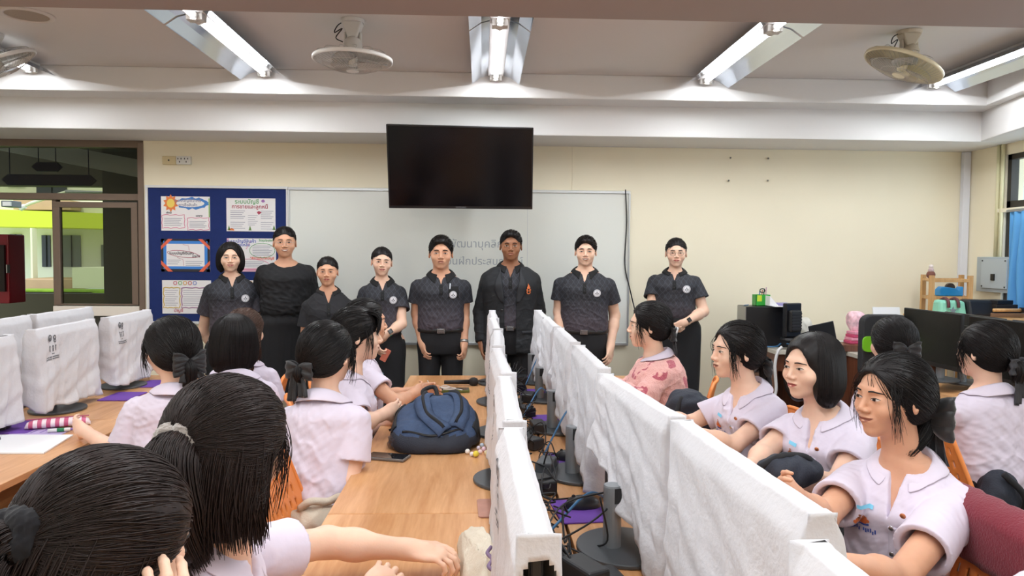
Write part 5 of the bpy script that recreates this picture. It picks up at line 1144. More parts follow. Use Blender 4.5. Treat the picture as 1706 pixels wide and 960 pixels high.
# ------------------------------------------------------------------ hands
def hand_ops(w, d, nrm, S=1.0, curl=.5, side=1, spread=.12, thumb=.5):
    """w wrist point, d direction of the hand, nrm back-of-hand normal; side +1: thumb on +lat"""
    w = Vector(w); d = Vector(d).normalized(); nrm = Vector(nrm); nrm = (nrm-d*nrm.dot(d)).normalized(); lat = d.cross(nrm)*side; o = []
    R = np.array(Matrix((lat, d, nrm)).transposed())
    o.append(('+', Ell(w+d*.045*S, (.040*S, .052*S, .0155*S), R), .012)); o.append(('+', Cone(w-d*.02*S, w+d*.03*S, .024*S, .024*S), .02))
    ln = (.072, .080, .074, .058); rr = (.0085, .0088, .0082, .0072)
    for i in range(4):
        b = w + d*(.082-.004*abs(i-1.2))*S + lat*(.028-.0185*i)*S; dir_ = (d+lat*(spread*(1-i*.75))).normalized(); a = curl*.55; L = ln[i]*S; p = b; prev = b - d*.02*S
        o.append(('+', Cone(prev, b, rr[i]*S*1.05, rr[i]*S), .006))
        for seg, fr in enumerate((.45, .30, .25)):
            q = p + (dir_*math.cos(a)-nrm*math.sin(a))*L*fr; o.append(('+', Cone(p, q, rr[i]*S*(1-.08*seg), rr[i]*S*(.94-.1*seg)), .003)); p = q; a += curl*(.9+.08*i)
    b = w+d*.022*S+lat*.024*S; q = b+(d*.5+lat*.55-nrm*.25*thumb).normalized()*.036*S; o.append(('+', Cone(b, q, .0125*S, .0105*S), .012))
    r = q+(d*.85+lat*(.35-.5*thumb)-nrm*.35*thumb).normalized()*.030*S; o.append(('+', Cone(q, r, .0098*S, .0085*S), .004)); s_ = r+(d*.95-lat*.25*thumb-nrm*.4*thumb).normalized()*.022*S; o.append(('+', Cone(r, s_, .0086*S, .0072*S), .003))
    return o
from mathutils.bvhtree import BVHTree
V3 = lambda v: Vector([float(q) for q in v])
FK = [(-.18, .160, .105, 0), (0, .168, .115, 0), (.2, .150, .102, .0), (.38, .128, .088, .0), (.6, .140, .098, .006), (.75, .150, .110, .016), (.84, .150, .092, 0), (.92, .120, .076, -.004), (.98, .088, .064, -.006), (1.05, .060, .055, -.008)]
MK = [(-.18, .155, .10, 0), (0, .162, .112, 0), (.2, .152, .108, .008), (.38, .148, .106, .008), (.6, .162, .112, .006), (.75, .175, .118, .008), (.86, .172, .100, 0), (.94, .136, .084, -.002), (.99, .100, .070, -.006), (1.05, .066, .058, -.008)]
# shirt shapes: boxier at the waist
BK = [(-.02, .158, .112, 0), (.06, .172, .130, .004), (.16, .172, .132, .006), (.38, .160, .120, .006), (.6, .158, .116, .010), (.75, .160, .120, .016), (.86, .157, .102, 0), (.94, .126, .083, -.004), (.99, .094, .068, -.006), (1.04, .070, .060, -.008)]
PK = [(.10, .152, .112, .004), (.16, .166, .124, .008), (.28, .166, .124, .012), (.45, .162, .120, .010), (.6, .168, .120, .008), (.75, .180, .124, .010), (.86, .176, .106, 0), (.94, .140, .088, -.002), (.99, .102, .073, -.006), (1.04, .072, .064, -.008)]
def ik(S, Wt, L1, L2, pole):
    d = Wt-S; L = d.length
    if L > (L1+L2)*.995: Wt = S+d*((L1+L2)*.995/L); d = Wt-S; L = d.length
    a = (L1*L1-L2*L2+L*L)/(2*L); h = math.sqrt(max(0, L1*L1-a*a)); n = d/L; p = Vector(pole); p = (p-n*p.dot(n)); p = p.normalized() if p.length > 1e-5 else n.orthogonal().normalized()
    return S+n*a+p*h, Wt
def person(label, group, P0, P1, phi, head, hphi, hs, hpitch=0, hroll=0, s=1.0, sex='f', skin='mid', hair='black', hstyle='tied', sw=1.0, fat=1.0, arms=None,
           top='polo', bottom='skirt', sit=False, face=None, q=.0045, extra=None, hem=.45, fold=1.0, sleeve=.54, tie=(0, .115, -.015), nstr=260, hrad=.0016, headfat=0.0, vneck=None, seed=1, knees=None, hvol=1.0, ponytail=None, neckr=1.0, feetz=0.0, bangs=0):
    ext = {}
    root = thing('person', label, 'person', (P0[0], P0[1], 0), group=group); P0 = Vector(P0); P1 = Vector(P1); O = Vector((P0.x, P0.y, 0))
    def rel(v): return v - O
    P0 = rel(P0); P1 = rel(P1); Hc = rel(Vector(head)); ph = math.radians(phi); Lt = (P1-P0).length; ax = (P1-P0)/Lt
    lat = Vector((-math.sin(ph), math.cos(ph), 0)); lat = (lat-ax*lat.dot(ax)).normalized(); fw = lat.cross(ax).normalized()
    R = Matrix.Rotation(math.radians(hphi)+PI/2, 3, 'Z') @ Matrix.Rotation(math.radians(hpitch), 3, 'X') @ Matrix.Rotation(math.radians(hroll), 3, 'Y')
    T = (np.array(R, F32), np.array(Hc, F32)); S = hs; fem = sex == 'f'; skm = SK[skin]
    def scale(keys, w=1.0, dd=1.0): return [(a*Lt, b*s*w, c*s*dd, d*s) for a, b, c, d in keys]
    body_k = scale(FK if fem else MK, sw*.98, fat*.96)
    nb = np.array(P1, F32)
    hops = xf_ops(head_ops(1, fem, headfat), T, S)
    neck_top = Hc+R@(Vector((0, .020, -.055))*S); nr = (.049 if fem else .056)*neckr*S
    neck = [('+', Cone(P1-ax*.05, neck_top, nr*1.08, nr*1.0), .028), ('+', Cone(P1-ax*.05, P1-ax*.02, nr*1.4, nr*1.05), .02)]
    tl = Loft(P0, ax, lat, fw, body_k)
    parts = []
    hq = q*.72
    D = field(hops+neck+[('+', tl, .03)], hq, lo=np.minimum(np.array(Hc)-.14*S, np.array(P1)-.13), hi=np.maximum(np.array(Hc)+.14*S, np.array(P1)+.13)); v, f = nets(*D); v = relax(v, f, 1, .4); parts.append((v, f))
    low = [('+', Loft(P0, ax, lat, fw, body_k, grow=-.012), 0)]
    # arms
    Sj = {}; arm_geo = {}
    L1, L2 = .262*s, .232*s
    for sd, nm_ in ((1, 'L'), (-1, 'R')):
        a = (arms or {}).get(nm_, {}); sj = P0+ax*(Lt*.80)+lat*sd*((.140 if fem else .165)*s*sw)-fw*.005 + Vector(a.get('sh', (0, 0, 0))); r0, r1, r2 = ((.044, .035, .023) if fem else (.048, .039, .027)); r0 *= s*(.5+.5*fat); r1 *= s*(.4+.6*fat); r2 *= s
        wt = rel(Vector(a['w'])) if 'w' in a else sj+Vector((0, 0, -1))*(L1+L2)*.97+lat*sd*.05*s+fw*.03
        if 'e' in a: el = rel(Vector(a['e'])); wr = wt; 
        else: el, wr = ik(sj, wt, L1, L2, Vector(a.get('pole', -fw*.8+lat*sd*.6)))
        fd = (wr-el).normalized(); hd = Vector(a['hd']) if 'hd' in a else fd; hn = Vector(a['hn']) if 'hn' in a else (lat*sd*1.0-fd*(lat*sd).dot(fd))
        ops = [('+', Cone(sj, el, r0, r1), 0), ('+', Cone(el, el.lerp(wr, .35), r1*.98, r1*1.02), .02), ('+', Cone(el.lerp(wr, .3), wr, r1*1.0, r2), .02)] + hand_ops(wr, hd, hn, s*.96, a.get('curl', .45), side=a.get('side', -sd), spread=a.get('spread', .10), thumb=a.get('thumb', .5))
        arm_geo[nm_] = (sj, el, wr, r0, r1, r2)
        v, f = nets(*field(ops, q*.85)); v = relax(v, f, 1, .4); parts.append((v, f))
    # legs
    hipj = {sd: P0+lat*sd*.085*s-Vector((0, 0, .02)) for sd in (1, -1)}; legs = {}
    for sd in (1, -1):
        hj = hipj[sd]
        if sit:
            kn = hj+Vector((fw.x, fw.y, 0)).normalized()*.40*s+lat*sd*.01; kn.z = .50; an = kn+Vector((fw.x, fw.y, 0))*.02; an.z = .08
            if knees is not None: kn = rel(Vector(knees))+lat*sd*.085*s; an = kn.copy(); an.z = .08
        else: kn = hj*1.0; kn.z = .27*2*hj.z/1.0*.95; kn = Vector((hj.x, hj.y, hj.z*.53)); an = Vector((hj.x+lat.x*sd*.02, hj.y, .08))
        legs[sd] = (hj, kn, an); low += [('+', Cone(hj, kn, .082*s*fat, .052*s), .03), ('+', Cone(kn, kn.lerp(an, .35), .050*s, .050*s), .02), ('+', Cone(kn.lerp(an, .3), an, .050*s, .033*s), .02)]
    v, f = nets(*field(low, .012)); parts.append((v, f))
    V, F = merge(parts); npmesh('body', V, F, skm, root)
    for sd in (1, -1):          # shoes
        an = legs[sd][2]; fd = Vector((fw.x, fw.y, 0)).normalized(); b = Vector((an.x, an.y, .035))
        ops = [('+', Cone(b-fd*.04, b+fd*.12, .036, .034), 0), ('+', Cone(b+Vector((0, 0, .03)), an-Vector((0, 0, .01)), .036, .034), .02), ('-', Fn(lambda X, Y, Z: Z+0*X+0*Y, (-9, -9, -.2), (9, 9, .004)), 0)]
        v, f = nets(*field(ops[:2], .008)); v[:, 2] = np.maximum(v[:, 2], .002); npmesh('shoe', v, f, M_leather, root)
        if sit and fem: v, f = nets(*field([('+', Cone(an-Vector((0, 0, .03)), an+Vector((0, 0, .06)), .038, .040), 0)], .008)); npmesh('sock', v, f, mat('white_sock', '#e8e8ea', .9), root)
    # face
    if face is not None: face_parts(head_ops(1, fem, headfat), T, S, root, **face)
    # ------------------------------------------------ top
    def garment(name, keys, grow, m, t0, t1, sl_frac, sl_r, cut, wq=1.0, long=False, nrm_open=True, foldamp=.004, thickv=.0, h=None, extra_ops=(), seedk=0, par=None):
        L = Loft(P0, ax, lat, fw, keys, t0=t0, t1=t1, grow=grow); ops = []; neg = []
        for nm_ in ('L', 'R'):
            if sl_frac == 0: break
            sj, el, wr, r0, r1, r2 = arm_geo[nm_]; sg = 1 if nm_ == 'L' else -1
            if long:
                a_ = wr.lerp(el, .06); ops += [('+', Cone(sj-lat*sg*.02, el, r0+.020*s, r1+.019*s), .035*s), ('+', Cone(el, a_, r1+.019*s, r2+.016*s), .01)]; e_, dr, rr = a_, (wr-el).normalized(), r2+.014*s
            else:
                e_ = sj.lerp(el, sl_frac); dr = (el-sj).normalized(); rr = sl_r*s; ops += [('+', Cone(sj-lat*sg*.010*s-dr*.0, e_+dr*.03, r0+.013*s, rr), .065*s)]
            E_ = np.array(e_, F32); Dn = np.array(dr, F32)
            neg += [('-', Fn(lambda X, Y, Z, E_=E_, Dn=Dn, rr=rr: np.maximum(-((X-E_[0])*Dn[0]+(Y-E_[1])*Dn[1]+(Z-E_[2])*Dn[2]), np.sqrt((X-E_[0])**2+(Y-E_[1])**2+(Z-E_[2])**2)-rr*1.8), E_-rr*1.9, E_+rr*1.9), .0),
                    ('-', Cone(e_-dr*.045*s, e_+dr*.03, min(rr-.028*s, r0), rr-.011*s), .0)]
        ops += neg; ops += [('+', L, .014*s)]; ops += list(extra_ops)
        nn = nr*1.26
        ops += [('-', Cone(P1-ax*.020, P1+ax*.12, nn, nn*1.25), .006)]
        if cut: ops.append(cut)
        h = h or q*1.15; v, f = nets(*field(ops, h)); v = relax(v, f, 1, .35); n = normals(v, f)
        vl = v-np.array(P0, F32); tt = vl@np.array(ax, F32)
        rr_ = sl_r*s; amp = foldamp*(.55+.8*np.clip(1-tt/(Lt*.9), 0, 1)); 
        w = fnoise(v*np.array((1.3, 1.3, .55)), 26/s, seed*7+seedk)+.55*fnoise(v*np.array((1, 1, 1.0)), 58/s, seed*5+seedk)+.25*fnoise(v, 120/s, seed+3)
        for nm_ in (('L', 'R') if sl_frac and not long else ()):
            sj, el, wr, r0, r1, r2 = arm_geo[nm_]; dE = np.linalg.norm(v-np.array(sj.lerp(el, sl_frac), F32), axis=1); amp = amp*np.clip((dE-rr_*.7)/.10, .15, 1)
        rdg = 1-np.abs(fnoise(v*np.array((.8, .8, 1.3)), 20/s, seed*11))*2.2
        v = v+n*((w+.8*np.maximum(rdg, 0)**2)*amp*fold)[:, None]
        o = npmesh(name, v, f, m, par or root); bv = BVHTree.FromPolygons(v.tolist(), f.tolist()); return o, bv
    def wedge(t0f, k, base=.0):
        def fn(X, Y, Z):
            x, y, z = X-P0.x, Y-P0.y, Z-P0.z; u = x*lat.x+y*lat.y+z*lat.z; w_ = x*fw.x+y*fw.y+z*fw.z; t = x*ax.x+y*ax.y+z*ax.z
            return np.maximum(np.maximum(np.abs(u)-base-k*(t-t0f*Lt), t0f*Lt-t), -w_+.0)
        c = np.array(P1-ax*.1+fw*.06); return ('-', Fn(fn, c-.25, c+.25), .0)
    near = sit
    def hit(bv, u, t, lift=.0015, back=False):
        o_ = P0+lat*u+ax*t+fw*((.185*s*max(1, fat)+.02 if near else .5) if not back else -.5); d_ = -fw if not back else fw; r = bv.ray_cast(o_, d_)
        return (r[0] if r[0] is not None else P0+lat*u+ax*t)-d_*lift
    def patch(name, bv, fn, nu, nv, m, lift=.0015, par=None, solid=0):       # fn(a, b) -> (u, t)
        vs = []; 
        for j in range(nv+1):
            for i in range(nu+1): u, t = fn(i/nu, j/nv); vs.append(hit(bv, u, t, lift))
        return poly(name, vs, [(j*(nu+1)+i, j*(nu+1)+i+1, (j+1)*(nu+1)+i+1, (j+1)*(nu+1)+i) for j in range(nv) for i in range(nu)], m, par or root, smooth=True, solid=solid)
    def disc(name, bv, u, t, r, m, lift=.003, par=None, r0=0): return patch(name, bv, lambda a, b: (u+(r0+(r-r0)*b)*math.cos(2*PI*a), t+(r0+(r-r0)*b)*math.sin(2*PI*a)), 24, 2, m, lift, par)
    def stud(name, bv, u, t, r, m, par=None):
        c = hit(bv, u, t, .001); v, f = nets(*field([('+', Ell(c, (r, r, r)), 0)], r*.35)); v = (v-np.array(c)); fwv = np.array(fw); v -= (v@fwv)[:, None]*fwv*.55; return npmesh(name, v+np.array(c), f, m, par or root)
    def collar(bv, m, w=.042, op=.50, tip=.035, stand=.028, back=.006, name='collar', rr=1.0, drop=.0):
        n = 48; rows = [[], [], [], []]; rn = nr*1.28*rr
        for i in range(n+1):
            th = op+(2*PI-2*op)*i/n; fr = .5+.5*math.cos(th); e = max(0, 1-min(th-op, 2*PI-op-th)/.9); sx, cx = math.sin(th), math.cos(th)
            hb_ = stand*s*(1-fr)+.026*s; yv = -.008*s
            def at(r, t): return P1+lat*(sx*r)+fw*(cx*r*.95+yv)+ax*t
            rows[0].append(at(rn*.96, -.016*s-drop*fr)); rows[1].append(at(rn*.99, hb_-.016*s*fr-drop*fr)); rows[2].append(at(rn*1.08, hb_-.014*s*fr-.001-drop*fr))
            rn2 = rn*1.10+w*s*(.66+.30*e); hi_ = hb_-.014*s*fr-.001-drop*fr; low_ = hi_-w*s*(.80+.30*e)-tip*s*e**1.3
            o_ = at(rn2, .20*s); r = bv.ray_cast(o_, -ax); tt_ = (r[0]-P1).dot(ax)+.005*s if r[0] is not None else low_
            rows[3].append(at(rn2, min(max(tt_, low_), hi_-.006*s)))
        mid = [a.lerp(b, .5) + (a-P1).normalized()*.004*s+ax*.004*s for a, b in zip(rows[2], rows[3])]; allr = [rows[0], rows[1], rows[2], mid, rows[3]]
        vs = [p for r_ in allr for p in r_]; fs = [(j*(n+1)+i, j*(n+1)+i+1, (j+1)*(n+1)+i+1, (j+1)*(n+1)+i) for j in range(4) for i in range(n)]
        o = poly(name, vs, fs, m, root, smooth=True, solid=.0028*s); ss = o.modifiers.new('sub', 'SUBSURF'); ss.levels = ss.render_levels = 1; return o
    ext.update(hit=hit, patch=patch, disc=disc, stud=stud, P0=P0, P1=P1, ax=ax, lat=lat, fw=fw, Lt=Lt, root=root, O=O, T=T, S=S, arm=arm_geo, R=R, Hc=Hc, collar=collar, garment=garment, wedge=wedge, s=s)
    if top in ('polo', 'plainpolo', 'jacket'):
        k = scale(PK, sw*(.90 if fem else .98), fat*(.95 if fem else 1.0)); m_ = M_polo if top != 'plainpolo' else mat('plain_black_polo', '#202024', .85, bump=.15, bscale=200)
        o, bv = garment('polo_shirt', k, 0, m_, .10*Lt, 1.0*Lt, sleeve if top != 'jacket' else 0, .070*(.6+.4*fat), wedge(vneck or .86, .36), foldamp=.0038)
        collar(bv, M_blk2, w=.050, op=.34, tip=.026)
        patch('placket', bv, lambda a, b: ((-.013+.026*a)*s, Lt*(.70+.165*b)), 2, 10, M_blk2, .0012)
        stud('button', bv, 0, Lt*.80, .005*s, M_leather); stud('button', bv, 0, Lt*.74, .005*s, M_leather)
        if top != 'jacket':
            if top == 'polo':
                u, t = .083*s*sw, Lt*.71; b = disc('round_badge', bv, u, t, .027*s, M_badge, .0035)
                for (du, dt, r_) in ((0, .004, .004), (-.008, -.004, .004), (.008, -.004, .004), (0, -.012, .003), (0, .013, .0025)): disc('badge_print', bv, u+du*s, t+dt*s, r_*s, M_bdk, .0045, b)
                disc('badge_ring', bv, u, t, .024*s, M_bdk, .0045, b, r0=.0222*s)
        else:
            jk = scale([(-.20, .178, .125, .004), (-.05, .178, .126, .004)]+[(a, b*1.04, c*1.06, d) for a, b, c, d in MK[1:-1]]+[(1.04, .075, .066, -.008)], sw, fat)
            def fo(X, Y, Z):
                x, y, z = X-P0.x, Y-P0.y, Z-P0.z; u = x*lat.x+y*lat.y+z*lat.z; w_ = x*fw.x+y*fw.y+z*fw.z; t = x*ax.x+y*ax.y+z*ax.z
                hw = .043+np.maximum(0, t-.55*Lt)*.12; return np.maximum(np.abs(u)-hw, -w_)
            c = np.array(P0+ax*.2+fw*.1); jo, jb = garment('suit_jacket', jk, .024, M_jacket, -.22*Lt, 1.0*Lt, 1, .07, ('-', Fn(fo, c-.55, c+.55), .004), long=True, foldamp=.003, seedk=5)
            for sg in (-1, 1):
                pts = lambda a, b, sg=sg: (sg*(.045+.0+max(0, b*.45-.0)*Lt*.0+ (.010+.048*math.sin(PI*min(1, b*1.12))**.8*(1 if b < .82 else .8))*a*s + max(0, (.5+.5*b)-.55)*Lt*.10), Lt*(.50+.48*b))
                patch('lapel', jb, pts, 4, 14, mat('suit_lapel', '#202227', .7), .005, jo, solid=.002)
            cu = jo; u, t = .128*s, Lt*.70
            for (du, dt, r_, mm) in ((0, .024, .006, M_emb), (0, .010, .011, M_emb), (-.008, -.006, .008, M_emb), (.008, -.006, .008, M_emb), (0, -.022, .014, M_emb), (0, -.004, .006, M_jacket), (0, -.022, .008, M_jacket), (-.003, .034, .003, M_emb)): disc('crest_stitching', jb, u+du*s, t+dt*s, r_*s, mm, .004 if mm is M_emb else .005, jo)
            patch('pocket_flap', jb, lambda a, b: ((.085+.085*a)*s, Lt*(.06+.045*b)), 4, 2, mat('suit_lapel', '#202227', .7), .005, jo, solid=.002)
            stud('button', jb, -.058*s, Lt*.40, .009*s, M_leather, jo)
    elif top == 'blackblouse':
        k = scale(PK, sw*.93, fat)
        c = ('-', Ell(P1+fw*.03-ax*.01, (.078*s, .078*s, .040*s)), .004); o, bv = garment('black_blouse', k, .004, M_blk, .06*Lt, 1.0*Lt, 1, .05, c, long=True, foldamp=.006)
    elif top == 'uniform':
        k = scale(BK, sw*.96, fat); o, bv = garment('school_blouse', k, .002, M_blouse, -.02*Lt, 1.0*Lt, sleeve, .071*(.5+.5*fat), wedge(vneck or .73, .20), foldamp=.0070)
        collar(bv, M_blouse, w=.060, op=.30, tip=.045, stand=.024, drop=.014)
        patch('front_placket', bv, lambda a, b: ((.004+.028*a)*s, Lt*(.06+.64*b)), 2, 24, M_blouse, .0022, solid=.0015)
        for tt_ in (.69, .50, .32, .14): stud('button', bv, .012*s, Lt*tt_, .0082*s, M_btn)
        stud('copper_pin', bv, .038*s, Lt*.785, .0085*s, M_cop)
        u, t = -.066*s, Lt*.69; e = disc('embroidered_emblem', bv, u, t-.006, .010*s, M_emb, .002)
        for (du, dt, r_) in ((-.012, -.002, .006), (.012, -.002, .006), (0, .010, .007), (0, .021, .0035), (-.006, .006, .005), (.006, .006, .005)): disc('emblem_flame', bv, u+du*s, t+dt*s, r_*s, M_emb if du else M_cop, .0024, e)
        patch('emblem_base', bv, lambda a, b: (u+(-.016+.032*a)*s, t+(-.020+.006*b+.004*abs(2*a-1))*s), 6, 1, M_embb, .0024, e)
        for k_ in range(11): 
            if k_ == 4: continue
            patch('name_stitching', bv, lambda a, b, k_=k_: (u+(-.036+.0068*k_+.0042*a)*s, t+(-.040+(.004 if k_ % 3 else 0)+(.010 if k_ % 2 else .013)*b)*s), 1, 1, M_embb, .0022, e)
        patch('collar_tag', bv, lambda a, b: ((-.040-.034*a)*s, Lt*(.775)+(.006*a+.011*b)*s), 3, 1, M_tag, .004)
    elif top == 'knit':
        k = scale(BK, sw*1.02, fat*1.05); o, bv = garment('knit_jumper', k, .012, M_knit, -.06*Lt, 1.0*Lt, 1, .07, wedge(.90, .4), long=True, foldamp=.009)
        collar(bv, M_blouse, w=.05, op=.5, tip=.03)
    ext['bv'] = bv
    # ------------------------------------------------ bottom
    wt_ = .14*Lt
    if bottom == 'trousers':
        ops = [('+', Loft(P0, ax, lat, fw, scale([(-.30, .150, .105, 0), (-.1, .168, .120, 0), (0, .168, .122, 0), (.2, .156, .112, .006)], sw*.97, fat), t0=-.25*Lt, t1=.16*Lt), 0)]
        for sd in (1, -1): hj, kn, an = legs[sd]; ops += [('+', Cone(hj-Vector((0, 0, .04)), kn, .086*s, .068*s), .02), ('+', Cone(kn, Vector((an.x, an.y, .05)), .073*s, .060*s), .02)]
        v, f = nets(*field(ops, .009)); v = v+normals(v, f)*(fnoise(v*np.array((1.4, 1.4, .6)), 24, seed)*.003)[:, None]; npmesh('trousers', v, f, M_trs, root)
        bl = Loft(P0, ax, lat, fw, scale([(.0, .166, .120, .002), (.3, .160, .118, .008)], sw*.97, fat), t0=.105*Lt, t1=.105*Lt+.034, grow=.009); v, f = nets(*field([('+', bl, 0)], .006)); bo = npmesh('belt', v, f, M_leather, root)
        bb_ = BVHTree.FromPolygons(v.tolist(), f.tolist()); c = hit(bb_, 0, .105*Lt+.017, .004); Rb = Matrix((lat, fw, ax)).transposed()
        MB().cbox(c, (.055, .008, .036), Rb).build('buckle', mat('belt_buckle', '#8a8a8c', .25, metal=.8), bo, bevel=.003); MB().cbox(c+fw*.004, (.040, .004, .022), Rb).build('buckle_plate', mat('belt_buckle_plate', '#77777a', .3, metal=.8), bo, bevel=.002)
    elif bottom == 'skirt' and not sit:
        z1 = (P0+ax*.17*Lt).z; up = Vector((0, 0, 1)); kk = [(hem, .172*s*sw, .150*s, 0), (hem+.15, .175*s*sw, .146*s, 0), (P0.z-.08, .186*s*sw, .142*s, 0), (P0.z, .180*s*sw, .134*s*fat, 0), (z1-.05, .156*s*sw, .120*s*fat, .004), (z1, .146*s*sw, .112*s*fat, .004)]
        v, f = nets(*field([('+', Loft((P0.x, P0.y, 0), up, lat, Vector((fw.x, fw.y, 0)).normalized(), kk), 0)], .008)); v = v+normals(v, f)*(fnoise(v*np.array((1.6, 1.6, .3)), 26, seed)*.004)[:, None]; npmesh('skirt', v, f, M_blk, root)
    if sit:
        ops = [('+', Loft(P0, ax, lat, fw, scale([(-.16, .165, .13, .01), (0, .175, .13, .01), (.12, .155, .12, .004)], sw, fat), t0=-.15*Lt, t1=.10*Lt), 0)]
        for sd in (1, -1): hj, kn, an = legs[sd]; ops += [('+', Cone(hj, kn+Vector((0, 0, -.01)), .105*s, .088*s), .09), ('+', Cone(kn, kn.lerp(an, .35), .088*s, .075*s), .06)]
        v, f = nets(*field(ops, .009)); v = v+normals(v, f)*(fnoise(v, 30, seed)*.005)[:, None]; npmesh('skirt' if bottom == 'skirt' else 'trousers', v, f, M_blk, root)
        bl = Loft(P0, ax, lat, fw, scale([(-.1, .170, .125, .01), (.15, .158, .122, .004)], sw, fat), t0=.02*Lt, t1=.02*Lt+.04, grow=.004); v, f = nets(*field([('+', bl, 0)], .008)); npmesh('belt', v, f, M_leather, root)
    # ------------------------------------------------ hair
    hp = hair_volume(hstyle, hvol); hx = xf_ops([x for x in hp if not isinstance(x[1], Fn)], T, S); 
    Tn, tn = T; Ri = Tn.T
    def wrapfn(fn): return lambda X, Y, Z: fn(*[ (Ri[a,0]*(X-tn[0])+Ri[a,1]*(Y-tn[1])+Ri[a,2]*(Z-tn[2]))/S for a in range(3)])*S
    for x in hp:
        if isinstance(x[1], Fn): hx.append(('-', Fn(wrapfn(x[1].f), tn-.2*S, tn+.2*S), x[2]*S))
    v, f = nets(*field(hx, max(.0035, hq)*1.0)); hl = ((v-tn)@Tn)/S
    v = v+normals(v, f)*(fnoise(hl*np.array((3.0, .6, .6)), 90, seed)*.0016*S)[:, None]
    geo = [(v, f)]; rs = np.random.RandomState(seed)
    def toW(L): return (L*S)@Tn.T+tn
    if hstyle == 'short':
        d = rs.normal(size=(nstr*2, 3)); d /= np.linalg.norm(d, axis=1, keepdims=True); c = np.array((0, .015, .02)); r = hair_radius(hp, d.astype(F32), c.astype(F32)); p = c+d*r[:, None]
        ok = eval_ops(hp, (c+(p-c)*.985).astype(F32)) < .0015; p = p[ok]; d = d[ok]; flow = np.stack([p[:, 0]*2.0+.35, -.6-0*p[:, 0], .5+0*p[:, 0]], 1)*.02; L = np.stack([p-flow*.5-d*.001, p+d*.0015, p+flow*.5+d*.0005], 1)
        geo.append(strands(toW(L), np.full(len(L), .0018*S)))
    elif hstyle in ('bob', 'longbob'):
        tp = np.array((0.0, -.0, .125)); d = rs.normal(size=(nstr*3, 3)); d[:, 2] = np.abs(d[:, 2])*.6-.35; d /= np.linalg.norm(d, axis=1, keepdims=True); c = np.array((0, .015, .02), F32)
        az = rs.uniform(-PI*.70, PI*.70, nstr*2); ts = np.linspace(0, 1, 14); bot = -.105 if hstyle == 'bob' else -.13
        el = (PI/2*.97)*(1-ts)[None, :] + (-1.05)*ts[None, :]
        dd = np.stack([np.sin(az)[:, None]*np.cos(el), np.cos(az)[:, None]*np.cos(el), np.sin(el)+0*az[:, None]], -1); rr_ = hair_radius(hp, dd.reshape(-1, 3).astype(F32), c).reshape(dd.shape[:2])
        L = c+dd*(rr_+rs.uniform(-.001, .0025, (len(az), 1)))[..., None]; z = L[..., 2]; bad = z < bot-rs.uniform(0, .012, (len(az), 1)); L[..., 2] = np.maximum(L[..., 2], bot-rs.uniform(0, .012, (len(az), 1)))
        okk = eval_ops(hp, (c+(L[:, 7]-c)*.98).astype(F32)) < .003; geo.append(strands(toW(L[okk]), np.full(okk.sum(), hrad*S)))
    else:
        L = hair_strands(hp, tie, nstr, 16, seed, hrad); geo.append(strands(toW(L), np.full(len(L), hrad*S)))
        if hstyle == 'tied_bangs' or bangs:
            nb_ = max(14, min(48, nstr//(34 if nstr < 900 else 18))); 
            for sg in (-1, 1):
                st = np.stack([sg*rs.uniform(.045, .070, nb_), rs.uniform(-.060, -.010, nb_), rs.uniform(.045, .07, nb_)], 1); en = np.stack([sg*rs.uniform(.072, .084, nb_), rs.uniform(-.058, -.015, nb_), rs.uniform(-.125, .0, nb_)], 1)
                geo.append(strands(toW(fall_strands(st, en, np.array((sg*.012, -.012, 0)), 9, .003, seed+sg)), np.full(nb_, hrad*S*.8)))
            if hstyle == 'tied_bangs':
                nf_ = nstr//3; st = np.stack([rs.uniform(-.045, .045, nf_), rs.uniform(-.050, -.030, nf_), rs.uniform(.095, .112, nf_)], 1); en = np.stack([st[:, 0]*1.5, rs.uniform(-.092, -.085, nf_)+np.abs(st[:, 0])*.25, rs.uniform(.015, .035, nf_)-np.abs(st[:, 0])*.3], 1)
                geo.append(strands(toW(fall_strands(st, en, np.array((0, -.030, .022)), 9, .002, seed+5)), np.full(nf_, hrad*S)))
    if hstyle == 'halfup':
        nh = nstr//2; az = rs.uniform(-PI*.55, PI*.55, nh); c = np.array((0, .015, .02)); z0_ = rs.uniform(-.06, .04, nh); dirs = np.stack([np.sin(az), np.cos(az), (z0_-.02)/.10], 1); dirs /= np.linalg.norm(dirs, axis=1, keepdims=True)
        st_ = c+dirs*hair_radius(hp, dirs.astype(F32), c.astype(F32))[:, None]; en = st_.copy(); en[:, 2] = rs.uniform(-.165, -.11, nh); en[:, :2] *= rs.uniform(.80, 1.02, (nh, 1)); geo.append(strands(toW(fall_strands(st_, en, np.array((0, .012, 0)), 12, .004, seed+8)), np.full(nh, hrad*S*1.2)))
    if ponytail:
        pts = [Vector(p) for p in ponytail['pts']]; sp_ = np.array(spline(pts, 5)); npn = ponytail.get('n', 260); rad = np.interp(np.linspace(0, 1, len(sp_)), [0, .15, .6, 1], ponytail.get('r', (.014, .026, .026, .010)))
        a = rs.uniform(0, 2*PI, npn); r_ = np.sqrt(rs.uniform(0, 1, npn)); tg = np.gradient(sp_, axis=0); tg /= np.linalg.norm(tg, axis=1, keepdims=True); A = np.cross(tg, (1, .01, .02)); A /= np.linalg.norm(A, axis=1, keepdims=True)+1e-9; B = np.cross(tg, A)
        ln_ = rs.uniform(.85, 1.0, npn); idx = np.linspace(0, 1, len(sp_))[None, :]*ln_[:, None]*(len(sp_)-1); i0 = np.minimum(idx.astype(int), len(sp_)-2); fr_ = (idx-i0)[..., None]
        def samp(Q): return Q[i0]*(1-fr_)+Q[i0+1]*fr_
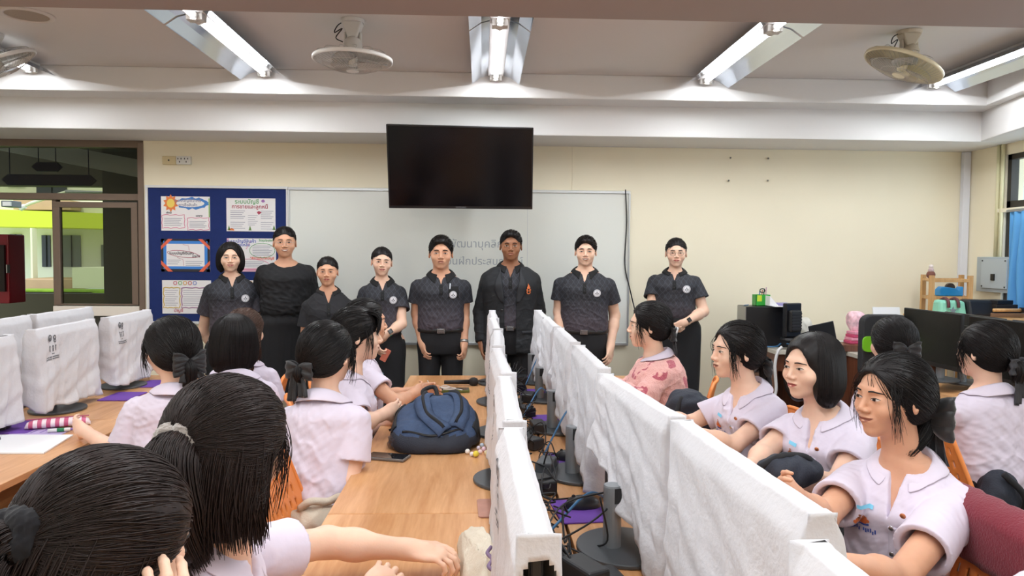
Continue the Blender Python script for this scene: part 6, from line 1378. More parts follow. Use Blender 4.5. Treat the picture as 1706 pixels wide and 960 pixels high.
        rdd = (rad[i0]*(1-fr_[..., 0])+rad[i0+1]*fr_[..., 0])*r_[:, None]; aa = a[:, None]+.5*np.sin(idx*.15+a[:, None])
        L = samp(sp_)+samp(A)*(np.cos(aa)*rdd)[..., None]+samp(B)*(np.sin(aa)*rdd)[..., None]; geo.append(strands(toW(L), np.full(npn, ponytail.get('sr', .0022)*S)))
        core = [('+', Cone(toW(sp_[i][None])[0], toW(sp_[i+1][None])[0], rad[i]*S*.86, rad[i+1]*S*.86), .004) for i in range(int((len(sp_)-1)*.8))]; geo.append(nets(*field(core, .005)))
    V, F = merge(geo); npmesh('hair', V, F, HR[hair], root)
    if extra: extra(ext)
    return root
# ------------------------------------------------------------------ the people
def towards(x, y, off=0): return math.degrees(math.atan2(-y, -x))+off
def standing(label, cx, ty, chin, y, W_, Hn=1.0, sex='f', belt=None, off=0, hoff=0, arms=None, roll=0, neckdrop=.047, **kw):
    hs = (chin-ty)*y/FPX/.238; tp = PY(cx, ty, y); zt_ = tp.z; s = zt_/(1.62 if sex == 'f' else 1.70); hc = Vector((tp.x, y-.03, zt_-.125*hs))
    zc = PY(cx, chin, y).z; P1 = Vector((tp.x+kw.pop('bx', 0), y, zc-neckdrop)); bz = PY(cx, belt, y).z if belt else zt_*.585; P0 = Vector((P1.x, y+.01, bz-.065))
    Wm = W_*y/FPX/2/s; sw = (Wm-(.065 if sex == 'f' else .072))/(.140 if sex == 'f' else .165)
    kw.setdefault('q', .0036); return person(label, 'teachers standing in a row before the whiteboard', P0, P1, towards(tp.x, y, off), hc, towards(tp.x, y, hoff), hs, hroll=roll, s=s, sex=sex, sw=sw, arms=arms, **kw)
def arm(px, py, y, **kw): d = dict(w=tuple(PY(px, py, y))); d.update(kw); return d
def phone_in(e): pass
def watch(name, m, wid=.03, side='L', face=None):
    def f(e):
        sj, el, wr, r0, r1, r2 = e['arm'][side]; d = (wr-el).normalized(); c = wr-d*.012
        t = thing_child(name, e['root']); R = d.to_track_quat('Z', 'Y').to_matrix()
        MB().lathe([(r2+.003, -wid/3), (r2+.006, -wid/3), (r2+.006, wid/3), (r2+.003, wid/3)], 24, c, R).build('strap', m, t, smooth=True)
        if face: n = (Vector(EYE)-e['O']-c); n = (n-d*n.dot(d)).normalized(); Rf = Matrix((d.cross(n), d, n)).transposed(); MB().cbox(c+n*(r2+.008), (.032, .036, .009), Rf).build('case', face, t, bevel=.003)
    return f
M_wt = mat('watch_black', '#141416', .25)
standing('woman in charcoal polo with chin-length bob, at the left end of the row', 386, 404, 452, 5.38, 96, hstyle='bob', skin='fair', hvol=.9, face=dict(smile=.8, lip='rose'), seed=11, nstr=420, hrad=.0022, fat=1.0, belt=560,
         arms=dict(R=dict(w=tuple(PY(366, 590, 5.52)), e=tuple(PY(338, 552, 5.42)), curl=.6), L=dict(w=tuple(PY(398, 590, 5.52)), e=tuple(PY(430, 552, 5.42)), curl=.6)))
standing('tall woman in a black blouse and black skirt wearing clear glasses', 476, 378, 428, 5.44, 104, hstyle='tight', top='blackblouse', skin='mid', face=dict(smile=1.0, lip='nat', teeth=True, glasses='clear'), fat=1.14, belt=518, seed=12, nstr=420, hvol=.95, hrad=.002, hem=.50, headfat=.004,
         arms=dict(R=dict(w=tuple(PY(455, 565, 5.60)), e=tuple(PY(426, 515, 5.50))), L=dict(w=tuple(PY(495, 565, 5.60)), e=tuple(PY(524, 512, 5.50)))))
standing('shortest woman in a plain black polo standing among the others', 547, 428, 475, 5.12, 94, hstyle='tight', top='plainpolo', skin='mid', face=dict(smile=.4, lip='rose'), fat=1.15, belt=600, seed=13, nstr=420, hvol=.95, hrad=.002, headfat=.003, hoff=-4,
         arms=dict(R=arm(510, 648, 5.05), L=arm(588, 640, 5.05)))
def w4x(e):
    watch('smart_watch', mat('mint_strap', '#3fbf9a', .5), side='L', face=M_wt)(e)
    p = PY(642, 592, 5.08)-e['O']; MB().cbox(p, (.045, .012, .09), Matrix.Rotation(.5, 3, 'Y')).build('held_phone', mat('phone_coral_case', '#c9705a', .4), e['root'], bevel=.004)
standing('slim woman in charcoal polo with a mint green watch and clasped hands', 637, 412, 459, 5.3, 88, hstyle='tight', skin='fair', face=dict(smile=.7, lip='rose', brow=1.2), seed=14, nstr=420, hvol=.95, hrad=.002, belt=552, hoff=4, extra=w4x, roll=3,
         arms=dict(L=dict(w=tuple(PY(645, 556, 5.12)), e=tuple(PY(669, 540, 5.22)), curl=.6, hd=(-.6, -.1, -.6)), R=dict(w=tuple(PY(622, 572, 5.10)), e=tuple(PY(602, 548, 5.25)), curl=.7, hd=(.5, -.2, -.6))))
def m5x(e):
    watch('wrist_watch', mat('watch_steel', '#b8b8b4', .3, metal=.8), side='L')(e)
    h = e['hit']; b = e['bv']; e['patch']('chest_pocket', b, lambda a, c: ((.052+.072*a), e['Lt']*(.66+.18*c)), 4, 4, M_blk2, .0022)
    MB().tube([h(b, .062, e['Lt']*.80, .006), h(b, .064, e['Lt']*.885, .006)], .0035, 8).build('pen', mat('pen_silver', '#c8ccd4', .3, metal=.5), e['root'])
standing('unsmiling man in charcoal polo with a pen in his chest pocket', 735, 394, 448, 5.3, 111, sex='m', hstyle='short', bottom='trousers', skin='mid', face=dict(smile=-.1, fem=False, brow=1.5), seed=15, nstr=700, belt=548, extra=m5x, hvol=1.3, headfat=-.001,
         arms=dict(R=dict(w=tuple(PY(703, 570, 5.25)), e=tuple(PY(694, 522, 5.34)), curl=.55, hn=(-.9, -.4, 0)), L=dict(w=tuple(PY(773, 572, 5.25)), e=tuple(PY(773, 522, 5.34)), curl=.8, hn=(.9, -.4, 0))))
standing('dark-skinned man in an open black suit jacket with an orange crest', 851, 384, 434, 5.3, 112, sex='m', hstyle='short', top='jacket', bottom='trousers', skin='dark', face=dict(smile=.1, fem=False, brow=1.4), seed=16, nstr=700, belt=545, hvol=.7,
         arms=dict(R=dict(w=tuple(PY(803, 572, 5.28)), e=tuple(PY(801, 520, 5.36)), curl=.6), L=dict(w=tuple(PY(897, 572, 5.28)), e=tuple(PY(896, 520, 5.36)), curl=.6)))
standing('smiling man in charcoal polo near the right end of the whiteboard', 975, 394, 443, 5.3, 114, sex='m', hstyle='short', bottom='trousers', skin='fair', face=dict(smile=1.0, fem=False, brow=1.4, teeth=True), seed=17, nstr=700, belt=551, hvol=1.2,
         arms=dict(R=dict(w=tuple(PY(935, 572, 5.2)), e=tuple(PY(931, 520, 5.34)), curl=.6), L=dict(w=tuple(PY(1017, 578, 5.22)), e=tuple(PY(1024, 526, 5.34)), curl=.5, hn=(.7, -.7, 0))))
def w8x(e):
    watch('black_watch', M_wt, side='L', face=M_wt)(e)
    p = PY(1122, 552, 5.12)-e['O']; MB().cbox(p, (.06, .02, .07), Matrix.Rotation(.3, 3, 'Y')).build('folded_tissue', mat('tissue_white', '#e6e4e6', .8), e['root'], bevel=.008)
standing('woman in charcoal polo and long black skirt with wire glasses, right end of the row', 1125, 397, 445, 5.38, 98, hstyle='tight', skin='fair', face=dict(smile=.5, lip='rose', glasses='wire'), seed=18, nstr=420, hvol=.95, hrad=.002, belt=524, hem=.30, hoff=3, extra=w8x, fat=1.05,
         arms=dict(L=dict(w=tuple(PY(1142, 537, 5.16)), e=tuple(PY(1172, 519, 5.30)), curl=.6, hd=(-.8, -.2, -.35)), R=dict(w=tuple(PY(1110, 541, 5.18)), e=tuple(PY(1086, 516, 5.34)), curl=.7, hd=(.7, -.2, -.3))))

GL, GRt, GFl, GFr = 'schoolgirls on the left of the central desks', 'schoolgirls on the right of the central desks', 'schoolgirls at the left desks', 'schoolgirls at the right desks'
def seated(label, group, px, ty, y, hphi, phi, hs=.97, P1o=(0, 0, 0), P0o=(0, 0), s=.95, z0=.56, **kw):
    t = PY(px, ty, y); hc = Vector((t.x, y, t.z-.125*hs)); f = math.radians(hphi); g = math.radians(phi)
    fh = Vector((math.cos(f), math.sin(f), 0)); P1 = hc+Vector((0, 0, -.172*hs))-fh*.022+Vector(P1o); P0 = Vector((P1.x+P0o[0], P1.y+P0o[1], z0))
    return person(label, group, P0, P1, phi, hc, hphi, hs, s=s, sit=True, top=kw.pop('top', 'uniform'), **kw)
pony = lambda L_=.20, n=320, sr=.0022, dx=0.0, r=(.016, .028, .028, .010): dict(pts=[(0, .112, -.02), (dx*.3, .145, -.035), (dx*.7, .150, -.03-L_*.55), (dx, .125, -.03-L_)], n=n, sr=sr, r=r)
def bowx(at=(0, .122, -.018), size=.070, tails=.12, frill=0, m=None, seed=1, droop=.3):
    return lambda e: bow(e['root'], e['T'], e['S'], at, size, m=m, tails=tails, seed=seed, frill=frill, droop=droop)
# --- left of the central desks
def s1x(e):
    scrunchie(e['root'], e['T'], e['S'], (0, .124, .020), (.1, 1, .05), .022, .016, mat('velvet_black', '#0c0a10', .95, sheen=.1), 3)
seated('girl at the bottom left resting her head on her hand, black velvet scrunchie', GL, 183, 757, 1.0, 58, 5, hs=1.02, hpitch=16, hroll=-4, P1o=(-.02, 0, .0), P0o=(-.22, -.02), skin='fair', hstyle='halfup', nstr=2600, hrad=.0010, tie=(0, .120, .015), seed=21, q=.004, extra=s1x, hair='dark', hvol=1.15,
       ponytail=dict(pts=[(0, .115, .014), (0, .155, -.005), (-.02, .165, -.09), (-.02, .14, -.19)], n=900, sr=.0013, r=(.018, .032, .036, .022)), face=dict(smile=.1),
       arms=dict(R=dict(w=(-.385, .90, 1.020), e=(-.36, .86, .79), hd=(-.10, .12, 1), hn=(.55, -.85, .1), curl=.55, side=1), L=dict(w=(-.25, 1.15, .79), e=(-.42, 1.22, .82))))
def s2x(e):
    scrunchie(e['root'], e['T'], e['S'], (.012, .122, .022), (-.15, 1, .1), .024, .0175, mat('taupe_velvet', '#8d837b', .95, sheen=.8, bump=.5, bscale=200), 5)
seated('girl with long dark hair tied by a taupe scrunchie stretching her arm over the desk', GL, 385, 633, 1.40, 68, 0, hs=1.03, hpitch=6, P1o=(-.01, 0, .005), P0o=(-.17, -.03), skin='fair', hstyle='halfup', nstr=2600, hrad=.0010, tie=(.01, .118, .022), seed=22, q=.004, extra=s2x, hair='dark', hvol=1.5, bangs=1, sleeve=.62, fat=1.1,
       ponytail=dict(pts=[(.01, .112, .018), (.0, .145, -.005), (-.01, .145, -.10), (-.02, .10, -.19)], n=900, sr=.0013, r=(.020, .040, .060, .035)), face=dict(smile=.2),
       arms=dict(L=dict(w=(-.165, 1.765, .815), e=(-.365, 1.74, .845), hd=(.9, -.25, -.05), hn=(.2, -.2, 1), curl=.75, side=-1), R=dict(w=(-.235, 1.56, .80), e=(-.33, 1.33, .80), hd=(.35, .85, .25), hn=(.3, -.6, .7), curl=.6)))
seated('girl with her back to us, satin bow low on her hair, black skirt', GL, 547, 536, 2.75, 62, 78, P1o=(0, 0, .0), P0o=(-.0, -.06), skin='fair', nstr=1100, hrad=.0014, tie=(.03, .108, -.035), seed=23, hair='black', bangs=1, fat=1.08, sleeve=.66, z0=.60,
       extra=bowx((.035, .112, -.04), .062, .115, droop=.5, seed=2), face=dict(smile=.2), ponytail=dict(pts=[(.03, .105, -.04), (.03, .13, -.06), (.03, .12, -.10)], n=200, r=(.016, .026, .02, .01)),
       arms=dict(R=dict(e=tuple(PY(582, 803, 2.62)), w=tuple(PY(605, 782, 2.86))), L=dict(e=tuple(PY(490, 790, 2.9)), w=tuple(PY(520, 800, 3.1)))))
seated('fringed girl in profile looking right, next beyond the satin-bow girl', GL, 597, 512, 3.25, 12, 25, P1o=(-.02, 0, 0), P0o=(-.05, 0), skin='fair', hstyle='tied_bangs', nstr=700, hrad=.0016, seed=24, face=dict(smile=.5, eyes='shut'),
       arms=dict(R=dict(e=tuple(PY(600, 708, 3.05)), w=tuple(PY(640, 690, 3.15))), L=dict(w=tuple(PY(660, 700, 3.35)))), extra=bowx())
seated('girl farthest up the left of the central desks, smiling in profile', GL, 612, 498, 3.85, 22, 28, P1o=(-.02, 0, 0), P0o=(-.03, 0), skin='mid', nstr=600, hrad=.0018, seed=25, face=dict(smile=.7),
       arms=dict(R=dict(e=tuple(PY(660, 672, 3.6)), w=tuple(PY(690, 655, 3.75))), L=dict(w=tuple(PY(700, 650, 3.95)))), extra=bowx())
# --- left desks
seated('girl with black chiffon bow and ponytail beside the covered monitors at the left', GFl, 283, 529, 2.9, 142, 98, P1o=(.02, 0, 0), P0o=(-.02, -.02), skin='fair', nstr=1100, hrad=.0014, tie=(-.0, .112, -.045), seed=26, bangs=1, sw=1.12, fat=1.12, hvol=1.3, sleeve=.7, z0=.6,
       ponytail=dict(pts=[(0, .11, -.05), (0, .14, -.07), (-.005, .12, -.17), (-.005, .09, -.25)], n=420, r=(.016, .028, .024, .010)), extra=bowx((-.005, .118, -.045), .068, .07, frill=1, seed=4), face=dict(smile=.2),
       arms=dict(L=dict(e=tuple(PY(205, 762, 2.85)), w=(-1.62, 3.05, .80)), R=dict(e=(-1.0, 3.0, .80), w=(-1.15, 3.25, .78))))
seated('girl with a straight black bob and round glasses seen from behind', GFl, 385, 524, 3.4, 146, 95, P1o=(.01, 0, .01), skin='fair', hstyle='longbob', nstr=900, hrad=.0018, seed=27, face=dict(glasses='wire'), hair='black', hvol=.9)
def clipx(e):
    V, F = nets(*field([('+', Ell(np.array(e['T'][0])@np.array((-.065, .075, .02), F32)+e['T'][1], (.022, .022, .028)), 0)], .004)); npmesh('claw_clip', V, F, mat('tortoise_clip', '#8a5a32', .3), e['root'])
seated('girl with long brown hair and a tortoise claw clip behind the bob-haired girl', GFl, 410, 514, 3.95, 80, 90, skin='fair', hstyle='halfup', nstr=700, hrad=.0018, seed=28, hair='brown', extra=clipx, ponytail=dict(pts=[(-.02, .10, -.02), (-.04, .11, -.10), (-.05, .09, -.20), (-.06, .06, -.30)], n=300, r=(.02, .04, .04, .015)), face=dict(smile=.1))
# --- right of the central desks
seated('girl in a pink leopard-pattern knit jumper looking left with a black bow', GRt, 1080, 503, 3.85, 172, 172, hs=1.0, P1o=(.02, 0, 0), P0o=(.06, 0), skin='fair', top='knit', nstr=800, hrad=.0017, tie=(0, .118, -.03), seed=31, fat=1.22, sw=1.0, headfat=.003, bangs=1,
       extra=bowx((0, .118, -.035), .07, .11, seed=6), face=dict(smile=.2), arms=dict(L=dict(e=tuple(PY(1070, 668, 3.65)), w=tuple(PY(1022, 640, 3.62)), curl=.8), R=dict(e=tuple(PY(1040, 650, 4.1)), w=(.62, 4.0, .86), curl=.8)))
seated('girl in left profile with a large black bow, next nearer than the pink jumper', GRt, 1226, 536, 3.0, 188, 208, P1o=(.03, 0, 0), P0o=(.07, .0), skin='fair', nstr=1100, hrad=.0014, tie=(0, .115, -.045), seed=32, bangs=1, sleeve=.62, z0=.60,
       extra=bowx((0, .120, -.05), .066, .12, seed=7, droop=.6), face=dict(smile=.2), ponytail=dict(pts=[(0, .11, -.045), (0, .14, -.06), (0, .14, -.11), (0, .12, -.15)], n=260, r=(.018, .03, .026, .012)),
       arms=dict(L=dict(e=tuple(PY(1222, 742, 2.78)), w=tuple(PY(1140, 716, 2.72))), R=dict(e=tuple(PY(1150, 706, 3.15)), w=tuple(PY(1088, 690, 3.05)))))
seated('girl with a thick black bob and braided headband looking left', GRt, 1352, 556, 2.6, 200, 220, P1o=(.03, 0, -.005), P0o=(.06, .03), skin='fair', hstyle='longbob', nstr=1300, hrad=.0013, seed=33, hvol=1.15, fat=1.15, headfat=.004, sleeve=.62, bangs=0, z0=.60,
       face=dict(smile=.25, lip='rose'), arms=dict(R=dict(e=tuple(PY(1275, 752, 2.62)), w=tuple(PY(1248, 780, 2.42)), curl=.7), L=dict(e=tuple(PY(1395, 806, 2.36)), w=tuple(PY(1305, 806, 2.30)), curl=.5)))
seated('smiling girl in the right foreground with a frilled black organza bow', GRt, 1486, 590, 2.08, 193, 222, hs=1.0, P1o=(.035, 0, -.03), P0o=(.03, .05), skin='mid', nstr=2400, hrad=.0010, tie=(0, .112, -.052), seed=34, q=.0036, bangs=1, fat=1.12, sleeve=.66, z0=.50, s=1.0,
       face=dict(smile=.8, lip='nat'), extra=bowx((.005, .122, -.060), .088, .13, frill=1, seed=9, m=mat('black_organza', '#17171a', .45, sheen=.5)),
       ponytail=dict(pts=[(0, .10, -.055), (.0, .125, -.075), (.02, .085, -.125), (.05, .02, -.165)], n=500, sr=.0014, r=(.018, .032, .030, .012)),
       arms=dict(R=dict(e=tuple(PY(1372, 862, 2.02)), w=tuple(PY(1318, 822, 1.86)), curl=.5), L=dict(e=tuple(PY(1500, 962, 1.76)), w=tuple(PY(1380, 935, 1.62)), curl=.5)))
def s15x(e): pass
seated('girl cut off by the bottom right corner, only her embroidered blouse showing', GRt, 1875, 645, 1.12, 200, 215, P1o=(.0, 0, -.02), P0o=(.04, .0), skin='mid', nstr=300, seed=35, q=.006, fat=1.1)
# --- right desks
seated('girl with a flat black bow, back turned, before the black monitors', GFr, 1487, 528, 3.3, 90, 90, skin='fair', nstr=900, hrad=.0016, tie=(0, .118, -.02), seed=36, extra=bowx((0, .116, -.012), .066, .04, seed=10, droop=.05), hvol=1.1)
seated('girl seen from behind with a charcoal grey bow, at the right edge', GFr, 1640, 536, 2.95, 118, 100, P1o=(.0, 0, -.0), P0o=(.02, -.02), skin='fair', nstr=1000, hrad=.0015, tie=(-.01, .115, -.05), seed=37, bangs=1, fat=1.15, sw=1.12, z0=.60,
       extra=bowx((-.015, .120, -.045), .062, .15, seed=11, m=mat('charcoal_bow_cloth', '#3a3a3e', .8, bump=.2, bscale=200), droop=.15), face=dict(smile=.2), ponytail=dict(pts=[(0, .11, -.05), (0, .14, -.06), (0, .135, -.12)], n=200, r=(.02, .034, .03, .02)),
       arms=dict(R=dict(e=tuple(PY(1715, 760, 2.85)), w=(2.5, 3.1, .80)), L=dict(e=(1.9, 3.1, .78), w=(2.1, 3.3, .75))))
# ------------------------------------------------------------------ bags and cloths beside the students
def bagthing(name, label, cat, c, r, m, seed, strap=None, R=None, amp=.010):
    t = thing(name, label, cat, (0, 0, 0)); lump('bag_body', '', '', c, r, m, seed, amp, t, R)
    if strap: MB().tube(spline(strap, 6), .012, 8).build('strap', M_web, t, smooth=True)
    return t
c = PY(1306, 780, 2.32); bagthing('navy_bag', 'dark navy bag held on the lap of the girl with the braided headband', 'bag', tuple(c+Vector((.02, 0, -.01))), (.085, .07, .045), M_nv2, 3, [c+Vector((-.08, 0, .0)), c+Vector((-.02, -.03, .045)), c+Vector((.06, -.02, .04)), c+Vector((.1, 0, 0))])
c = PY(1148, 700, 3.45); bagthing('navy_backpack', 'dark backpack hanging behind the pink jumper girl', 'backpack', tuple(c), (.10, .09, .14), M_nv2, 5, [c+Vector((-.05, -.05, .12)), c+Vector((-.1, -.1, 0)), c+Vector((-.06, -.08, -.1))])
c = PY(1662, 828, 2.75); t = bagthing('navy_backpack', 'navy backpack with a yellow tag beside the lettered orange chair', 'backpack', tuple(c), (.065, .07, .10), M_nv2, 7, [c+Vector((-.03, -.07, .11)), c+Vector((.04, -.09, .03)), c+Vector((.05, -.09, -.08))])
MB().cbox(c+Vector((-.01, -.105, -.045)), (.05, .006, .022), Matrix.Rotation(.4, 3, 'Y')).build('yellow_tag', mat('tag_yellow', '#d9d83a', .5), t); MB().cbox(c+Vector((.05, -.10, -.03)), (.008, .006, .07)).build('zip_pull', mat('zip_metal', '#9a958a', .3, metal=.7), t)
# maroon jumper over the chair back
M_mar = mat('maroon_knit', '#7c1f30', .95, bump=.5, bscale=180, sheen=.2); vs = []; n, k = 40, 26
for j in range(k+1):
    v = j/k
    for i in range(n+1):
        u = i/n; y = 2.13-.47*u; s_ = v*.62-.16         # along the cloth: inside, over the top, outside
        w = (.014*nz(u*16+v*3, 1, 2)+.012*max(0, math.sin(u*14+v*2.2))**3)*min(1, abs(s_)*6+.2)
        if s_ < 0: x, z = 1.325-.012, .882+s_*1.0
        else: x, z = 1.36+.020+.03*min(1, s_*3)+w, .886-max(0, s_-.04)
        vs.append((x-.035*(1-(2*u-1)**2)*.2, y+.02*nz(v*6, 1, 1), z-.01*(2*u-1)**2+w*.3))
o = poly('maroon_jumper', vs, [(j*(n+1)+i, j*(n+1)+i+1, (j+1)*(n+1)+i+1, (j+1)*(n+1)+i) for j in range(k) for i in range(n)], M_mar, smooth=True, solid=.012); tag(o, 'maroon knit jumper draped over an orange chair back', 'jumper')
t = thing('cream_cloth', 'cream rolled tote cloth on the seat of the empty slotted chair', 'cloth', (0, 0, 0)); c = PY(538, 852, 2.5)
lump('cloth_body', '', '', tuple(c+Vector((-.02, .0, -.03))), (.07, .06, .04), M_can, 9, .014, t); MB().tube(spline([c+Vector((-.07, -.03, .02)), c+Vector((-.03, -.05, .05)), c+Vector((.02, -.02, .04)), c+Vector((.06, 0, .05)), c+Vector((.10, .03, .02))], 6), .013, 8).build('rolled_hem', M_can, t, smooth=True)

# ------------------------------------------------------------------ teacher's corner along the front wall at the right
M_brn = wood('dark_brown_desk', '#7a4a34', '#5c3424', 'Z', 1.0, .4); M_gtop = mat('grey_desk_top', '#c9c2b4', .4, var=.03, vscale=6); TZ = .85
def tdesk(x0, x1, y0, y1, label):
    t = thing('office_desk', label, 'desk', (0, 0, 0)); MB().box((x0, y0, TZ-.03), (x1, y1, TZ)).build('desk_top', M_gtop, t, bevel=.003)
    for x in (x0+.01, x1-.03): MB().box((x, y0+.03, 0), (x+.02, y1-.02, TZ-.03)).build('side_panel', M_brn, t)
    MB().box((x0+.03, y1-.06, .2), (x1-.03, y1-.04, TZ-.03)).build('back_panel', M_brn, t); MB().box((x0+.03, y0+.05, TZ-.16), (x1-.03, y0+.07, TZ-.03)).build('front_rail', M_brn, t); return t
tdesk(2.14, 2.62, 5.27, 5.92, 'brown desk with a grey top carrying the computer tower'); tdesk(2.64, 3.28, 5.0, 5.92, 'wide brown desk along the front wall at the right')
tw = thing('computer_tower', 'black computer tower with its metal back turned to the left', 'computer tower', (0, 0, 0)); a = PY(1255, 511, 5.45); b = PY(1322, 571, 5.45)
MB().box((a.x-.05, 5.45, TZ+.002), (b.x-.02, 5.65, a.z)).build('side_case', mat('tower_black', '#1a1b1f', .3), tw, bevel=.004); MB().box((a.x-.055, 5.46, TZ+.004), (a.x-.049, 5.64, a.z-.003)).build('rear_panel', mat('tower_steel', '#a8a8a4', .35, metal=.6), tw)
for k in range(4): MB().box((a.x-.058, 5.49, TZ+.04+k*.045), (a.x-.054, 5.60, TZ+.065+k*.045)).build('rear_port', mat('port_dark', '#2a2a2c', .5), tw)
MB().box((a.x-.04, 5.449, a.z-.02), (b.x-.03, 5.4495, a.z-.017)).build('vent_line', mat('port_dark', '#2a2a2c', .5), tw)
cr = thing('old_monitor', 'black monitor with a ribbed back beside the tower', 'monitor', tuple(PY(1318, 566, 5.33)), .35); h_ = .27
MB().box((-.07, -.02, .02), (.075, .02, h_)).build('casing', mat('tower_black', '#1a1b1f', .3), cr, bevel=.008); MB().box((-.055, -.06, .06), (.045, -.02, h_-.05)).build('back_bulge', M_mon, cr, bevel=.012)
for k in range(6): MB().box((-.05, -.062, .08+k*.022), (.04, -.06, .09+k*.022)).build('vent_rib', mat('port_dark', '#2a2a2c', .5), cr)
MB().lathe([(0, 0), (.08, 0), (.075, .015), (0, .02)], 24).build('foot', M_mon, cr)
gb = thing('pen_box', 'bright green pen box standing on the computer tower', 'pen box', tuple(PY(1268, 503, 5.55)), 0); zt1 = a.z-gb.location.z+.001; gb.location.z = a.z+.001
MB().box((-.055, -.04, 0), (.055, .04, .004)).box((-.055, -.04, 0), (-.052, .04, .085)).box((.052, -.04, 0), (.055, .04, .085)).box((-.055, -.04, 0), (.055, -.037, .085)).box((-.055, .037, 0), (.055, .04, .085)).build('box', mat('bright_green_plastic', '#2fa83a', .35), gb)
MB().box((-.045, -.0405, .035), (-.01, -.0402, .08)).build('sticker', mat('sticker_yellow', '#c9d83a', .5), gb)
for i, (dx, c_) in enumerate(((-.02, '#3a5fa8'), (0, '#b0573a'), (.015, '#2a2a2c'), (.03, '#c9a0b0'))): MB().tube([(dx, 0, .01), (dx+.012, .01, .11+.01*i)], .004, 8).build('pen', mat('pen'+c_, c_, .4), gb)
MB().tube([(.008+.02*math.cos(k*PI/6), 0, .115+.015*math.sin(k*PI/6)) for k in range(13)], .004, 8).build('scissor_handle', mat('latch_black', '#141414', .4), gb)
p = PY(1300, 503, 5.5); t = thing('paper_stack', 'papers and a lavender folder lying on the computer tower', 'papers', (p.x, p.y, a.z+.001), .1); MB().box((-.09, -.09, 0), (.08, .09, .006)).build('papers', mat('white_paper_folder', '#eeeef0', .5), t); MB().box((-.02, -.085, .006), (.09, .085, .022)).build('lavender_folder', mat('lavender', '#9a92c8', .5), t)
MB().add([(-.11, -.05, .006), (-.04, -.05, .006), (-.11, -.05, .08), (-.11, .05, .006), (-.04, .05, .006), (-.11, .05, .08)], [(0, 1, 2), (3, 5, 4), (0, 2, 5, 3), (1, 4, 5, 2), (0, 3, 4, 1)]).build('leaning_sheet', mat('white_paper_folder', '#eeeef0', .5), t)
for k in range(3): cable([PY(1247, 508+k*14, 5.5), PY(1238-k*2, 512+k*12, 5.55), PY(1236, 540+k*8, 5.6), PZ(1240+k*3, 575, TZ+.0)+Vector((0, .0, .01))], 'cable plugged into the back of the computer tower', .004, M_cab if k else M_blu, 'tower cables')
cable([PY(1303, 578, 5.2), PY(1296, 586, 5.2), PY(1291, 610, 5.2), PY(1293, 650, 5.2), PY(1286, 668, 5.2), PY(1280, 690, 5.2)], 'thick white cable hanging off the grey-topped desk', .011, mat('cable_white', '#dedede', .5))
p = PZ(1290, 580, TZ); cable([(p.x-.1, p.y, TZ+.01), (p.x, p.y-.03, TZ+.015), (p.x+.08, p.y+.05, TZ+.03), (p.x+.15, p.y-.0, TZ+.02)], 'blue and black cables heaped by the old monitor', .006, M_blu)
bagthing('plastic_bag', 'crumpled white plastic bag beside the old monitor', 'bag', tuple(PY(1342, 548, 5.5)), (.05, .05, .07), mat('white_plastic_film', '#d9d6cc', .4), 11, amp=.012)
lt = thing('laptop', 'dark laptop lid standing open on the desk', 'laptop', tuple(PY(1378, 563, 5.3)), -.2); MB().cbox((-.03, 0, .095), (.18, .008, .19), Matrix.Rotation(-.25, 3, 'Y') @ Matrix.Rotation(.2, 3, 'X')).build('lid', mat('laptop_dark', '#2a2c30', .3), lt, bevel=.004); MB().box((-.09, -.1, -.01), (.09, .0, .004)).build('keyboard_base', mat('laptop_dark', '#2a2c30', .3), lt, bevel=.002); lt.location.z = TZ+.011
p = PY(1425, 566, 5.3); pb = p
for k in range(4): box_thing('pink_book', ['lowest pink book of the small pile by the wall', 'second pink book from the bottom of the pile', 'third pink book from the bottom of the pile', 'topmost pink book of the pile by the wall'][k], 'book', (p.x+.005*k, p.y, TZ+.052+.0225*k), (.13-.005*k, .1, .022), .05*k, mat('book_pink%d' % (k % 2), ('#cf4a72', '#e89ab0')[k % 2], .5), 'pink books')
box_thing('brown_tray', 'dark brown tray under the pink books', 'tray', (p.x-.02, p.y, TZ+.001), (.26, .2, .05), 0, M_brn)
bagthing('gift_bag', 'pink and white plastic bag on top of the pink books', 'bag', (p.x+.02, p.y+.02, TZ+.205), (.06, .04, .07), mat('pink_film', '#efc3cc', .5, var=.3, vscale=30), 13, amp=.010)
kb = thing('keyboard', 'black keyboard on the wide desk near the office chair', 'keyboard', tuple(PZ(1432, 585, TZ)+Vector((0, 0, .001))), -.25); MB().box((-.17, -.06, 0), (.17, .06, .018)).build('base', M_cab, kb, bevel=.004)
for r_ in range(4): MB().box((-.16, -.05+r_*.026, .018), (.16, -.03+r_*.026, .023)).build('key_row', mat('key_grey', '#2e2f33', .5), kb, bevel=.002)
box_thing('white_tray', 'small white dish on the wide desk', 'dish', tuple(PZ(1404, 575, TZ)+Vector((0, 0, .001))), (.10, .08, .03), .2, mat('dish_white', '#d9dcd9', .4), bevel=.012)
sheet('desk_papers', 'loose papers at the front edge of the wide desk', 'papers', [(1412, 598), (1450, 600), (1452, 590), (1415, 588)], mat('white_paper_folder', '#eeeef0', .5), .004, TZ+.001)
oc = thing('office_chair', 'black office chair with a bright green back panel', 'chair', (PY(1474, 560, 4.7).x, 4.7, 0)); 
def rpanel(w, h, z0, y0, y1, r=.06):
    pts = []
    for (sx, sz, a0) in ((1, 1, 0), (-1, 1, PI/2), (-1, -1, PI), (1, -1, 1.5*PI)):
        for k in range(6): a_ = a0+k*PI/10; pts.append((sx*(w/2-r)+r*math.cos(a_), z0+h/2+sz*(h/2-r)+r*math.sin(a_)))
    return MB().prism(pts, y1-y0, 'y', y0)
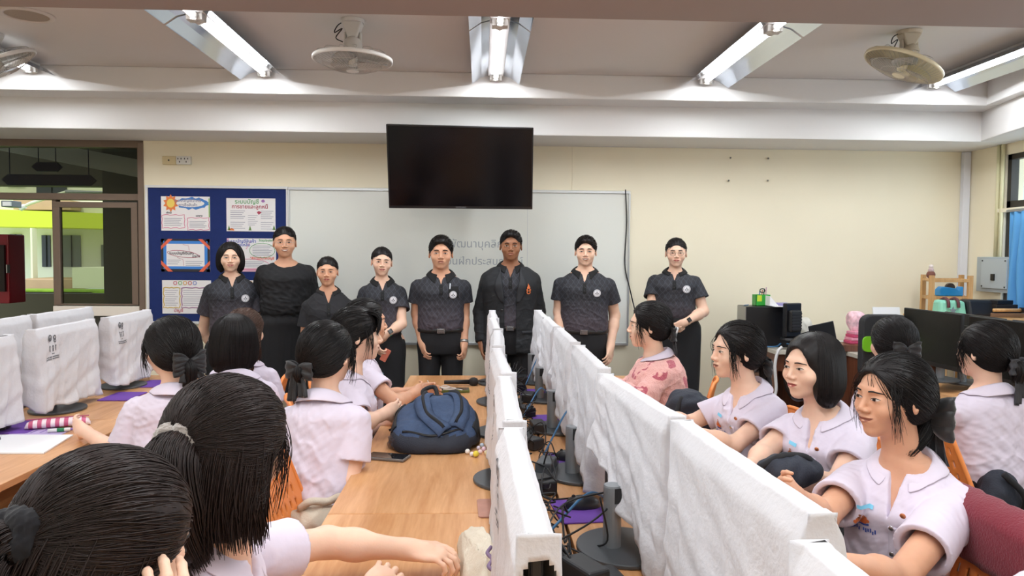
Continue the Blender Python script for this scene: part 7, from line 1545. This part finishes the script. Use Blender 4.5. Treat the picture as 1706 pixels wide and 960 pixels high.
rpanel(.31, .42, .74, -.02, .05).build('backrest', mat('mesh_black', '#26272b', .7, bump=.4, bscale=300), oc, bevel=.01); rpanel(.32, .10, .92, -.035, -.021, .03).build('back_panel', mat('chair_lime', '#7bc828', .4), oc); rpanel(.46, .08, .43, -.25, .22, .03).build('seat', mat('mesh_black', '#26272b', .7), oc, bevel=.01)
MB().tube([(0, 0, .08), (0, 0, .44)], .03, 12).build('gas_column', M_stl, oc); MB().tube([(0, .06, .46), (0, .10, .56), (0, .055, .72)], .02, 8).build('back_post', M_cab, oc)
for k in range(5): a_ = 2*PI*k/5; MB().tube([(0, 0, .09), (.28*math.cos(a_), .28*math.sin(a_), .05)], [.025, .015], 8).build('leg', M_cab, oc); MB().lathe([(0, -.02), (.025, -.02), (.025, .02), (0, .02)], 12, (.28*math.cos(a_), .28*math.sin(a_), .026), Matrix.Rotation(PI/2, 3, 'X')).build('castor', M_cab, oc)
pr = thing('printer', 'dark printer with a white sheet standing in its feeder', 'printer', (PY(1494, 540, 5.4).x, 5.4, TZ+.001)); MB().box((-.22, -.16, 0), (.22, .16, .15)).build('body', mat('printer_dark', '#2b2e33', .4), pr, bevel=.015); MB().cbox((-.02, .10, .22), (.21, .01, .17), Matrix.Rotation(-.25, 3, 'X')).build('paper', mat('white_paper_folder', '#eeeef0', .5), pr); MB().box((-.20, -.165, .05), (.20, -.158, .10)).build('output_slot', mat('port_dark', '#2a2a2c', .5), pr)
# wooden rack
M_pine = wood('pine_rack', '#dcb27a', '#c4935a', 'Z', 1.2, .5); rk = thing('wooden_rack', 'open pine wood rack against the front wall at the right', 'rack', (0, 0, 0)); ry0, ry1 = 5.55, 5.82
xa, xb = PY(1552, 480, ry0).x, PY(1616, 480, ry0).x; xc, xd = PY(1538, 480, ry1).x, PY(1601, 480, ry1).x; zr = PY(1552, 459, ry0).z; zs = PY(1552, 497, ry0).z
xl, xr = (xa+xc)/2, (xb+xd)/2+.02
for (x, y) in ((xa, ry0), (xb, ry0), (xc, ry1), (xd, ry1)): MB().box((x-.018, y-.012, 0), (x+.018, y+.012, zr)).build('post', M_pine, rk, bevel=.002)
for z in (zr-.04, zs, .75, .4):
    MB().add([(xa-.01, ry0, z-.012), (xb+.01, ry0, z-.012), (xd+.01, ry1, z-.012), (xc-.01, ry1, z-.012), (xa-.01, ry0, z+.012), (xb+.01, ry0, z+.012), (xd+.01, ry1, z+.012), (xc-.01, ry1, z+.012)], [(0,3,2,1),(4,5,6,7),(0,1,5,4),(1,2,6,5),(2,3,7,6),(3,0,4,7)] if z != zr-.04 else [(0,1,5,4),(1,0,4,5)]).build('shelf' if z != zr-.04 else 'top_rail', M_pine, rk)
MB().box((xa, ry0-.01, zr-.052), (xb, ry0+.01, zr-.028)).build('top_rail', M_pine, rk, bevel=.002); MB().box((xc, ry1-.01, zr-.052), (xd, ry1+.01, zr-.028)).build('top_rail', M_pine, rk, bevel=.002)
for (p0, p1) in (((xa, ry0), (xc, ry1)), ((xb, ry0), (xd, ry1))): MB().tube([(p0[0], p0[1], zr-.04), (p1[0], p1[1], zr-.04)], .012, 6).build('side_rail', M_pine, rk)
td = thing('tape_dispenser', 'blue tape dispenser on the pine rack shelf', 'tape dispenser', (PY(1581, 490, 5.66).x, 5.66, zs+.013)); MB().prism([(-.095, 0), (.095, 0), (.095, .075), (.08, .075), (.06, .045), (.035, .06), (-.07, .075), (-.095, .05)], .07, 'y', -.035).build('body', mat('dispenser_blue', '#2f96dc', .3), td, bevel=.008); MB().lathe([(.02, -.012), (.036, -.012), (.036, .012), (.02, .012)], 20, (.005, 0, .065), Matrix.Rotation(PI/2, 3, 'X')).build('tape_roll', mat('tape_dark', '#3a2e28', .4), td)
dl_ = thing('small_doll', 'small brown and white trinket doll on top of the pine rack', 'doll', (PY(1551, 452, 5.7).x, 5.7, zr-.028))
for (nm_, c_, z, r, m_) in (('base', 0, .03, .033, '#7a4a3e'), ('body', 0, .065, .022, '#c9b4b4'), ('head', 0, .095, .017, '#e6dad6')): MB().lathe([(r*math.sin(PI*k/8), z-r*math.cos(PI*k/8)) for k in range(9)], 16).build(nm_, mat('doll'+m_, m_, .6), dl_, smooth=True)
# bags before the rack
def bagbox(name, label, x, y, z, w, d, h, m, rz=0, mh=None, top=.7, cat='bag'):
    t = thing(name, label, cat, (x, y, z), rz); MB().add([(-w/2, -d/2, 0), (w/2, -d/2, 0), (w/2, d/2, 0), (-w/2, d/2, 0), (-w/2*.96, -d/2*top, h), (w/2*.92, -d/2*top, h*.94), (w/2*.92, d/2*top, h*.94), (-w/2*.96, d/2*top, h)], [(0,3,2,1),(4,5,6,7),(0,1,5,4),(1,2,6,5),(2,3,7,6),(3,0,4,7)]).build('bag_body', m, t, bevel=.02)
    if mh:
        for s in (-.22, .14): MB().tube(spline([(w*s, -d/2-.004, h*.55), (w*s, -d/2*.8-.006, h*.95), (w*(s+.04), 0, h*1.08), (w*s, d/2*.8, h*.9)], 5), .011, 8).build('handle', mh, t, smooth=True)
    return t
y_ = 5.2; M_mint = mat('mint_canvas', '#8fd6bd', .7, bump=.2, bscale=150)
tt = thing('side_table', 'low pale table carrying bags in front of the pine rack', 'table', (0, 0, 0)); zt3 = PY(1600, 527, y_).z; x0_, x1_ = PY(1545, 500, y_).x, 3.90
MB().box((x0_-.05, 4.95, zt3-.03), (x1_, 5.42, zt3)).build('table_top', M_pine, tt, bevel=.003)
for (x, y) in ((x0_, 5.0), (x1_-.05, 5.0), (x0_, 5.38), (x1_-.05, 5.38)): MB().box((x-.02, y-.02, 0), (x+.02, y+.02, zt3-.03)).build('leg', M_pine, tt)
b_ = bagbox('mint_bag', 'mint green handbag with maroon handles and a star patch', PY(1578, 520, y_).x, y_-.02, zt3+.001, .20, .12, .12, M_mint, 0, mat('maroon_leather', '#5c2a32', .5))
st_ = [((.030 if k % 2 == 0 else .013)*math.sin(k*PI/5)-.01, .045+(.030 if k % 2 == 0 else .013)*math.cos(k*PI/5)) for k in range(10)]; MB().prism(st_, .003, 'y', -.064).build('star_patch', mat('star_grey', '#7f8f98', .6), b_)
bagbox('black_bag', 'black shoulder bag slumped beside the mint handbag', PY(1622, 520, y_).x+.02, y_, zt3+.001, .23, .16, .125, mat('black_bag_leather', '#1d1f24', .5), .1, None, .6)
for k, (nm_, c_) in enumerate((('brown folder at the bottom of the dark pile by the curtain', '#8a6a50'), ('black tablet sleeve in the dark pile by the curtain', '#1d1f24'), ('black notebook near the top of the pile by the curtain', '#26221f'), ('small black case on top of the pile by the curtain', '#15161a'))):
    box_thing('flat_case', nm_, 'case', (PY(1668, 515, y_).x-.0-.012*k, y_+.0, zt3+.001+.030*k), (.24-.03*k, .2-.02*k, .029), .12*k-.1, mat('case'+c_, c_, .5), 'cases piled by the curtain')
rl = thing('cloth_roller', 'pine rod with black end at the right edge under the curtain', 'rod', (0, 0, 0)); a_, b_ = PY(1655, 517, 5.05), PY(1700, 517, 5.05); MB().tube([a_, b_], .012, 10).build('rod', M_pine, rl, smooth=True); MB().tube([b_, b_+Vector((.02, 0, 0))], .02, 12).build('end_knob', M_cab, rl)
# ------------------------------------------------------------------ lettering becomes plain mesh
bpy.context.view_layer.update()
_dg = bpy.context.evaluated_depsgraph_get()
for o in [o for o in SC.objects if o.type == 'FONT']:
    me = bpy.data.meshes.new_from_object(o.evaluated_get(_dg), depsgraph=_dg)
    n = bpy.data.objects.new(o.name, me); nm = o.name; par = o.parent; mx = o.matrix_basis.copy(); kids = list(o.children)
    bpy.data.objects.remove(o); n.name = nm; link(n, par); n.matrix_basis = mx
